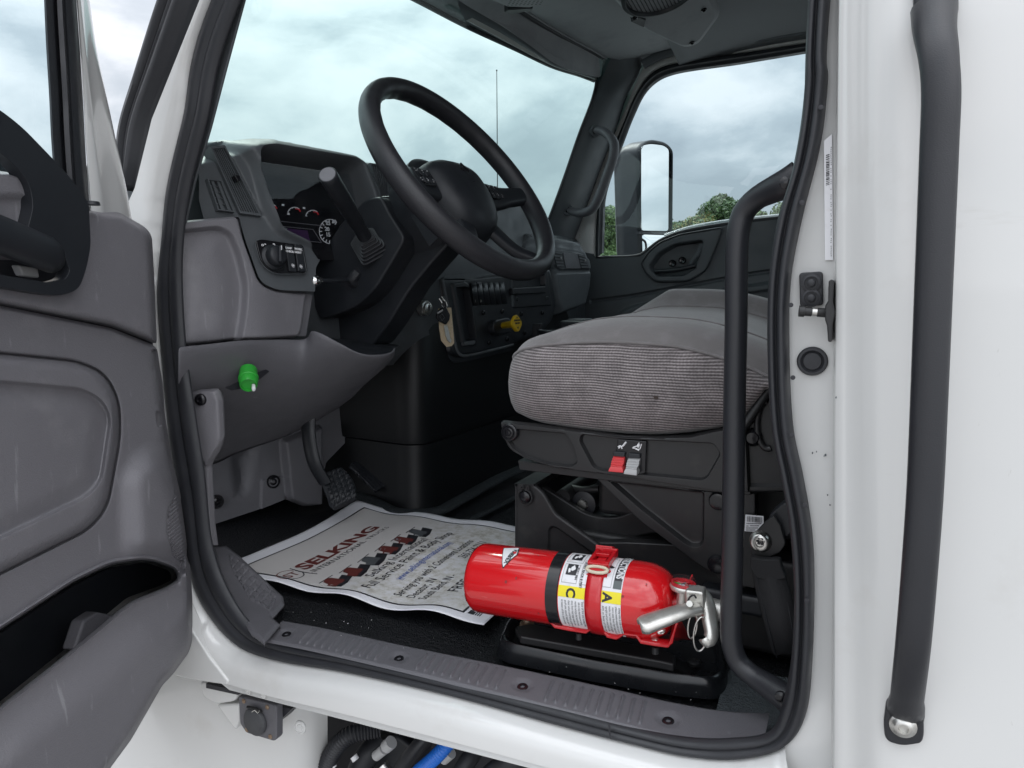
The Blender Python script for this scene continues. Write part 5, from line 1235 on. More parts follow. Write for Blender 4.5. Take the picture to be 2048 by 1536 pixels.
def roof():
    # header band along the windscreen, rows from the glass edge backwards
    E = [(700, -80, -1.22), (800, -22, -1.16), (850, 4, -1.12), (930, 46, -1.065), (1037, 96, -.995), (1104, 128, -.945), (1162, 147, -.915), (1190, 158, -.905)]
    E0 = smooth3([V((-.70, .03, 2.30)), V((-1.02, .24, 2.335))] + [U(u, v, x=x) for u, v, x in E], 80)
    Gv = [(850, -110, -.99), (930, -55, -.965), (1005, -6, -.94), (1060, 30, -.92), (1120, 66, -.90), (1180, 99, -.88), (1206, 114, -.87), (1240, 124, -.86)]
    G0 = smooth3([V((-.60, .05, 2.40)), V((-.80, .28, 2.43))] + [U(u, v, x=x) for u, v, x in Gv], 80)
    Dv = [(700, -160, -1.16), (800, -85, -1.10), (918, 0, -1.04), (994, 45, -.99), (1063, 94, -.94), (1105, 125, -.915), (1150, 142, -.90), (1192, 152, -.885)]
    D0 = smooth3([V((-.66, .04, 2.33)), V((-.93, .26, 2.365))] + [U(u, v, x=x) for u, v, x in Dv], 80)
    rows = [[p + V((-.03, 0, .06)) for p in E0], [p + V((0, 0, .012)) for p in E0], E0, [a.lerp(b, .15) + V((0, 0, -.006)) for a, b in zip(E0, D0)], [a.lerp(b, .85) + V((0, 0, -.006)) for a, b in zip(E0, D0)], D0, [p + V((.004, 0, .02)) for p in D0]]
    hd = MB().loft(rows).build('roof_header', M_DASH, TRUCK, smooth=60)
    rows = [[p + V((.004, 0, .02)) for p in D0], [p + V((.004, 0, -.002)) for p in D0], [a.lerp(b, .10) + V((0, 0, -.010)) for a, b in zip(D0, G0)], [a.lerp(b, .5) + V((0, 0, -.010)) for a, b in zip(D0, G0)], [a.lerp(b, .85) + V((0, 0, -.002)) for a, b in zip(D0, G0)], G0, [p + V((.0, 0, .03)) for p in G0]]
    MB().loft(rows).build('header_trim', M_HOOD, hd, smooth=60)
    MB().tube([p + V((-.004, 0, -.004)) for p in E0], .008, 8).build('header_seal', M_RUBBER, hd)
    MB().tube([p + V((-.004, 0, -.002)) for p in G0], .009, 8).build('groove_shadow_line', M_INK, hd)  # black tube laid in as the shadow line of the groove
    MB().tube([p + V((.012, 0, -.006)) for p in G0], .003, 6).build('groove_lip', M_HOOD, hd)
    # pale sun-visor edge seen through the top of the glass
    pv = [(934, 42), (945, 37), (1000, 66), (1049, 96), (1090, 122), (1070, 115), (1037, 97), (980, 66)]
    MB().prism([U(u, v - 1, x=-1.02 + (u - 934) * .0008) for u, v in pv], (-.003, 0, 0)).build('pale_edge_strip', mat('pale_strip', (.42, .44, .42), .6), hd)
    # overhead console with storage-lid groove
    C1 = [(900, -120, -.80), (1010, -20, -.80), (1060, 26, -.80), (1120, 60, -.80), (1180, 92, -.80), (1222, 112, -.80), (1262, 112, -.80), (1310, 104, -.80)]
    rows = [[p + V((.012, 0, .02)) for p in G0], [p + V((.014, 0, -.004)) for p in G0], [p + V((.05, 0, -.012)) for p in G0], [p + V((.20, 0, .004)) for p in G0], [p + V((.34, 0, .018)) for p in G0], [p + V((.36, 0, .06)) for p in G0]]
    cs = MB().loft(rows).build('overhead_console', M_HOOD, TRUCK, smooth=60)
    lt = [U(u, v, z=2.43) for u, v in [(1008, 25), (1016, 20), (1052, 17), (1066, 17), (1060, 26), (1050, 24), (1022, 31)]]
    MB().prism(lt, (0, 0, .04)).build('lid_latch', M_BLACK, cs, bevel=.003)
    # speaker pod
    o = U(1300, 20, z=2.44); n = V((.25, -.12, -1)).normalized()
    pm = plane_map(o, n); Qs = lambda u, v, k=0.0: UP_(u, v, o + n * k, n)
    pod = round_poly([(1190, -40), (1400, -60), (1436, 8), (1444, 30), (1420, 62), (1398, 92), (1370, 98), (1290, 62), (1262, 40)], [4, 10, 20, 20, 14, 14, 10, 10, 10])
    P0 = [Qs(u, v) for u, v in resample(pod, 70, True)]; cc = sum(P0, V()) / 70
    rows = [[p + n * -.10 for p in P0], [p + n * -.012 for p in P0], [p + (cc - p) * .04 for p in P0], [p + (cc - p) * .14 + n * .008 for p in P0]]
    M_POD = M_HOOD
    pdm = MB().loft(rows, closed=True).build('speaker_pod', M_HOOD, TRUCK, smooth=60)
    cap = [p + (cc - p) * .14 + n * .008 for p in P0]
    MB().poly(cap).build('pod_face', M_HOOD, pdm, smooth=None)
    sc = Qs(1322, -18, .010); e1 = V((1, 0, 0)); e1 = (e1 - n * e1.dot(n)).normalized(); e2 = n.cross(e1)
    MB().lathe([(.108, -.01), (.108, .004), (.098, .008), (.094, .004), (.092, -.012), (0, -.018)], sc, n, 48).build('speaker_rim', M_BLACK, pdm, smooth=45)
    b = MB()
    for i in range(-9, 10):
        w = math.sqrt(max(0, .092 ** 2 - (i * .0098) ** 2))
        b.tube([sc + e1 * (i * .0098) - e2 * w + n * -.002, sc + e1 * (i * .0098) + e2 * w + n * -.002], .0016, 6); b.tube([sc + e2 * (i * .0098) - e1 * w + n * -.004, sc + e2 * (i * .0098) + e1 * w + n * -.004], .0016, 6)
    b.build('speaker_grille', M_BLACK, pdm)
    for u, v in ((1408, 20), (1384, 86), (1270, 36)):
        MB().lathe([(.008, -.002), (.008, .002), (.005, .003), (.0045, .0), (0, 0)], Qs(u, v, .010), n, 16).build('screw', M_GLOSSBLK, pdm)
    MB().prism([Qs(u, v, .012) for u, v in [(1262, 44), (1275, 34), (1292, 40), (1288, 56)]], n * -.02).build('pod_clip', M_BLACK, pdm, bevel=.002)
    # perforated lamp panel over the driver
    lo = U(1020, 4, z=2.425)
    lp = MB().prism([U(u, v, z=2.425) for u, v in [(880, -40), (1150, -60), (1110, 0), (1060, 16), (1015, 14)]], (0, 0, .02)).build('overhead_lamp_panel', M_HOOD, cs, bevel=.004)
    b = MB()
    for i in range(9):
        for j in range(4):
            u, v = 1022 + i * 8 - j * 2, 1 + j * 3.2 - i * .25
            b.poly([U(u + 1.6 * math.cos(a), v + .9 * math.sin(a), z=2.4246) for a in np.linspace(0, 2 * PI, 9)[:-1]])
    b.build('lamp_panel_holes', M_INK, lp, smooth=None)
    # main headliner
    xs = np.linspace(-.62, .9, 24); ys = np.linspace(0.02, 1.97, 24)
    rows = [[V((x, y, 2.545 - .07 * (abs(y - 1.0) / .98) ** 4 - .03 * max(0, (-.2 - x) / .4) ** 2)) for x in xs] for y in ys]
    MB().loft(rows).build('headliner', M_LINER, TRUCK, smooth=180, solid=.02, offset=1)
    # front edge closing piece between console and headliner, and the far roof rail
    MB().box((-.80, 1.0, 2.575), (.55, 1.96, .05)).build('headliner_front', M_LINER, TRUCK)
    rail = smooth3([U(u, v, y=1.90) for u, v in [(1286, 128), (1320, 110), (1380, 94), (1500, 76), (1612, 58), (1780, 30)]], 40)
    MB().tube(rail, .018, 10).build('far_roof_rail', M_DASH, TRUCK, smooth=80)
    rl = [[p + V((0, .01, -.01)) for p in rail], [p + V((0, -.06, .05)) for p in rail], [p + V((0, -.12, .10)) for p in rail]]
    MB().loft(rl).build('rail_trim', M_LINER, TRUCK, smooth=180)
roof()
def glass():
    rows = []
    for z, x0, bow in [(1.70, -1.06, .46), (1.88, -.98, .46), (2.10, -.885, .40), (2.30, -.80, .34), (2.52, -.70, .30)]:
        r = []
        for y in np.linspace(0.045, 1.955, 40):
            s = max(0, math.sin(PI * (y - .045) / 1.91)); r.append(V((x0 - bow * s ** .55, y, z)))
        rows.append(r)
    MB().loft(rows).build('windscreen', M_WSHIELD, TRUCK, smooth=180)
    # whip aerial on the bonnet
    a, b = U(995, 345, x=-1.75), U(993.5, 141, x=-1.75)
    e = MB().tube([a + V((0, 0, -.25)), a.lerp(b, .5), b], [.0030, .0024, .0018], 8).build('whip_aerial', M_STEELBLK, TRUCK)
    MB().lathe([(.003, -.004), (.0042, 0), (.003, .004), (0, .005)], b, (0, 0, 1), 12).build('aerial_tip', M_STEELBLK, e)
    MB().lathe([(.02, -.05), (.014, 0), (.006, .03), (0, .03)], a + V((0, 0, -.22)), (0, 0, 1), 16).build('aerial_base', M_RUBBER, e)
glass()
# ================================================================== DRIVER SEAT
SEAT = thing('driver_seat', 'grey woven cloth suspension seat with black side plates, red and grey levers', 'seat', (-0.28, 0.45, 1.142))
def seat():
    YN, YF = .195, .705; yc = (YN + YF) / 2; hw = (YF - YN) / 2
    # side view read at the near face: seam, bottom and nose of the cushion
    top = [(982, 742), (992, 724), (1010, 713), (1034, 703), (1084, 694), (1182, 688), (1280, 691), (1358, 699), (1436, 719), (1500, 742), (1545, 762)]
    bot = [(981, 800), (996, 832), (1030, 843), (1084, 855), (1150, 866), (1202, 872), (1265, 876), (1319, 876), (1397, 868), (1450, 858), (1500, 825), (1545, 775)]
    N = 64
    T = [U(u, v, y=YN) for u, v in top]; B = [U(u, v, y=YN) for u, v in bot]
    T.append(V((.10, YN, T[-1].z - .01))); B.append(V((.10, YN, T[-1].z - .06)))
    x0 = T[0].x
    tx = catmull([(p.x, p.z) for p in T], 300); bx = catmull([(p.x, p.z) for p in B], 300)
    ss = np.linspace(0, 1, N) ** 1.5
    xs = x0 + (0.08 - x0) * ss
    def zt(x): return float(np.interp(x, tx[:, 0], tx[:, 1]))
    bi = np.argsort(bx[:, 0])
    def zb(x): return float(np.interp(x, bx[bi, 0], bx[bi, 1]))
    def plan(x):                                           # inset of the side where the nose rounds off
        d = (x - x0) / .085
        return 0.085 * (1 - math.sqrt(max(0, 1 - (1 - min(1, d)) ** 2))) if d < 1 else 0.0
    side_rows, top_rows = [], []
    for x in xs:
        i = plan(x); t, b = zt(x), zb(x); h = t - b
        r = []
        for fz, out in [(0, .028), (.06, .012), (.18, .002), (.35, -.005), (.55, -.007), (.75, -.004), (.90, .002), (.97, .008), (1.0, .013)]:
            r.append(V((x, YN + i + out, b + h * fz)))
        side_rows.append(r)
        y0, y1 = YN + i + .013, YF - i - .013
        crown = .020 * min(1, (x - x0) / .12); 
        r = []
        for f in np.linspace(0, 1, 33):
            y = y0 + (y1 - y0) * f
            e = min(f, 1 - f)
            z = t + .016 * (1 - (1 - min(1, e / .08)) ** 2) + crown * math.sin(PI * f) * .9
            ramp = min(1, max(0, (x - x0 - .06) / .10))
            bol = math.exp(-((f - .88) / .09) ** 2) * .040 * ramp + math.exp(-((f - .14) / .08) ** 2) * .006 * ramp
            ctr = -.006 * ramp * math.exp(-((f - .5) / .22) ** 4)
            sl = .045 * ramp * f * (1 if x < .1 else 1)                     # the near edge is squashed by use
            r.append(V((x, y, z + bol + ctr + sl * .35)))
        top_rows.append(r)
    c = MB().loft(top_rows).build('cushion', M_SEATTOP, SEAT, smooth=180)
    sd = MB().loft(side_rows)
    # the far side and the nose between them
    far = [[V((p.x, YF + YN - p.y, p.z)) for p in r] for r in side_rows]
    sd.loft(far)
    nose = []
    for k in range(9):
        a, b = side_rows[0][k], far[0][k]
        nose.append([a.lerp(b, f) + V((-.012 * max(0, math.sin(PI * f)) ** .5 - .004 * math.sin(PI * min(1, k / 8)), 0, 0)) for f in np.linspace(0, 1, 24)])
    sd.loft(nose)
    # underside
    sd.loft([[r[0] for r in side_rows], [r[0] for r in far]])
    sdo = sd.build('cushion_side', M_WEAVE, SEAT, smooth=180)
    lead = [V(r[-1]) + V((0, -.001, .002)) for r in side_rows]
    MB().tube(lead, .0022, 8).build('piping', M_SEATTOP, sdo, smooth=80)
    a = [(1.0 * x) for x in ()]
    # seams between centre and bolsters
    for f in (.27, .76):
        i0 = int(f * 32); MB().tube([top_rows[k][i0] + V((0, 0, .0003)) for k in range(8, N)], .0020, 6).build('seam', M_SEATTOP, c, smooth=80)
    # a small dark stain on the side cloth
    rnd = random.Random(8); cst = U(1312, 795, y=YN - .0075)
    MB().poly([cst + V((.0045 * math.cos(a) * rnd.uniform(.6, 1.2), 0, .003 * math.sin(a) * rnd.uniform(.6, 1.2))) for a in np.linspace(0, 2 * PI, 13)[:-1]]).build('stain', mat('stain', (.05, .036, .032), .9), sdo, smooth=None)
    # backrest behind the opening
    rows = []
    for z, x, d, w in [(1.50, .035, .10, .20), (1.60, .055, .12, .235), (1.80, .10, .115, .24), (2.0, .15, .10, .23), (2.15, .185, .09, .20), (2.21, .20, .06, .17)]:
        q = round_poly([(x, yc - w), (x + d, yc - w), (x + d, yc + w), (x, yc + w)], .04, 5); rows.append([V((a[0], a[1], z)) for a in q])
    MB().loft(rows, closed=True).build('backrest', M_SEATTOP, SEAT, smooth=70, sub=1)
    # --- pressed steel side plate
    Y = .205; pm = plane_map(V((0, Y, 0)), V((0, -1, 0))); Q = lambda u, v, k=0.0: pm(u, v)[0] + V((0, -k, 0))
    zz = lambda x, y: (980 + x / 3.303, 820 + y / 3.303)
    out = round_poly([zz(70, 68), zz(300, 90), zz(620, 132), zz(880, 165), zz(1120, 172), zz(1330, 165), zz(1480, 130), zz(1700, 90), zz(1720, 545), zz(1540, 545), zz(1200, 492), zz(700, 418), zz(440, 385), zz(250, 330), zz(130, 262), zz(82, 160)], [6, 4, 4, 4, 4, 4, 6, 3, 2, 3, 4, 4, 8, 12, 14, 8], 5)
    d1 = round_poly([zz(128, 118), zz(505, 150), zz(560, 235), zz(585, 345), zz(548, 368), zz(395, 352), zz(250, 305), zz(155, 240), zz(122, 180)], 7)
    d2 = round_poly([zz(612, 155), zz(860, 185), zz(1480, 215), zz(1528, 285), zz(1440, 440), zz(1400, 456), zz(735, 392), zz(690, 370), zz(600, 200)], 7)
    def h(P):
        k = .006 - .0075 * sstep((sdist(P, d1) + 1.5) / 4) - .0075 * sstep((sdist(P, d2) + 1.5) / 4)
        k -= .010 * sstep((5 - sdist(P, out)) / 5) ** 2
        return k
    sp = relief('side_plate', out, pm, h, M_STEELBLK, SEAT, step=7, fine=1.8, feats=[d1, d2, out], fw=6, thick=.004)
    MB().prism([Q(u, v, -.004) for u, v in round_poly([zz(175, 335), zz(600, 405), zz(1540, 525), zz(1720, 540), zz(1720, 570), zz(1540, 555), zz(760, 470), zz(440, 430), zz(186, 398)], 3)], (0, .03, 0)).build('lower_flange', M_STEELBLK, sp, bevel=.002)
    p = Q(*zz(140, 143), .004)
    MB().lathe([(.0135, -.004), (.0135, .003), (.0125, .0045), (.0105, .005), (.0095, .0035), (.008, .0035), (.0072, .0055), (.0055, .006), (.005, .0048), (.0035, .0048), (.003, .0062), (0, .0065)], p, (0, -1, 0), 30).build('pivot_button', M_GLOSSBLK, sp, smooth=50)
    # switches
    blk = [zz(850, 188), zz(1040, 202), zz(1032, 412), zz(1000, 420), zz(900, 400), zz(835, 300)]
    sb = MB().prism([Q(u, v, -.001) for u, v in blk], (0, -.006, 0)).build('lever_housing', M_GLOSSBLK, sp, bevel=.0012)
    ex, ez = V((1, 0, 0)), V((0, 0, 1))
    def lever(q, col, nm):
        q3 = [V((*zz(*p), 0)) for p in q]
        rows = []
        M = 26
        for i in range(M + 1):
            t = i / M; k = .010 + .010 * math.sin(t * PI * .5) ** 2 + (.0012 * (math.sin(t * 2 * PI * 7) > 0) if .12 < t < .62 else 0)
            if t < .05: k = .008
            a = q3[0].lerp(q3[3], t); b = q3[1].lerp(q3[2], t)
            pin = 1 - .14 * math.exp(-((t - .62) / .14) ** 2)
            m = (a + b) / 2; a = m + (a - m) * pin; b = m + (b - m) * pin
            rows.append([Q(a.x, a.y, 0.004), Q(a.x, a.y, k), Q(b.x, b.y, k), Q(b.x, b.y, .004)])
        return MB().loft(rows).build(nm, col, sp, smooth=30)
    l1 = lever([(828, 296), (900, 302), (906, 392), (812, 384)], M_REDPL, 'height_lever')
    l2 = lever([(926, 308), (1002, 312), (994, 410), (911, 400)], M_GREYPL, 'damper_lever')
    for q in ([(830, 265), (905, 272), (900, 302), (828, 296)], [(928, 276), (1004, 284), (1002, 312), (926, 308)]):
        MB().prism([Q(*zz(*p), .004) for p in q], (0, -.006, 0)).build('lever_guide', M_BLACK, sp, bevel=.001)
    def icon(pts_list, nm):
        b = MB()
        for pts, w in pts_list:
            P = [Q(*zz(*p), .0058) for p in pts]; b.tube(P, w, 6)
        b.build(nm, M_WINK, sb)
    icon([([(855, 238), (868, 232), (880, 236), (890, 226)], .0011), ([(884, 234), (908, 206)], .0013), ([(868, 238), (858, 248)], .0009), ([(874, 238), (882, 250)], .0009)], 'seat_tilt_symbol')
    icon([([(950, 246), (972, 248), (988, 262), (1000, 248), (1010, 218), (992, 212), (980, 232), (956, 240), (950, 246)], .0008), ([(984, 240), (996, 222)], .0016), ([(970, 252), (992, 256)], .0010)], 'seat_air_symbol')
    # --- suspension: front riser with a pressed rib
    Yr = .225; pr = plane_map(V((0, Yr, 0)), V((0, -1, 0))); R = lambda u, v, k=0.0: pr(u, v)[0] + V((0, -k, 0))
    def bottom(u, y=Yr): 
        q = U(u, 1090, y=y); return q.x
    rout = round_poly([zz(163, 486), zz(290, 490), zz(355, 545), zz(420, 660), zz(440, 690), zz(650, 840), zz(820, 960), zz(1000, 1100), zz(1000, 1250), zz(165, 1250)], [2, 8, 14, 10, 6, 10, 10, 3, 2, 2])
    rib = round_poly([zz(370, 1250), zz(385, 790), zz(405, 768), zz(440, 775), zz(700, 960), zz(980, 1160), zz(980, 1250)], [2, 10, 8, 8, 4, 3, 2])
    rs = relief('front_riser', rout, pr, lambda P: -.006 * sstep((sdist(P, rib) + 1) / 4) - .006 * sstep((4 - sdist(P, rout)) / 4) ** 2, M_STEELBLK, SEAT, step=7, fine=2, feats=[rib, rout], fw=6, thick=.004)
    # return flange and the other side of the riser
    MB().prism([R(*zz(163, 486)), R(*zz(290, 490)), R(*zz(290, 490)) + V((0, .42, 0)), R(*zz(163, 486)) + V((0, .42, 0))], (0, 0, -.004)).build('riser_flange', M_STEELBLK, rs)
    a = R(*zz(166, 486)); 
    MB().prism([a, a + V((0, .42, 0)), a + V((0, .42, -.22)), a + V((0, 0, -.22))], (.004, 0, 0)).build('riser_front', M_STEELBLK, rs)
    p = R(*zz(243, 568), .0)
    pin = MB().lathe([(.0105, 0), (.0105, .003), (.0085, .0045), (.0085, .009), (.007, .010), (0, .010)], p, (0, -1, 0), 26).build('pivot_pin', M_GLOSSBLK, rs, smooth=45)
    MB().tube([p + V((.0115 * math.cos(t), -.006, .0115 * math.sin(t))) for t in np.linspace(.25 * PI + 1.2, 2.1 * PI + 1.3, 30)], .0016, 6).build('circlip', M_STEELBLK, pin)
    for dx in (-.0045, .0045): MB().lathe([(.003, 0), (.003, .002), (.0012, .002), (.0012, 0), (0, 0)], p + V((dx, -.006, .015)), (0, -1, 0), 12).build('circlip_ear', M_STEELBLK, pin)
    # the curved link behind
    lk = [zz(330, 500), zz(400, 540), zz(520, 615), zz(640, 685), zz(740, 708), zz(840, 706), zz(940, 672), zz(1060, 660), zz(1200, 780), zz(1000, 830), zz(900, 850), zz(800, 868), zz(700, 860), zz(560, 780), zz(430, 680), zz(350, 600)]
    YL = .275
    MB().prism([U(u, v, y=YL) for u, v in smooth_px(lk, 60)], (0, .012, 0)).build('curved_link', M_STEELBLK, SEAT, bevel=.003)
    # cross tubes with the bolt and bush
    for (c0, c1, r) in ((zz(300, 482), zz(400, 440), .0105), (zz(480, 575), zz(640, 480), .0125)):
        s = U(*c0, y=.285); MB().tube([s, s + V((0, .36, 0))], r, 18).build('cross_tube', M_STEELBLK, SEAT, smooth=60)
    s = U(*zz(615, 622), y=.30)
    bu = MB().lathe([(.017, .06), (.017, .012), (.020, .010), (.020, .002), (.013, .0), (0, 0)], s + V((0, 0, 0)), (0, 1, 0), 28).build('bush', M_RUBBER, SEAT, smooth=45)
    MB().lathe([(.0095, .0), (.0095, .0035), (.0078, .0050), (0, .0052)], s + V((0, -.0, 0)), (0, -1, 0), 6).build('hex_bolt', M_METAL, bu, smooth=20)
    MB().tube([s + V((-.03, .02, .018)), s + V((-.005, .01, .02)), s + V((.022, .012, .024))], .006, 8).build('bush_bracket', M_STEELBLK, bu, smooth=60)
    # rear upper plate: big pressed triangle
    tout = round_poly([zz(690, 440), zz(1000, 470), zz(1560, 540), zz(1760, 540), zz(1760, 1180), zz(1540, 1140), zz(1480, 1075), zz(1390, 1030), zz(1280, 945), zz(1000, 740)], [8, 4, 4, 3, 4, 8, 10, 14, 6, 6])
    tri = round_poly([zz(800, 470), zz(1416, 540), zz(1412, 860), zz(1392, 892), zz(1340, 900), zz(1290, 872), zz(1000, 645)], [4, 6, 10, 6, 8, 8, 6])
    tp = relief('rear_link_plate', tout, plane_map(V((0, .218, 0)), V((0, -1, 0))), lambda P: .004 - .009 * sstep((sdist(P, tri) + 2) / 6) - .006 * sstep((4 - sdist(P, tout)) / 4) ** 2, M_STEELBLK, SEAT, step=7, fine=2, feats=[tri, tout], fw=8, thick=.004)
    for x, y in ((1510, 597), (1500, 1015)):
        MB().lathe([(.0125, 0), (.0125, .004), (.0105, .007), (.006, .0078), (0, .0078)], U(*zz(x, y), y=.212), (0, -1, 0), 24).build('rivet', M_GLOSSBLK, tp, smooth=45)
    # base rail on the floor and its plinth
    MB().prism([U(*zz(x, y), y=.245) for x, y in [(420, 880), (900, 872), (1300, 890), (1700, 935), (1700, 1250), (420, 1250)]], (0, .02, 0)).build('base_rail', M_STEELBLK, SEAT, bevel=.003)
    MB().box((-.20, .455, 1.215), (.50, .38, .14)).build('air_spring_plinth', M_STEELBLK, SEAT, bevel=.01)
    MB().box((-.16, .455, 1.36), (.36, .36, .10)).build('bellows_frame', M_STEELBLK, SEAT, bevel=.01)
    MB().box((-.17, .455, 1.445), (.48, .40, .05)).build('cushion_pan', M_STEELBLK, SEAT, bevel=.006)
    # rear shield with its rim, bolt and moulded arc
    sh = [(1474, 900), (1490, 858), (1512, 830), (1540, 790), (1600, 760), (1640, 985), (1474, 985)]
    pmS = plane_map(V((0, .212, 0)), V((0, -1, 0)))
    ss2 = relief('rear_shield', round_poly(sh, 6), pmS, lambda P: -.008 * sstep((6 - sdist(P, sh)) / 6) ** 2 + .006 * sstep((P[:, 1] - 966) / 4), M_STEELBLK, SEAT, step=6, fine=2.5, feats=[sh], fw=8, thick=.004)
    MB().lathe([(.012, 0), (.012, .003), (.009, .006), (.007, .0085), (0, .009)], U(1506, 874, y=.211), (0, -1, 0), 24).build('shield_bolt', M_GLOSSBLK, ss2, smooth=45)
    MB().tube([U(1536 + 22 * math.cos(t), 850 + 48 * math.sin(t), y=.208) for t in np.linspace(1.3, 4.6, 24)], .004, 8).build('shield_rib', M_STEELBLK, ss2, smooth=80)
    # recline bar running back from the cushion
    MB().tube([U(1478, 868, y=.20), U(1530, 790, y=.205), U(1560, 752, y=.21)], .006, 8).build('recline_bar', M_STEELBLK, SEAT, smooth=80)
    # barcode label
    lb = [(1491, 1029), (1527, 1032), (1528, 1064), (1489, 1062)]
    lo = MB().prism([U(u, v, y=.209) for u, v in lb], (0, -.0006, 0)).build('part_label', M_LABEL, SEAT, smooth=None)
    b = MB(); rnd = random.Random(2); u = 1494.0
    while u < 1524:
        w = rnd.choice([.5, .8, 1.2]); b.poly([U(u, 1032 + (u - 1491) * .08, y=.208), U(u + w, 1032 + (u - 1491) * .08, y=.208), U(u + w, 1043 + (u - 1491) * .08, y=.208), U(u, 1043 + (u - 1491) * .08, y=.208)]); u += w + rnd.choice([.5, .7, 1.0])
    for vv, u0, u1 in [(1046, 1493, 1522), (1051, 1493, 1496), (1050.5, 1500, 1518), (1055, 1492, 1514), (1059, 1492, 1510)]:
        k = u0
        while k < u1:
            w = rnd.uniform(.8, 1.8); b.poly([U(k, vv, y=.208), U(k + w, vv, y=.208), U(k + w, vv + 2.0, y=.208), U(k, vv + 2.0, y=.208)]); k += w + .7
    b.build('label_print', M_INK, lo, smooth=None)
def smooth_px(P, n): return [tuple(p) for p in catmull(P, n, True)]
seat()
def pole():
    """black grab pole inside the rear edge of the opening"""
    px = [(1600, 352, .030), (1578, 365, .032), (1545, 380, .045), (1512, 398, .055), (1488, 424, .06), (1478, 456, .06), (1474, 500, .06), (1472, 650, .06), (1469, 800, .06), (1467, 950, .06), (1465, 1100, .06), (1462, 1230, .06), (1464, 1290, .06), (1478, 1326, .06), (1506, 1352, .055), (1540, 1374, .045), (1570, 1394, .035), (1590, 1406, .03)]
    pth = smooth3([U(u, v, y=y) for u, v, y in px], 90)
    n = len(pth); rad = [.0118] * n
    for i in range(n):
        e = min(i, n - 1 - i) / n
        if e < .08: rad[i] = .0118 * (1 + .35 * (1 - e / .08))
    g = MB().tube(pth, rad, 22).build('inner_grab_pole', M_POWDER, TRUCK, smooth=80)
    for (u, v) in ((1572, 366), (1562, 1392)):
        p = U(u, v, y=.02); MB().lathe([(.006, 0), (.006, .003), (.0035, .0045), (0, .0045)], p, (0, -1, 0), 14).build('pole_bolt', M_GLOSSBLK, g)
pole()
def belt():
    o = U(1521, 1081, y=.11)
    Bt = thing('seat_belt', 'black seat belt anchor with bright bolt beside the rear of the seat', 'seat belt', o)
    Y = .118
    pl = round_poly([(1500, 1112), (1506, 1070), (1530, 1044), (1548, 1030), (1562, 1052), (1572, 1088), (1560, 1106), (1530, 1118)], 6)
    a = MB().prism([U(u, v, y=Y) for u, v in pl], (0, .005, 0)).build('anchor_plate', M_STEELBLK, Bt, bevel=.0015)
    MB().lathe([(.0128, 0), (.0128, .002), (.0118, .003), (.0105, .0075), (.0092, .0088), (.0058, .009), (.0050, .009), (.0046, .0055), (0, .005)], U(1521, 1082, y=Y), (0, -1, 0), 28).build('anchor_bolt', M_METAL, a, smooth=45)
    b = MB(); c = U(1521, 1082, y=Y - .0075)
    for i in range(6):
        t = i * PI / 3; b.box(c + V((math.cos(t) * .0035, 0, math.sin(t) * .0035)), (.003, .003, .0022))
    b.build('bolt_recess', M_INK, a)
    hs = [(1504, 1108), (1530, 1112), (1562, 1112), (1566, 1128), (1575, 1150), (1545, 1156), (1516, 1150), (1502, 1130)]
    MB().prism([U(u, v, y=.116) for u, v in round_poly(hs, 5)], (0, -.012, 0)).build('webbing_loop', M_BELT, Bt, bevel=.003)
    rows = []
    for u, v, w, y in [(1530, 1122, 30, .108), (1538, 1150, 33, .106), (1547, 1185, 35, .104), (1556, 1225, 34, .10), (1564, 1262, 32, .10), (1570, 1290, 30, .105), (1574, 1310, 28, .115)]:
        rows.append([U(u - w, v + 4, y=y + .006), U(u - w * .5, v + 1, y=y), U(u, v, y=y - .002), U(u + w * .5, v - 1, y=y), U(u + w, v - 4, y=y + .006)])
    wb = MB().loft(rows).build('webbing', M_BELT, Bt, smooth=180, solid=.0016, sub=1)
    for k in (.15, .85):
        pts = [r[0].lerp(r[-1], k) + V((0, -.004, 0)) for r in rows]; MB().tube(pts, .0007, 5).build('stitching', M_RUBBER, wb)
    up = [(1535, 1040), (1548, 1022), (1570, 1004), (1584, 1012), (1586, 1062), (1572, 1078), (1556, 1062)]
    MB().prism([U(u, v, y=.13) for u, v in round_poly(up, 6)], (0, .02, 0)).build('belt_guide', M_BLACK, Bt, bevel=.005)
    # dark wheel-like retractor cover further back
    MB().box(U(1490, 1165, y=.30), (.10, .16, .03)).build('belt_buckle_stalk', M_BLACK, Bt, bevel=.008)
belt()
# ================================================================== FIRE EXTINGUISHER, BRACKET, TRAY, PAPER MAT
EA, EB = V((-0.4555, 0.107, 1.2515)), V((-0.150, 0.107, 1.269))
EAX = (EB - EA).normalized(); ER = 0.0475
EU = (CAMP - V((-.33, .107, 1.26))); EU = (EU - EAX * EU.dot(EAX)).normalized()      # phi = 0 faces the doorway
ED = EAX.cross(EU)                                                        # positive phi turns downwards
if ED.z > 0: ED = -ED
def cyl(s, phi, r=ER): return EA + EAX * s + (EU * math.cos(phi) + ED * math.sin(phi)) * r
def s_of(u):
    """axial station seen at image column u on the near side"""
    best = None
    for k in range(0, 360):
        s = k / 1000; p = cyl(s, 0.0) - CAMP; uu = 1024 + FPX * p.dot(RT) / p.dot(FW)
        if best is None or abs(uu - u) < best[0]: best = (abs(uu - u), s)
    return best[1]
EXT = None
def patch(name, s0, s1, p0, p1, r, m, parent, ns=10, npp=24, smooth=180):
    rows = [[cyl(s0 + (s1 - s0) * i / ns, p0 + (p1 - p0) * j / npp, r) for j in range(npp + 1)] for i in range(ns + 1)]
    return MB().loft(rows).build(name, m, parent, smooth=smooth)
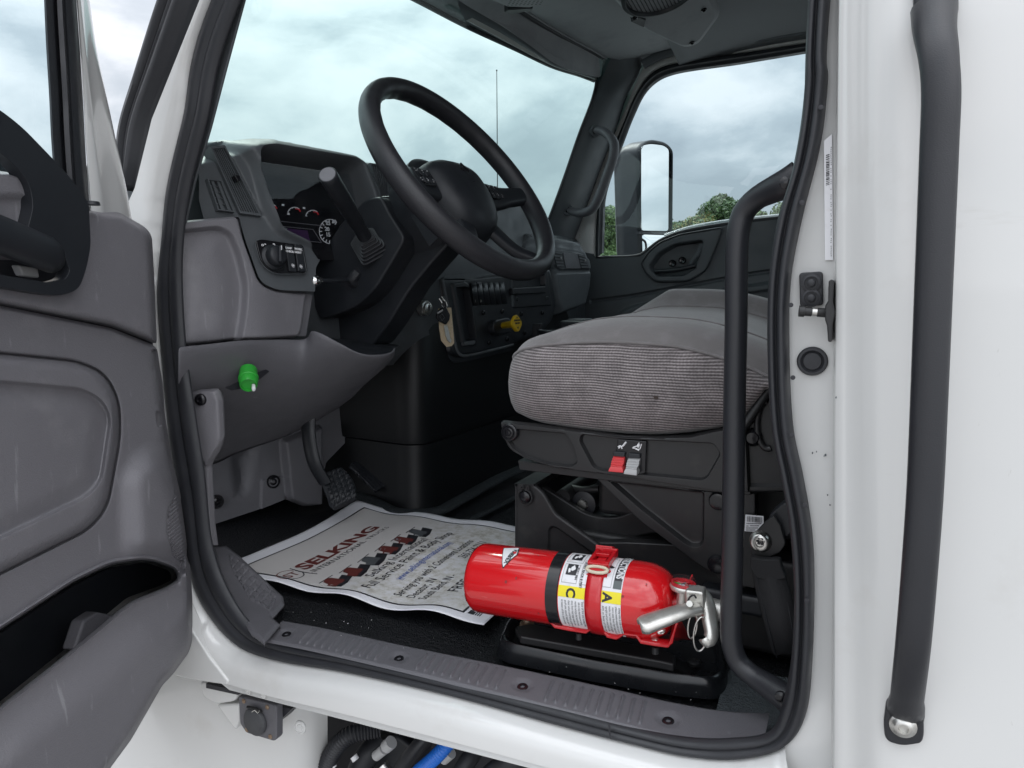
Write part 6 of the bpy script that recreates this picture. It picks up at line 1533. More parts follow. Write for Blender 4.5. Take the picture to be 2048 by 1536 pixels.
def ctext(name, s, st, ph, size, m, parent, r, bold=0.0, align='LEFT', width=None):
    """lettering wrapped on the cylinder: runs downwards, tops towards the valve"""
    vs, fs = text_mesh(s, size, align, bold, width)
    return make(name, [cyl(st + v.y, ph + v.x / ER, r) for v in vs], fs, m, parent, smooth=None)
def extinguisher():
    global EXT
    EXT = thing('fire_extinguisher', 'red dry chemical fire extinguisher lying strapped behind the door sill', 'extinguisher', EA)
    X = EXT
    sh = s_of(1262); L = s_of(1332)
    prof = [(0, .004), (ER * .80, .004), (ER * .84, .0), (ER * .93, .001), (ER * .985, .006), (ER, .012), (ER, sh)]
    for t in np.linspace(0.1, 1, 14): prof.append((ER * (.30 + .70 * math.cos(t * PI / 2) ** .8), sh + (L - sh) * math.sin(t * PI / 2)))
    c = MB().lathe(prof, EA, EAX, 72).build('cylinder', M_RED, X, smooth=60)
    # black rubber band
    b0, b1 = s_of(1091), s_of(1115)
    MB().lathe([(ER, b0), (ER + .0016, b0 + .0006), (ER + .0016, b1 - .0006), (ER, b1)], EA, EAX, 72).build('band', M_GLOSSBLK, X, smooth=40)
    # instruction label
    l0, l1 = s_of(1117), s_of(1243)
    lab = patch('instruction_label', l0, l1, -1.65, 1.35, ER + .0003, M_LABEL, X, 4, 60)
    LL = l1 - l0; r = ER + .0007
    def bar(nm, a0, a1, p0, p1, m, rr=r): return patch(nm, l0 + LL * a0, l0 + LL * a1, p0, p1, rr, m, lab, 2, 16)
    bar('yellow_band', .0, 1.0, -.09, .20, M_YELLOW)
    for i, (s, a) in enumerate((('C', .20), ('B', .52), ('A', .78))):
        ctext('class_letter', s, l0 + LL * (a - .06), -.05, .0165, M_INK, lab, r + .0003, bold=.0006)
    bar('title_bar', .86, .985, -1.6, -.17, M_INK); bar('title_bar_end', .86, .985, -.38, -.17, mat('grey_ink', (.10, .12, .12), .5), r + .0002)
    ctext('title', 'INSTRUCTIONS', l0 + LL * .885, -1.50, .0125, M_WINK, lab, r + .0003, bold=.0004, width=.050)
    # pictogram frames and figures
    def frame(a0, a1, p0, p1):
        b = MB()
        for (x0, x1, y0, y1) in [(a0, a0 + .008, p0, p1), (a1 - .008, a1, p0, p1), (a0, a1, p0, p0 + .018), (a0, a1, p1 - .018, p1)]:
            n = 10; rows = [[cyl(l0 + LL * (x0 + (x1 - x0) * i), y0 + (y1 - y0) * j / n, r) for j in range(n + 1)] for i in (0, 1)]; b.loft(rows)
        b.build('picture_frame', M_GREYPL, lab, smooth=180)
    frame(.03, .28, -.72, -.16); frame(.32, .56, -.92, -.16); frame(.60, .83, -1.2, -.18); frame(.03, .30, -1.3, -.78)
    rnd = random.Random(12)
    def blob(ca, cp, ra, rp, m, nm, n=9, kk=.0004):
        MB().poly([cyl(l0 + LL * (ca + ra * math.cos(t) * rnd.uniform(.5, 1.15)), cp + rp * math.sin(t) * rnd.uniform(.5, 1.15), r + kk) for t in np.linspace(0, 2 * PI, n)[:-1]]).build(nm, m, lab, smooth=None)
    for ca, cp in ((.16, -.55), (.17, -1.06)):
        bar('picture_ground', ca - .085, ca + .085, cp - .17, cp + .17, M_INK, r + .0001)
        blob(ca + .02, cp - .03, .045, .10, M_WINK, 'picture_hand', 10); blob(ca - .03, cp + .05, .03, .09, M_WINK, 'picture_hand', 9)
    for ca, cp in ((.45, -.62), (.46, -.46), (.73, -.62), (.70, -.48), (.47, -1.05)):
        blob(ca, cp, .06, .075, M_REDINK, 'picture_flame', 9)
    blob(.76, -.78, .05, .05, M_INK, 'picture_figure'); blob(.71, -.74, .03, .04, M_INK, 'picture_figure')
    for s, a, p in (('PULL PIN', .24, -.62), ('START BACK 8 FEET', .335, -.85), ('AIM AT BASE', .52, -.9), ('SQUEEZE', .62, -.9)):
        ctext('instruction_word', s, l0 + LL * a, p, .0042, M_INK, lab, r + .0003, bold=.0001)
    # blocks of fine print below the yellow band
    words = 'when cold hold upright pull pin stand back aim at base of fire and sweep side to side check pressure monthly recharge after use store away from heat keep nozzle clear'.split()
    k = 0
    for a0, a1, step, sz in ((.06, .50, .055, .0040), (.60, .97, .050, .0040)):
        a = a1
        while a > a0:
            line = ' '.join(words[(k + j) % len(words)] for j in range(6)); k += 5
            ctext('fine_print', line, l0 + LL * a, .26 + rnd.uniform(0, .03), sz, M_INK, lab, r + .0003, width=ER * rnd.uniform(.70, .92)); a -= step
    # scuffed red and violet patch where the strap rubbed
    for i in range(26): blob(.50 + rnd.uniform(-.06, .05), rnd.uniform(-.1, 1.0), .018, .035, rnd.choice([M_REDINK, M_WINK, mat('violet', (.42, .25, .38), .5) if i == 0 else M_REDINK]), 'label_scuff', 7, .0006)
    # triangular maker mark with three lines of plain lettering marks
    def cuv(u, v):
        """station and angle where the ray of a pixel meets the cylinder"""
        d = FW + RT * ((u - 1024) / FPX) + UPV * ((768 - v) / FPX); w = CAMP - EA
        dp, wp_ = d - EAX * d.dot(EAX), w - EAX * w.dot(EAX)
        A_, B_, C_ = dp.dot(dp), 2 * dp.dot(wp_), wp_.dot(wp_) - ER * ER
        D_ = max(0, B_ * B_ - 4 * A_ * C_); q = CAMP + d * ((-B_ - math.sqrt(D_)) / (2 * A_)) - EA
        return q.dot(EAX), math.atan2(q.dot(ED), q.dot(EU))
    def tripatch(k, m, nm, rr, par):
        Lp = [cuv(1006, 1138), cuv(1004, 1131), cuv(1007, 1096)]; Rp = [cuv(1006, 1138), cuv(1036, 1110), cuv(1041, 1096)]
        Lr, Rr = resample(Lp, 14), resample(Rp, 14); cc = (Lr.mean(0) + Rr.mean(0)) / 2
        rows = [[cyl(*(cc + ((a + (b2 - a) * j / 8) - cc) * k), rr) for j in range(9)] for a, b2 in zip(Lr, Rr)]
        return MB().loft(rows).build(nm, m, par, smooth=180)
    tm = tripatch(1, M_INK, 'maker_mark', ER + .0004, X); tripatch(.88, M_LABEL, 'mark_ground', ER + .0007, tm)
    vs, fs = text_mesh('AMEREX', .0085, 'CENTER', .0004, width=.030)
    c0, c1 = cuv(1012, 1127), cuv(1033, 1101); dv = V((c1[0] - c0[0], (c1[1] - c0[1]) * ER, 0)).normalized(); pv = V((-dv.y, dv.x, 0)); ms, mp_ = (c0[0] + c1[0]) / 2, (c0[1] + c1[1]) / 2
    make('mark_word', [cyl(ms + v.x * -dv.x + (v.y - .003) * -pv.x, mp_ + (v.x * -dv.y + (v.y - .003) * -pv.y) / ER, ER + .0010) for v in vs], fs, M_INK, tm, smooth=None)
    c0 = cuv(1030, 1107); blobp = [(c0[0] + .0024 * math.cos(t), c0[1] + .05 * math.sin(t)) for t in np.linspace(0, 2 * PI, 12)[:-1]]
    MB().poly([cyl(a, b, ER + .0014) for a, b in blobp]).build('mark_dot', M_REDINK, tm, smooth=None)
    # chips in the enamel
    for u, ph, k in ((1031, -.10, .8), (1012, .02, .9), (1246, -.02, .8), (1060, -.9, .6), (1290, -.4, .6), (1075, .8, .6)):
        s = s_of(u); MB().poly([cyl(s + .0022 * k * math.cos(t) * rnd.uniform(.4, 1.2), ph + .05 * k * math.sin(t) * rnd.uniform(.4, 1.2), ER + .0006) for t in np.linspace(0, 2 * PI, 9)[:-1]]).build('chip', mat('enamel_chip', (.22, .02, .02), .5), c, smooth=None)
    # neck and valve
    nk = EA + EAX * (L - .002)
    MB().lathe([(.0145, -.006), (.0145, .0), (.0135, .001), (.0135, .004), (.0145, .005), (.0145, .008), (.0135, .009), (.0135, .012), (.0145, .013), (.0145, .019), (.012, .020), (0, .020)], nk, EAX, 32).build('neck_collar', M_RED2, X, smooth=40)
    v0 = nk + EAX * .019
    vb = MB().lathe([(.0105, 0), (.0118, .002), (.0118, .010), (.0135, .012), (.0140, .026), (.0125, .034), (.0125, .050), (.010, .054), (0, .054)], v0, EAX, 30).build('valve_body', M_SATIN, X, smooth=40)
    # gauge on top of the valve
    gc = U(1366, 1178, y=.095); gn = V((.05, .06, 1)).normalized()
    g = MB().lathe([(.006, -.020), (.007, -.004), (.0145, -.001), (.0160, .002), (.0160, .004), (.0152, .005), (0, .005)], gc, gn, 36).build('pressure_gauge', M_SATIN, X, smooth=40)
    MB().lathe([(.0148, .005), (.0150, .0115), (.0135, .0135), (0, .014)], gc, gn, 36).build('gauge_cover', M_LENS, g, smooth=50)
    MB().lathe([(.0146, .0052), (.0146, .0085), (.0118, .0085), (.0118, .0052)], gc, gn, 36).build('gauge_ring', M_REDINK, g, smooth=40)
    ge1 = gn.orthogonal().normalized(); ge2 = gn.cross(ge1)
    for t0_, t1_, m in ((.2, 2.2, M_REDINK), (2.2, 3.0, M_GREEN), (3.0, 4.6, M_WINK)):
        MB().poly([gc + gn * .0062] + [gc + gn * .0062 + (ge1 * math.cos(t) + ge2 * math.sin(t)) * .0116 for t in np.linspace(t0_, t1_, 14)]).build('gauge_dial', m, g, smooth=None)
    MB().box(gc + gn * .0070, (.009, .0012, .0006), ge1 + ge2 * .4, None or (ge2 - ge1 * .4)).build('gauge_needle', M_INK, g)
    # carrying handle: rounded channel reaching back towards the doorway
    hp = [U(1398, 1214, y=.075), U(1370, 1220, y=.06), U(1330, 1233, y=.045), U(1296, 1245, y=.035), U(1279, 1251, y=.03)]
    P = smooth3(hp, 24); rows = []
    upv = V((-.15, -.35, .9)).normalized()
    for i, p in enumerate(P):
        t = (P[min(i + 1, 23)] - P[max(i - 1, 0)]).normalized(); sd = t.cross(upv).normalized(); un = sd.cross(t); k = i / 23
        w = .0085 + .0040 * k; hgt = .0032 + .0012 * k
        if i == 23: w *= .6
        if i == 22: w *= .88
        rows.append([p + sd * w * a + un * hgt * b for a, b in [(-1, -1.1), (-1.0, .2), (-.8, .8), (-.4, 1.05), (0, 1.1), (.4, 1.05), (.8, .8), (1.0, .2), (1, -1.1)]])
    MB().loft(rows).build('carry_handle', M_SATIN, X, smooth=70, solid=.0016)
    # squeeze lever standing off the end of the valve
    lp = [U(1385, 1182, y=.10), U(1402, 1186, y=.095), U(1414, 1205, y=.09), U(1421, 1240, y=.08), U(1424, 1270, y=.07), U(1416, 1284, y=.065), U(1409, 1274, y=.065)]
    P = smooth3(lp, 26); rows = []
    for i, p in enumerate(P):
        t = (P[min(i + 1, 25)] - P[max(i - 1, 0)]).normalized(); sd = t.cross(V((.6, -.6, .2))).normalized(); un = sd.cross(t); k = i / 25
        w = .0058 + .003 * math.sin(PI * k); rows.append([p + sd * w * a + un * .004 * b for a, b in [(-1, -.9), (-.9, .6), (-.4, 1), (.4, 1), (.9, .6), (1, -.9)]])
    MB().loft(rows).build('squeeze_lever', M_SATIN, X, smooth=70, solid=.0016)
    MB().box(U(1392, 1196, y=.085), (.022, .018, .026), EAX, (0, 1, .1)).build('valve_yoke', M_SATIN, X, bevel=.003)
    MB().lathe([(.0028, -.012), (.0028, .010), (.0036, .011), (.0036, .013), (0, .013)], U(1383, 1208, y=.068), (0, -.9, .4), 14).build('lever_rivet', M_SATIN, X)
    for cu, cv, rr, a in ((1385, 1252, .011, .3), (1401, 1268, .0155, .15)):
        cpt = U(cu, cv, y=.072); e1 = V((0, 0, 1)); e2 = (V((.5, .3, 0)) + V((0, 0, a))).normalized()
        MB().tube([cpt + e1 * (rr * 1.35 * math.cos(t)) + e2 * (rr * .55 * math.sin(t)) for t in np.linspace(0, 2 * PI, 30)[:-1]], .0012, 8, closed=True).build('pin_ring', M_METAL, X)
    pt = smooth3([U(1376, 1202, y=.07), U(1380, 1194, y=.066), U(1388, 1190, y=.066), U(1392, 1196, y=.068)], 10)
    MB().tube(pt, .0011, 6).build('pin_tether', M_INK, X)
    MB().tube([v0 + EAX * .03 + V((0, -.004, -.01)), v0 + EAX * .034 + V((0, -.006, -.024))], .0055, 14).build('nozzle', M_METAL, X, smooth=60)
extinguisher()
def bracket():
    BK = thing('extinguisher_bracket', 'red metal bracket with buckled strap holding the extinguisher', 'bracket', EA + V((.15, 0, -.06)))
    r = ER + .0022
    s0, s1 = s_of(1171), s_of(1206)
    st = patch('strap', s0, s1 - .002, -1.75, 1.75, r, M_RED2, BK, 3, 48)
    st.modifiers.new('solid', 'SOLIDIFY').thickness = .0014
    # buckle on the shoulder of the strap
    sc = (s0 + s1) / 2
    def Bx(ds, dphi, k): return cyl(sc + ds, dphi, r + k)
    b = MB()
    def slab(a0, a1, p0, p1, k0, k1):
        b.loft([[Bx(a0, p0, k0), Bx(a0, p1, k0)], [Bx(a0, p0, k1), Bx(a0, p1, k1)], [Bx(a1, p0, k1), Bx(a1, p1, k1)], [Bx(a1, p0, k0), Bx(a1, p1, k0)]], close_rows=True)
        b.poly([Bx(a0, p0, k0), Bx(a0, p0, k1), Bx(a1, p0, k1), Bx(a1, p0, k0)]); b.poly([Bx(a0, p1, k0), Bx(a0, p1, k1), Bx(a1, p1, k1), Bx(a1, p1, k0)])
    slab(-.014, -.009, -1.35, -.70, 0, .009); slab(.009, .014, -1.35, -.70, 0, .009); slab(-.014, .014, -.78, -.66, 0, .008); slab(-.014, .014, -1.42, -1.32, 0, .010); slab(-.009, .009, -1.14, -1.02, .003, .008); slab(-.006, .006, -1.30, -.8, .001, .004)
    slab(-.017, .006, -1.62, -1.40, .004, .012)
    b.build('buckle', M_RED2, BK, bevel=.001)
    slab2 = MB().tube([Bx(.0135 * math.cos(t), -.56 + .085 * math.sin(t), .004) for t in np.linspace(0, 2 * PI, 28)[:-1]], .0022, 8, closed=True)
    slab2.build('pull_ring', mat('cream_plastic', (.62, .55, .42), .4), BK, smooth=80)
    patch('pull_tongue', sc - .010, sc + .010, -.70, -.48, r + .003, M_RED2, BK, 2, 6)
    # base plate with the notched front lip
    lip = [(1099, 1244), (1109, 1256), (1140, 1262), (1172, 1267), (1179, 1261), (1205, 1262), (1214, 1275), (1232, 1279), (1238, 1276), (1246, 1270), (1271, 1272), (1281, 1287), (1310, 1292), (1334, 1295), (1344, 1286), (1353, 1245)]
    yl = .070
    lp = [U(u, v, y=yl) for u, v in lip]
    zb = EA.z - ER - .003
    mb = MB()
    top = [V((p.x, yl + .010, max(p.z + .004, zb - .004))) for p in lp]; back = [V((p.x, .16, zb - .003)) for p in lp]
    mb.loft([lp, [p + V((0, .003, .003)) for p in lp], top, back])
    bp = mb.build('base_plate', M_RED2, BK, smooth=40, solid=.0022)
    e = [U(1334, 1295, y=yl), U(1353, 1245, y=yl), U(1352, 1225, y=.10), V((lp[-1].x, .15, lp[-1].z + .03)), V((lp[-1].x, .15, lp[-1].z + .012))]
    MB().prism(e, (.0022, 0, 0)).build('end_plate', M_RED2, BK, bevel=.0008)
    for u, v in ((1152, 1254), (1310, 1282), (1322, 1262)):
        MB().lathe([(.0055, 0), (.0055, .002), (.003, .0035), (0, .0035)], U(u, v, y=.078), (-.0, -.5, .8), 14).build('bracket_screw', M_METAL, bp)
    for u, v in ((1158, 1274), (1311, 1302)):
        MB().lathe([(.004, 0), (.0045, .008), (0, .009)], U(u, v - 8, y=.085), (0, 0, -1), 10).build('screw_tail', M_STEELBLK, bp)
bracket()
def tray():
    """pressed black steel pan let into the floor under the extinguisher"""
    T = thing('floor_tray', 'shallow black steel tray with rolled rim under the extinguisher', 'tray', (-.28, .25, 1.15))
    rim = [(1008, 1276), (1012, 1262), (1022, 1238), (1040, 1222), (1100, 1200), (1345, 1146), (1380, 1146), (1408, 1160), (1418, 1190), (1440, 1300), (1444, 1330), (1436, 1346), (1415, 1352), (1350, 1346), (1200, 1322), (1030, 1287)]
    q = [tuple(p) for p in resample(round_poly(rim, 10), 120, True)]
    zr = lambda v: 1.172
    R0 = [U(u, v, z=1.170) for u, v in q]; c = sum(R0, V()) / len(R0)
    rows = [[p + (p - c) * .07 + V((0, 0, -.026)) for p in R0], [p + (p - c) * .05 + V((0, 0, -.012)) for p in R0], [p + (p - c) * .03 + V((0, 0, -.002)) for p in R0], [p + (p - c) * .01 for p in R0], [p - (p - c) * .02 + V((0, 0, -.003)) for p in R0], [p - (p - c) * .035 + V((0, 0, -.016)) for p in R0], [p - (p - c) * .06 + V((0, 0, -.019)) for p in R0], [c + (p - c) * .02 + V((0, 0, -.019)) for p in R0]]
    t = MB().loft(rows, closed=True).build('pan', mat('gloss_black_pan', (.010, .011, .013), .24, bump=(40, .1, .002), rvar=(20, .18, .36)), T, smooth=60)
    # stepped front rail
    MB().prism([U(u, v, z=1.182) for u, v in [(1030, 1252), (1060, 1246), (1330, 1300), (1352, 1310), (1348, 1328), (1322, 1322), (1040, 1272)]], (0, 0, -.012)).build('pan_rail', M_STEELBLK, t, bevel=.003)
    o = U(1054, 1262, z=1.165)
    b = MB().lathe([(.0145, 0), (.014, .004), (.0105, .0052), (.0105, .012), (.0085, .014), (.0055, .0145), (.005, .030), (.0035, .032), (0, .032)], o, (0, 0, 1), 24).build('rusty_bolt', M_RUST, T, smooth=40)
    MB().lathe([(.009, 0), (.009, .004), (.006, .006), (.0035, .006), (.003, .003), (0, .003)], U(1388, 1328, z=1.156), (0, 0, 1), 18).build('tray_screw', M_STEELBLK, T)
    # bits of chromed seat slide further back
    MB().tube([U(1392, 1190, z=1.18), U(1500, 1168, z=1.18)], .006, 10).build('slide_rod', M_METAL, T, smooth=60)
    MB().box(U(1465, 1160, z=1.16), (.16, .03, .02)).build('slide_rail', M_STEELBLK, T, bevel=.003)
    MB().box(U(1460, 1240, z=1.152), (.14, .10, .012)).build('slide_foot', mat('grey_cast', (.05, .06, .065), .5), T, bevel=.004)
tray()
def crumbs():
    rnd = random.Random(21)
    b = MB()
    for _ in range(36):
        u, v = rnd.uniform(560, 1540), 0
        vmin = 1225 + (u - 560) * .19; v = rnd.uniform(vmin - 8, vmin + 26) - (30 if rnd.random() < .2 else 0)
        p = U(u, v, z=1.146 if v < vmin else 1.168) + V((0, 0, .0006)); s = rnd.uniform(.0003, .0006)
        b.lathe([(s * .6, -s), (s, 0), (s * .5, s)], p, (rnd.uniform(-1, 1), rnd.uniform(-1, 1), .4), 5)
    for u, v in ((688, 1243), (696, 1247), (743, 1240), (652, 1246)):
        b.lathe([(.0006, -.0006), (.001, 0), (.0005, .0008)], U(u, v, z=1.147), (.3, .2, 1), 6)
    o = b.build('crumbs', M_GREYPL, None); o['kind'] = 'stuff'
crumbs()
def paper():
    PL, PR, PB = V((-1.006, .126, 1.1475)), V((-1.022, .551, 1.1475)), V((-.472, .151, 1.1475))
    eA, eB = PR - PL, PB - PL
    lenA, lenB = eA.length, eB.length
    def zw(a, b):
        z = .003
        z += .009 * math.exp(-((b - .33) / .13) ** 2) * (a ** 1.5) * 1.0
        z += .012 * math.exp(-((b - .62) / .12) ** 2) * (.15 + .85 * a)
        z += .004 * math.sin(b * 15 + a * 2) * .5 + .0022 * math.sin(a * 9 + b * 6)
        z += .010 * math.exp(-((b - .86) / .10) ** 2) * math.exp(-(a / .25) ** 2)
        z += .006 * max(0, 1 - a / .2) * math.sin(b * 12 + 1.5) ** 2
        z += .012 * math.exp(-((a - 1) ** 2 + b ** 2) / .03)
        return z
    def pp(a, b, k=0.0): return PL + eA * a + eB * b + V((0, 0, zw(a, b) + k))
    S = tag(MB().loft([[pp(a, b) for a in np.linspace(0, 1, 60)] for b in np.linspace(0, 1, 80)]).build('paper_floor_mat', M_PAPER, None, smooth=180, solid=.0003), 'printed white paper floor mat lying creased in the driver footwell', 'paper mat')
    def strip(nm, a0, b0, a1, b1, m, k, na=40, nb=40):
        return MB().loft([[pp(a0 + (a1 - a0) * i / na, b0 + (b1 - b0) * j / nb, k) for i in range(na + 1)] for j in range(nb + 1)]).build(nm, m, S, smooth=180)
    K = .0010
    pm = bpy.data.materials.new('printed_grey'); pm.use_nodes = True; t = pm.node_tree; bs = t.nodes['Principled BSDF']; bs.inputs['Roughness'].default_value = .7
    co = t.nodes.new('ShaderNodeTexCoord'); se = t.nodes.new('ShaderNodeSeparateXYZ'); t.links.new(co.outputs['Object'], se.inputs[0])
    n1 = t.nodes.new('ShaderNodeTexNoise'); n1.inputs['Scale'].default_value = 60; n1.inputs['Detail'].default_value = 6; n1.inputs['Roughness'].default_value = .7; t.links.new(co.outputs['Object'], n1.inputs[0])
    mr = t.nodes.new('ShaderNodeMapRange'); mr.inputs[1].default_value = -.82; mr.inputs[2].default_value = -.72; t.links.new(se.outputs[0], mr.inputs[0])
    dirt = ramp_node(t, n1.outputs[0], [(.38, (.72, .72, .74)), (.52, (.64, .63, .60)), (.66, (.46, .44, .39))], 'LINEAR')
    mxx = t.nodes.new('ShaderNodeMix'); mxx.data_type = 'RGBA'; t.links.new(mr.outputs[0], mxx.inputs[0]); mxx.inputs[6].default_value = (.57, .55, .535, 1); t.links.new(dirt, mxx.inputs[7]); t.links.new(mxx.outputs[2], bs.inputs['Base Color'])
    strip('printed_panel', .055, .075, .925, .915, pm, K * .6, 50, 70)
    for (a0, b0, a1, b1) in [(.045, .070, .935, .077), (.045, .912, .935, .919), (.045, .070, .053, .919), (.927, .070, .935, .919)]:
        strip('printed_border', a0, b0, a1, b1, M_INK, K * .8, 40 if a1 - a0 > .1 else 1, 60 if b1 - b0 > .1 else 1)
    def ptext(nm, s, a, b, size, m, width=None, bold=0.0, align='LEFT', k=K):
        vs, fs = text_mesh(s, size, align, bold, width)
        # cut long faces by working on the mesh as it is: letters are small next to the waves
        return make(nm, [pp(a + v.x / lenA, b - v.y / lenB, k) for v in vs], fs, m, S, smooth=None)
    ptext('headline', 'SELKING', .172, .262, .039, M_INKR, width=.56 * lenA, bold=.0016)
    ptext('subline', 'INTERNATIONAL', .172, .303, .0185, M_INK, width=.37 * lenA, bold=.0001); ptext('subline', 'TRUCKS', .565, .303, .0150, M_INK, width=.172 * lenA)
    # round emblem: broken ring and letters
    ca, cb, rr = .091, .257, .056
    def ringp(t, r): return (ca + r * math.cos(t), cb - r * math.sin(t) * lenA / lenB)
    b = MB()
    for t0, t1, m in ((.5, 3.6, 0),):
        P = np.linspace(t0, t1, 30)
        for x, y in zip(P[:-1], P[1:]): b.poly([pp(*ringp(x, rr), K), pp(*ringp(y, rr), K), pp(*ringp(y, rr - .005), K), pp(*ringp(x, rr - .005), K)])
    b.build('emblem_ring', M_INKR, S, smooth=None)
    b = MB(); P = np.linspace(3.7, 6.6, 30)
    for x, y in zip(P[:-1], P[1:]): b.poly([pp(*ringp(x, rr), K), pp(*ringp(y, rr), K), pp(*ringp(y, rr - .005), K), pp(*ringp(x, rr - .005), K)])
    b.build('emblem_ring', M_INK, S, smooth=None)
    ptext('emblem_letters', 'ST', ca - .036, cb + .020, .026, M_INKR, width=.070 * lenA, bold=.0005)
    b = MB(); b.tube([pp(.148, .215, K), pp(.142, .26, K), pp(.150, .300, K)], .0009, 5); b.tube([pp(.160, .302, K), pp(.152, .30, K), pp(.160, .322, K)], .0006, 5); b.build('emblem_bar', M_INK, S)
    # row of printed trucks
    rnd = random.Random(4)
    for i in range(6):
        a0 = .07 + i * .122; w = .112
        for nm, m, pts in [('printed_truck_cab', M_INKR, [(0, .035), (.0, .008), (.15, .004), (.25, -.018), (.55, -.026), (.70, -.020), (.72, .030), (.4, .038)]), ('printed_truck_body', M_INK, [(.45, .012), (1.1, -.006), (1.14, .020), (.6, .036)]), ('printed_truck_wheels', M_INK, [(.02, .036), (.5, .028), (1.1, .018), (1.14, .028), (.5, .046), (.05, .050)]), ('printed_truck_window', M_GREY, [(.22, .0), (.30, -.016), (.48, -.020), (.46, -.002)]), ('printed_truck_grille', M_GREYPL, [(.03, .012), (.13, .010), (.13, .028), (.03, .030)])]:
            if nm == 'printed_truck_cab' and i % 3 == 2: m = M_DASH
            MB().poly([pp(a0 + x * w, .408 + .004 * i + y * 1.25, K * (1 if nm == 'printed_truck_body' else 1.25)) for x, y in pts]).build(nm, m, S, smooth=None)
        MB().poly([pp(a0 + .1 * w, .378 + .004 * i, K), pp(a0 + .95 * w, .372 + .004 * i, K), pp(a0 + .95 * w, .376 + .004 * i, K), pp(a0 + .1 * w, .382 + .004 * i, K)]).build('printed_truck_stack', M_INK, S, smooth=None)
    for s, a, b, size, m, w in [('Selking International', .211, .512, .026, M_INK, .455), ('Full Service Paint & Body Shop', .101, .562, .028, M_INK, .69), ('www.selkinginternational.com', .228, .614, .022, M_BLUEINK, .44), ('Serving you with 2 Convenient Locations', .109, .672, .022, M_INK, .63), ('Decatur, IN', .111, .718, .023, M_INK, .18), ('260-724-2111', .536, .718, .023, M_INK, .22), ('South Bend, IN -', .108, .762, .023, M_INK, .25), ('574-232-4011', .536, .762, .023, M_INK, .22), ('FREE ESTIMATES', .199, .832, .030, M_INK, .45)]:
        ptext('printed_line', s, a, b, size, m, width=w * lenA, bold=.0002)
    b = MB(); b.loft([[pp(.228, .6175, K), pp(.668, .6175, K)], [pp(.228, .619, K), pp(.668, .619, K)]]); b.build('printed_underline', M_BLUEINK, S)
    b = MB()
    for i in range(6): b.poly([pp(.05 + (.03 if i < 3 else 0), .930 + i * .007, K), pp(.115, .930 + i * .007, K), pp(.115, .9335 + i * .007, K), pp(.05 + (.03 if i < 3 else 0), .9335 + i * .007, K)])
    b.poly([pp(.05, .929, K), pp(.078, .929, K), pp(.078, .948, K), pp(.05, .948, K)]); b.build('printed_flag', M_INK, S, smooth=None)
    ptext('printed_footer', 'MADE IN U.S.A.', .122, .950, .016, M_INK, width=.22 * lenA, bold=.0003); ptext('printed_footer', 'from recycled paper', .122, .972, .010, M_INK, width=.20 * lenA)
paper()
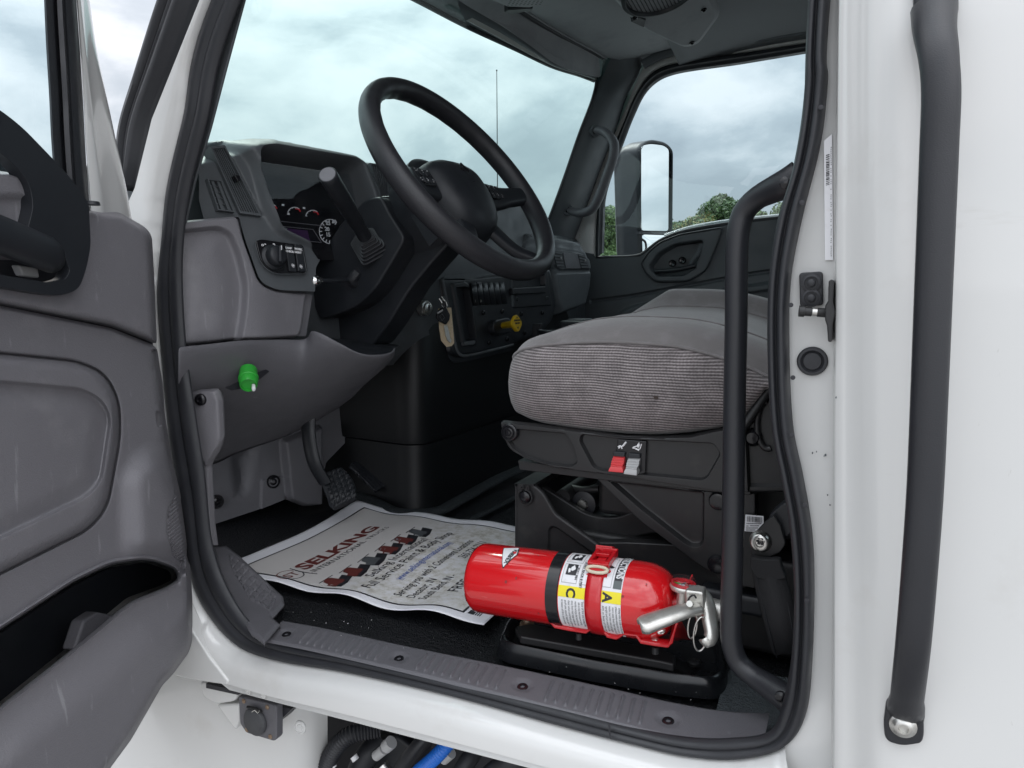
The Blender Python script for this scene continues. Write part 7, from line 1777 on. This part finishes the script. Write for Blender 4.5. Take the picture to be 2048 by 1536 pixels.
# ================================================================== THE OPEN DRIVER DOOR
DA = math.radians(72)
DH = V((-.875, -.050, 1.4)); DE = V((math.cos(DA), -math.sin(DA), 0)); DN = V((math.sin(DA), math.cos(DA), 0))
def dq(u, v, k=0.0): return UP_(u, v, DH + DN * k, DN)
def dmap(u, v):
    p = dq(u, v); r = (CAMP - p).normalized(); return p, r / r.dot(DN)
def door():
    # inner trim: seam below the armrest, insert panel, map pocket with its bulged front
    out = round_poly([(-420, 500), (0, 611), (222, 656), (314, 693), (320, 735), (326, 770), (330, 830), (345, 925), (362, 990), (375, 1075), (381, 1140), (385, 1200), (385, 1280), (378, 1305), (345, 1350), (325, 1370), (296, 1421), (262, 1480), (222, 1534), (150, 1640), (60, 1760), (-420, 2200)], [2, 4, 4, 14, 4, 4, 10, 10, 10, 10, 10, 10, 10, 10, 14, 10, 10, 10, 10, 10, 4, 4])
    ins_o = round_poly([(-420, 680), (0, 707), (148, 722), (207, 744), (237, 799), (240, 873), (214, 1014), (178, 1058), (0, 1147), (-420, 1390)], [2, 10, 20, 30, 30, 40, 30, 30, 10, 2])
    ins_i = round_poly([(-420, 745), (0, 762), (165, 777), (205, 800), (222, 835), (203, 962), (174, 994), (0, 1077), (-420, 1290)], [2, 10, 20, 20, 20, 30, 24, 10, 2])
    pocket = round_poly([(-420, 1500), (0, 1258), (148, 1162), (222, 1127), (296, 1117), (351, 1138), (356, 1160), (325, 1178), (259, 1203), (148, 1296), (0, 1413), (-420, 1780)], [2, 14, 20, 20, 30, 16, 10, 14, 30, 24, 10, 2])
    front = round_poly([(370, 1110), (356, 1160), (325, 1178), (259, 1203), (148, 1296), (0, 1413), (-420, 1780), (-420, 2300), (500, 2300), (430, 1200)], [4, 6, 10, 20, 20, 10, 2, 2, 2, 2])
    oval = round_poly([(333, 1060), (335, 1022), (350, 988), (362, 996), (377, 1080), (379, 1132), (345, 1116)], 12)
    swell = round_poly([(255, 950), (300, 900), (345, 930), (385, 1100), (330, 1110), (262, 1110)], 30)
    hole = round_poly([(311, 822), (323, 824), (326, 850), (316, 855)], 5)
    def h(P):
        so = sdist(P, ins_o); si = sdist(P, ins_i)
        k = -.008 * sstep(1 - np.abs(so) / 5)
        k += .010 * sstep((so - 3) / 12)
        k -= .010 * sstep((si + 3) / 9) - .004 * sstep((si - 6) / 40)
        k += .020 * sstep((sdist(P, swell) + 26) / 60)
        sp = sdist(P, pocket); sf = sdist(P, front)
        k += .034 * sstep((sf + 4) / 13) + .012 * sstep((sf - 20) / 90)
        k += .006 * sstep(1 - np.abs(sp + 5) / 5)
        k -= .24 * sstep((sp + .5) / 4)
        rib = np.abs((((P[:, 0] * .62 + P[:, 1] * .78) / 6.0) % 1) - .5)
        k -= .003 * sstep((sdist(P, oval) + 1) / 3); k += .0018 * sstep((rib - .15) / .15) * (sdist(P, oval) > 2)
        k -= .006 * sstep((sdist(P, hole) + 1) / 3)
        e = sdist(P, out)
        k -= .030 * sstep((16 - e) / 16) ** 2 * (P[:, 1] > 700)
        k -= .006 * sstep((6 - e) / 6) * (P[:, 1] <= 700)
        return k
    d = relief('driver_door', out, dmap, h, M_GREY, TRUCK, step=9, fine=2.6, feats=[pocket, ins_o, ins_i, oval, hole, out], fw=10, smooth=60, dense=[oval])
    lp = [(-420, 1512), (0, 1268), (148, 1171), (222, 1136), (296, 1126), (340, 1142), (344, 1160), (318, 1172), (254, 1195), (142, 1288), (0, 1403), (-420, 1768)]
    MB().prism([dq(u, v, -.100) for u, v in round_poly(lp, 10)], DN * -.006).build('pocket_shade', M_BLACK, d, smooth=None)  # black plate added for the shade deep in the pocket
    # storage compartment inside the pocket
    MB().prism([dq(u, v, -.060) for u, v in [(140, 1240), (168, 1222), (236, 1236), (200, 1262), (120, 1300)]], DN * .02).build('pocket_step', M_GREY2, d, bevel=.004)
    MB().prism([dq(u, v, -.034) for u, v in [(-420, 430), (150, 440), (285, 462), (300, 560), (306, 690), (318, 760), (-420, 720)]], DN * -.02).build('trim_backing', M_INK, d, smooth=None)  # black sheet added behind the seams so that no light shows through
    # armrest top: padded upper trim
    up = round_poly([(-420, 440), (-60, 545), (0, 556), (105, 575), (142, 566), (152, 540), (142, 505), (130, 470), (160, 415), (240, 425), (292, 455), (304, 472), (309, 560), (314, 689), (222, 654), (0, 610), (-420, 499)], [2, 2, 2, 6, 8, 8, 8, 6, 6, 10, 14, 10, 8, 10, 4, 4, 2])
    def h2(P):
        e = sdist(P, up); return .016 - .030 * sstep((14 - e) / 14) ** 2
    relief('upper_door_trim', up, dmap, h2, M_GREY, d, step=9, fine=3, feats=[up], fw=14, smooth=60)
    # inner sill trim seen through the handle
    it = round_poly([(-420, 260), (0, 342), (44, 349), (64, 392), (90, 430), (90, 520), (-420, 520)], [2, 6, 14, 14, 6, 2, 2])
    relief('window_sill_trim', it, lambda u, v: (dq(u, v, .022), dmap(u, v)[1]), lambda P: -.016 * sstep((9 - sdist(P, it)) / 9) ** 2 - .006 * sstep((P[:, 1] - 393) / 5), M_GREY, d, step=8, fine=4, feats=[it], fw=10)
    # black pull with its arch
    arch = round_poly([(-300, 60), (0, 219), (44, 253), (103, 314), (147, 362), (178, 407), (182, 489), (174, 535), (158, 580), (118, 593), (0, 574), (-300, 520), (-300, 495), (0, 549), (100, 566), (132, 558), (140, 540), (126, 502), (64, 482), (54, 466), (67, 412), (60, 368), (31, 331), (0, 304), (-300, 150)], [2, 20, 30, 30, 20, 14, 14, 20, 18, 20, 14, 2, 2, 14, 10, 10, 6, 12, 6, 10, 14, 24, 14, 14, 2])
    MB().prism([dq(u, v, .030) for u, v in arch], DN * -.015).build('door_pull', M_BLACK, d, bevel=.007, bseg=4)
    MB().poly([dq(u, v, -.020) for u, v in [(-300, 440), (60, 464), (140, 495), (150, 575), (-300, 575)]]).build('pull_recess', M_INK, d, smooth=None)
    lv = smooth3([dq(u, v, k) for u, v, k in [(-160, 425, .03), (-60, 450, .03), (0, 470, .03), (50, 490, .03), (95, 508, .026), (122, 518, .016)]], 24)
    MB().tube(lv, [.020] * 20 + [.019, .017, .013, .006], 14, ell=(1, .6, (0, 0, 1))).build('release_handle', M_BLACK, d, smooth=80)
    MB().prism([dq(u, v, .0) for u, v in [(20, 530), (60, 536), (64, 556), (30, 552)]], DN * .01).build('latch_piece', M_GREYPL, d, bevel=.002)
    # window frame: felt channel, rubber, and the white door frame outside it
    fr = [((70, -420), (138, -420)), ((86, -60), (152, -60)), ((88, 0), (153, 0)), ((92, 90), (160, 100)), ((98, 190), (166, 200)), ((103, 290), (171, 300)), ((112, 380), (178, 400)), ((130, 440), (185, 450))]
    A = catmull([tuple(p) for p, q in fr], 60); B = catmull([tuple(q) for p, q in fr], 60)
    prof = [(0, -.004), (0, .010), (.06, .013), (.26, .013), (.30, .004), (.36, .004), (.40, .012), (.55, .016), (.62, .012), (.66, .014), (.84, .014), (.92, .008), (.97, .002), (1, -.008)]
    MB().loft([[dq(*(a + (b - a) * t), k) for a, b in zip(A, B)] for t, k in prof]).build('window_channel', M_RUBBER, d, smooth=50)
    wf = [((136, -420), (152, -420)), ((150, -60), (168, -60)), ((153, 0), (179, 0)), ((160, 100), (193, 96)), ((166, 200), (212, 186)), ((171, 300), (233, 285)), ((176, 360), (248, 352)), ((180, 420), (259, 410)), ((184, 470), (268, 470))]
    A = catmull([tuple(p) for p, q in wf], 60); B = catmull([tuple(q) for p, q in wf], 60)
    prof = [(0, -.010), (.03, -.004), (.12, -.002), (.30, -.002), (.36, -.006), (.55, -.012), (.75, -.016), (.93, -.020), (1.0, -.028), (1.0, -.05)]
    MB().loft([[dq(*(a + (b - a) * t), k) for a, b in zip(A, B)] for t, k in prof]).build('window_frame', M_WHITE, d, smooth=50)
    g = [(-420, -420), (96, -420), (96, 0), (112, 330), (70, 420), (-420, 420)]
    MB().poly([dq(u, v, .002) for u, v in g]).build('door_window', M_SIDEGLASS, d, smooth=None)
    MB().lathe([(.009, 0), (.008, .004), (0, .005)], dq(184, 410, .02), (0, 0, 1), 14).build('lock_button', M_BLACK, d)
    # outer skin of the door, hidden from here
    sk = [(-420, 430), (180, 430), (268, 450), (300, 470), (312, 690), (322, 760), (342, 925), (372, 1075), (378, 1280), (290, 1410), (60, 1700), (-420, 2150)]
    MB().prism([dq(u, v, -.13) for u, v in sk], DN * -.03).build('outer_skin', M_WHITE, d, bevel=.006)
    MB().prism([dq(u - 4, v, -.05) for u, v in [(300, 470), (308, 470), (318, 690), (326, 760), (346, 925), (366, 1050), (340, 1050), (322, 925), (305, 690)]], DN * -.09).build('door_edge', M_WHITE, d)
door()

# ================================================================== BELOW THE SILL
def below():
    # white fairing panel
    rows = []
    for v0, v1, ys in [(1250, 1262, [-.02, -.012, .0, .012, .02, .03, .05, .09]), (1330, 1395, [-.02, -.012, .0, .012, .018, .03, .05, .09]), (1400, 1440, [-.022, -.014, -.004, .010, .018, .03, .055, .10]), (1480, 1500, [-.03, -.02, -.010, .006, .018, .034, .06, .11]), (1600, 1600, [-.05, -.035, -.02, .0, .015, .035, .065, .12]), (1800, 1800, [-.08, -.06, -.04, -.01, .01, .035, .07, .13]), (2300, 2300, [-.12, -.10, -.06, -.02, .01, .035, .07, .13])]:
        us = [-60, 120, 260, 380, 460, 540, 610, 655]
        rows.append([U(u, v0 + (v1 - v0) * (u + 60) / 715, y=y) for u, y in zip(us, ys)])
    f = MB().loft([smooth3(r, 40) for r in rows]).build('step_fairing', M_WHITE, TRUCK, smooth=180, sub=1)
    # bracket lug under the corner and a faint bolt head
    lug = round_poly([(398, 1362), (455, 1374), (476, 1384), (470, 1404), (430, 1410), (404, 1394)], 10)
    MB().prism([U(u, v, y=-.006) for u, v in lug], (0, .05, 0)).build('fairing_lug', M_WHITE, f, bevel=.006, bseg=3)
    MB().prism([U(u, v, y=-.012) for u, v in [(412, 1367), (450, 1376), (478, 1386), (476, 1390), (430, 1380), (412, 1376)]], (0, .012, 0)).build('lug_slot', M_INK, f)
    MB().prism([U(u, v, y=-.002) for u, v in [(432, 1410), (478, 1408), (478, 1445), (470, 1462)]], (0, .02, 0)).build('lug_web', M_WHITE, f, bevel=.004)
    MB().lathe([(.0105, 0), (.0100, .002), (.008, .0028), (.0075, .0015), (.005, .0015), (.0045, .003), (0, .0034)], U(601, 1454, y=.028), (.15, -1, .1), 24).build('painted_bolt', M_WHITE, f, smooth=45)
    # trailer socket with its sprung lid
    Y = -.004
    pl = round_poly([(476, 1392), (540, 1408), (553, 1412), (553, 1478), (548, 1483), (492, 1466), (480, 1448)], 5)
    s = MB().prism([U(u, v, y=Y) for u, v in pl], (0, .014, 0)).build('trailer_socket', M_GREY2, TRUCK, bevel=.002)
    MB().prism([U(u, v, y=Y + .014) for u, v in [(540, 1410), (583, 1418), (553, 1448), (540, 1450)]], (0, .03, 0)).build('socket_body', M_INK, s)
    o = U(512, 1442, y=Y - .001); n = V((0, -1, 0))
    MB().lathe([(.0215, 0), (.0215, .004), (.0195, .006), (0, .0065)], o, n, 36).build('socket_lid', mat('weathered_grey', (.060, .062, .066), .6, var=(60, (.045, .045, .05), .5, .7)), s, smooth=45)
    MB().tube([U(495, 1414, y=Y - .005), U(512, 1418, y=Y - .005), U(523, 1423, y=Y - .005)], .0022, 8).build('lid_hinge', M_STEELBLK, s)
    MB().tube([U(504, 1424, y=Y - .006), U(510, 1420, y=Y - .008), U(516, 1426, y=Y - .006), U(520, 1421, y=Y - .006)], .0011, 6).build('hinge_spring', M_METAL, s)
    for u, v in ((488, 1402), (535, 1414), (494, 1459), (541, 1473)):
        MB().lathe([(.0036, 0), (.0036, .0012), (.002, .002), (0, .002)], U(u, v, y=Y), n, 12).build('socket_screw', M_RUST, s)
    # dark bay with hoses and connectors
    bay = [(600, 1400), (1100, 1530), (1150, 1900), (560, 1900)]
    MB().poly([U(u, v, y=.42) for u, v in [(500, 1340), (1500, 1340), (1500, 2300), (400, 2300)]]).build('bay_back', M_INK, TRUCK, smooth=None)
    rnd = random.Random(6)
    def hose(nm, px, y, r, m, corr=False, n=60):
        P = smooth3([U(u, v, y=yy) for (u, v), yy in zip(px, y)], n)
        rad = [r * (1 + (.14 if i % 2 else 0)) for i in range(n)] if corr else r
        return MB().tube(P, rad, 14).build(nm, m, TRUCK, smooth=40 if corr else 80)
    hose('loom_conduit', [(640, 1620), (650, 1545), (668, 1500), (700, 1470), (760, 1456)], [.10, .10, .10, .11, .14], .013, M_RUBBER, True, 90)
    hose('loom_conduit', [(700, 1640), (712, 1560), (730, 1516), (760, 1480)], [.16, .16, .17, .2], .020, M_RUBBER)
    hose('air_hose', [(770, 1640), (800, 1545), (840, 1490), (880, 1450)], [.14, .14, .15, .18], .013, M_RUBBER)
    hose('air_hose', [(895, 1640), (920, 1548), (945, 1508), (960, 1480)], [.14, .14, .16, .2], .014, M_RUBBER)
    hose('blue_hose', [(800, 1620), (832, 1550), (858, 1526), (882, 1503), (910, 1470)], [.11, .11, .11, .11, .12], .010, M_BLUE, True, 80)
    hose('air_hose', [(945, 1640), (975, 1560), (1010, 1530), (1060, 1500)], [.12, .12, .12, .14], .016, M_RUBBER)
    hose('air_hose', [(680, 1700), (730, 1580), (790, 1500), (830, 1470)], [.22, .22, .22, .24], .018, M_RUBBER)
    for (a, b, y, r, m) in (((752, 1512), (768, 1499), .10, .008, M_GREYPL), ((772, 1494), (783, 1484), .10, .010, M_GREYPL), ((764, 1530), (776, 1548), .10, .010, M_METAL), ((887, 1518), (902, 1505), .12, .009, M_GREYPL), ((707, 1512), (712, 1520), .11, .006, M_WINK), ((663, 1528), (668, 1536), .10, .006, M_WINK)):
        MB().tube([U(*a, y=y), U(*b, y=y)], r, 14).build('hose_fitting', m, TRUCK, smooth=50)
    MB().prism([U(u, v, y=.2) for u, v in [(700, 1600), (720, 1500), (790, 1470), (830, 1500), (800, 1600)]], (0, .08, 0)).build('valve_block', M_BLACK, TRUCK, bevel=.008)
below()

# ================================================================== TREES BEYOND THE YARD
def tree(loc, hgt, wid, seed, greens, label, group='trees beyond the far window'):
    rnd = random.Random(seed); T = thing('tree', label, 'tree', loc, group)
    L = V(loc)
    b = MB(); top = L + V((0, 0, hgt * .8))
    b.tube([L, L + V((.1, 0, hgt * .3)), L + V((.0, .1, hgt * .55)), top], [.22, .17, .11, .03], 9)
    for k in range(7):
        a = rnd.uniform(0, 2 * PI); z = hgt * rnd.uniform(.28, .6); s = L + V((0, 0, z)); e = s + V((math.cos(a) * wid * rnd.uniform(.3, .45), math.sin(a) * wid * rnd.uniform(.3, .45), hgt * rnd.uniform(.1, .25)))
        b.tube([s, s.lerp(e, .5) + V((0, 0, .2)), e], [.09, .06, .02], 6)
    b.build('trunk', M_BARK, T)
    lobes = []
    for k in range(26):
        a = rnd.uniform(0, 2 * PI); r = wid * .42 * math.sqrt(rnd.random()); z = hgt * rnd.uniform(.38, .93)
        shrink = 1 - .55 * max(0, (z / hgt - .55) / .45)
        lobes.append((V((math.cos(a) * r * shrink, math.sin(a) * r * shrink, z)), wid * rnd.uniform(.08, .20)))
    for gi, gm in enumerate(greens):
        vs, fs = [], []
        for c, R in lobes:
            n = int(560 * R * R) + 90
            for _ in range(n):
                d = V((rnd.gauss(0, 1), rnd.gauss(0, 1), rnd.gauss(0, 1))).normalized(); rr = R * rnd.uniform(.45, 1.08)
                p = L + c + V((d.x * rr, d.y * rr, d.z * rr * .8)); s = rnd.uniform(.07, .16)
                e1 = V((rnd.gauss(0, 1), rnd.gauss(0, 1), rnd.gauss(0, 1))).normalized(); e2 = e1.orthogonal().normalized()
                b0 = len(vs); vs += [p - e1 * s, p + e2 * s * .6, p + e1 * s, p - e2 * s * .6]; fs.append((b0, b0 + 1, b0 + 2, b0 + 3))
        me = bpy.data.meshes.new('crown'); me.from_pydata([tuple(v) for v in vs], [], fs); me.materials.append(gm)
        o = bpy.data.objects.new('crown' if gi == 0 else 'crown_second_green', me); link(o, T)  # second leaf colour mixed through the same crown
    return T
M_BARK = mat('tree_bark', (.10, .075, .055), .9, bump=(20, .5, .02))
def leafmat(nm, c):
    m = mat(nm, c, .6, var=(3, (c[0] * 1.5, c[1] * 1.4, c[2] * 1.2), .4, .6)); return m
LG = leafmat('leaf_dark_green', (.030, .062, .022)); LM = leafmat('leaf_mid_green', (.050, .095, .030)); LY = leafmat('leaf_yellow_green', (.115, .115, .030)); LL_ = leafmat('leaf_light_green', (.075, .125, .045))
for i, (u, vt, dist, wid, gs, lab) in enumerate([
    (1180, 432, 52, 5.5, (LG, LM), 'dark green tree partly behind the far windscreen pillar'),
    (1222, 428, 50, 5.0, (LM, LL_), 'mid green tree just left of the passenger mirror'),
    (1290, 440, 55, 5.0, (LG, LM), 'green tree showing behind the passenger mirror housing'),
    (1352, 452, 54, 4.0, (LM, LG), 'low green tree right beside the mirror glass'),
    (1392, 432, 52, 3.6, (LY, LM), 'yellowing tree with autumn tints right of the passenger mirror'),
    (1446, 398, 55, 5.2, (LG, LM), 'tallest dark green tree over the passenger window sill'),
    (1502, 412, 53, 4.6, (LM, LG), 'green tree between the tallest tree and the grab pole bend'),
    (1552, 418, 50, 4.6, (LL_, LM), 'light green tree seen through the bend of the grab pole'),
    (1625, 410, 52, 5.5, (LG, LM), 'dark green tree mostly behind the rear door seal')]):
    top = U(u, vt, y=dist); hgt = top.z + .4
    tree((top.x, dist, 0), hgt, wid * 1.25, 30 + i, gs, lab)
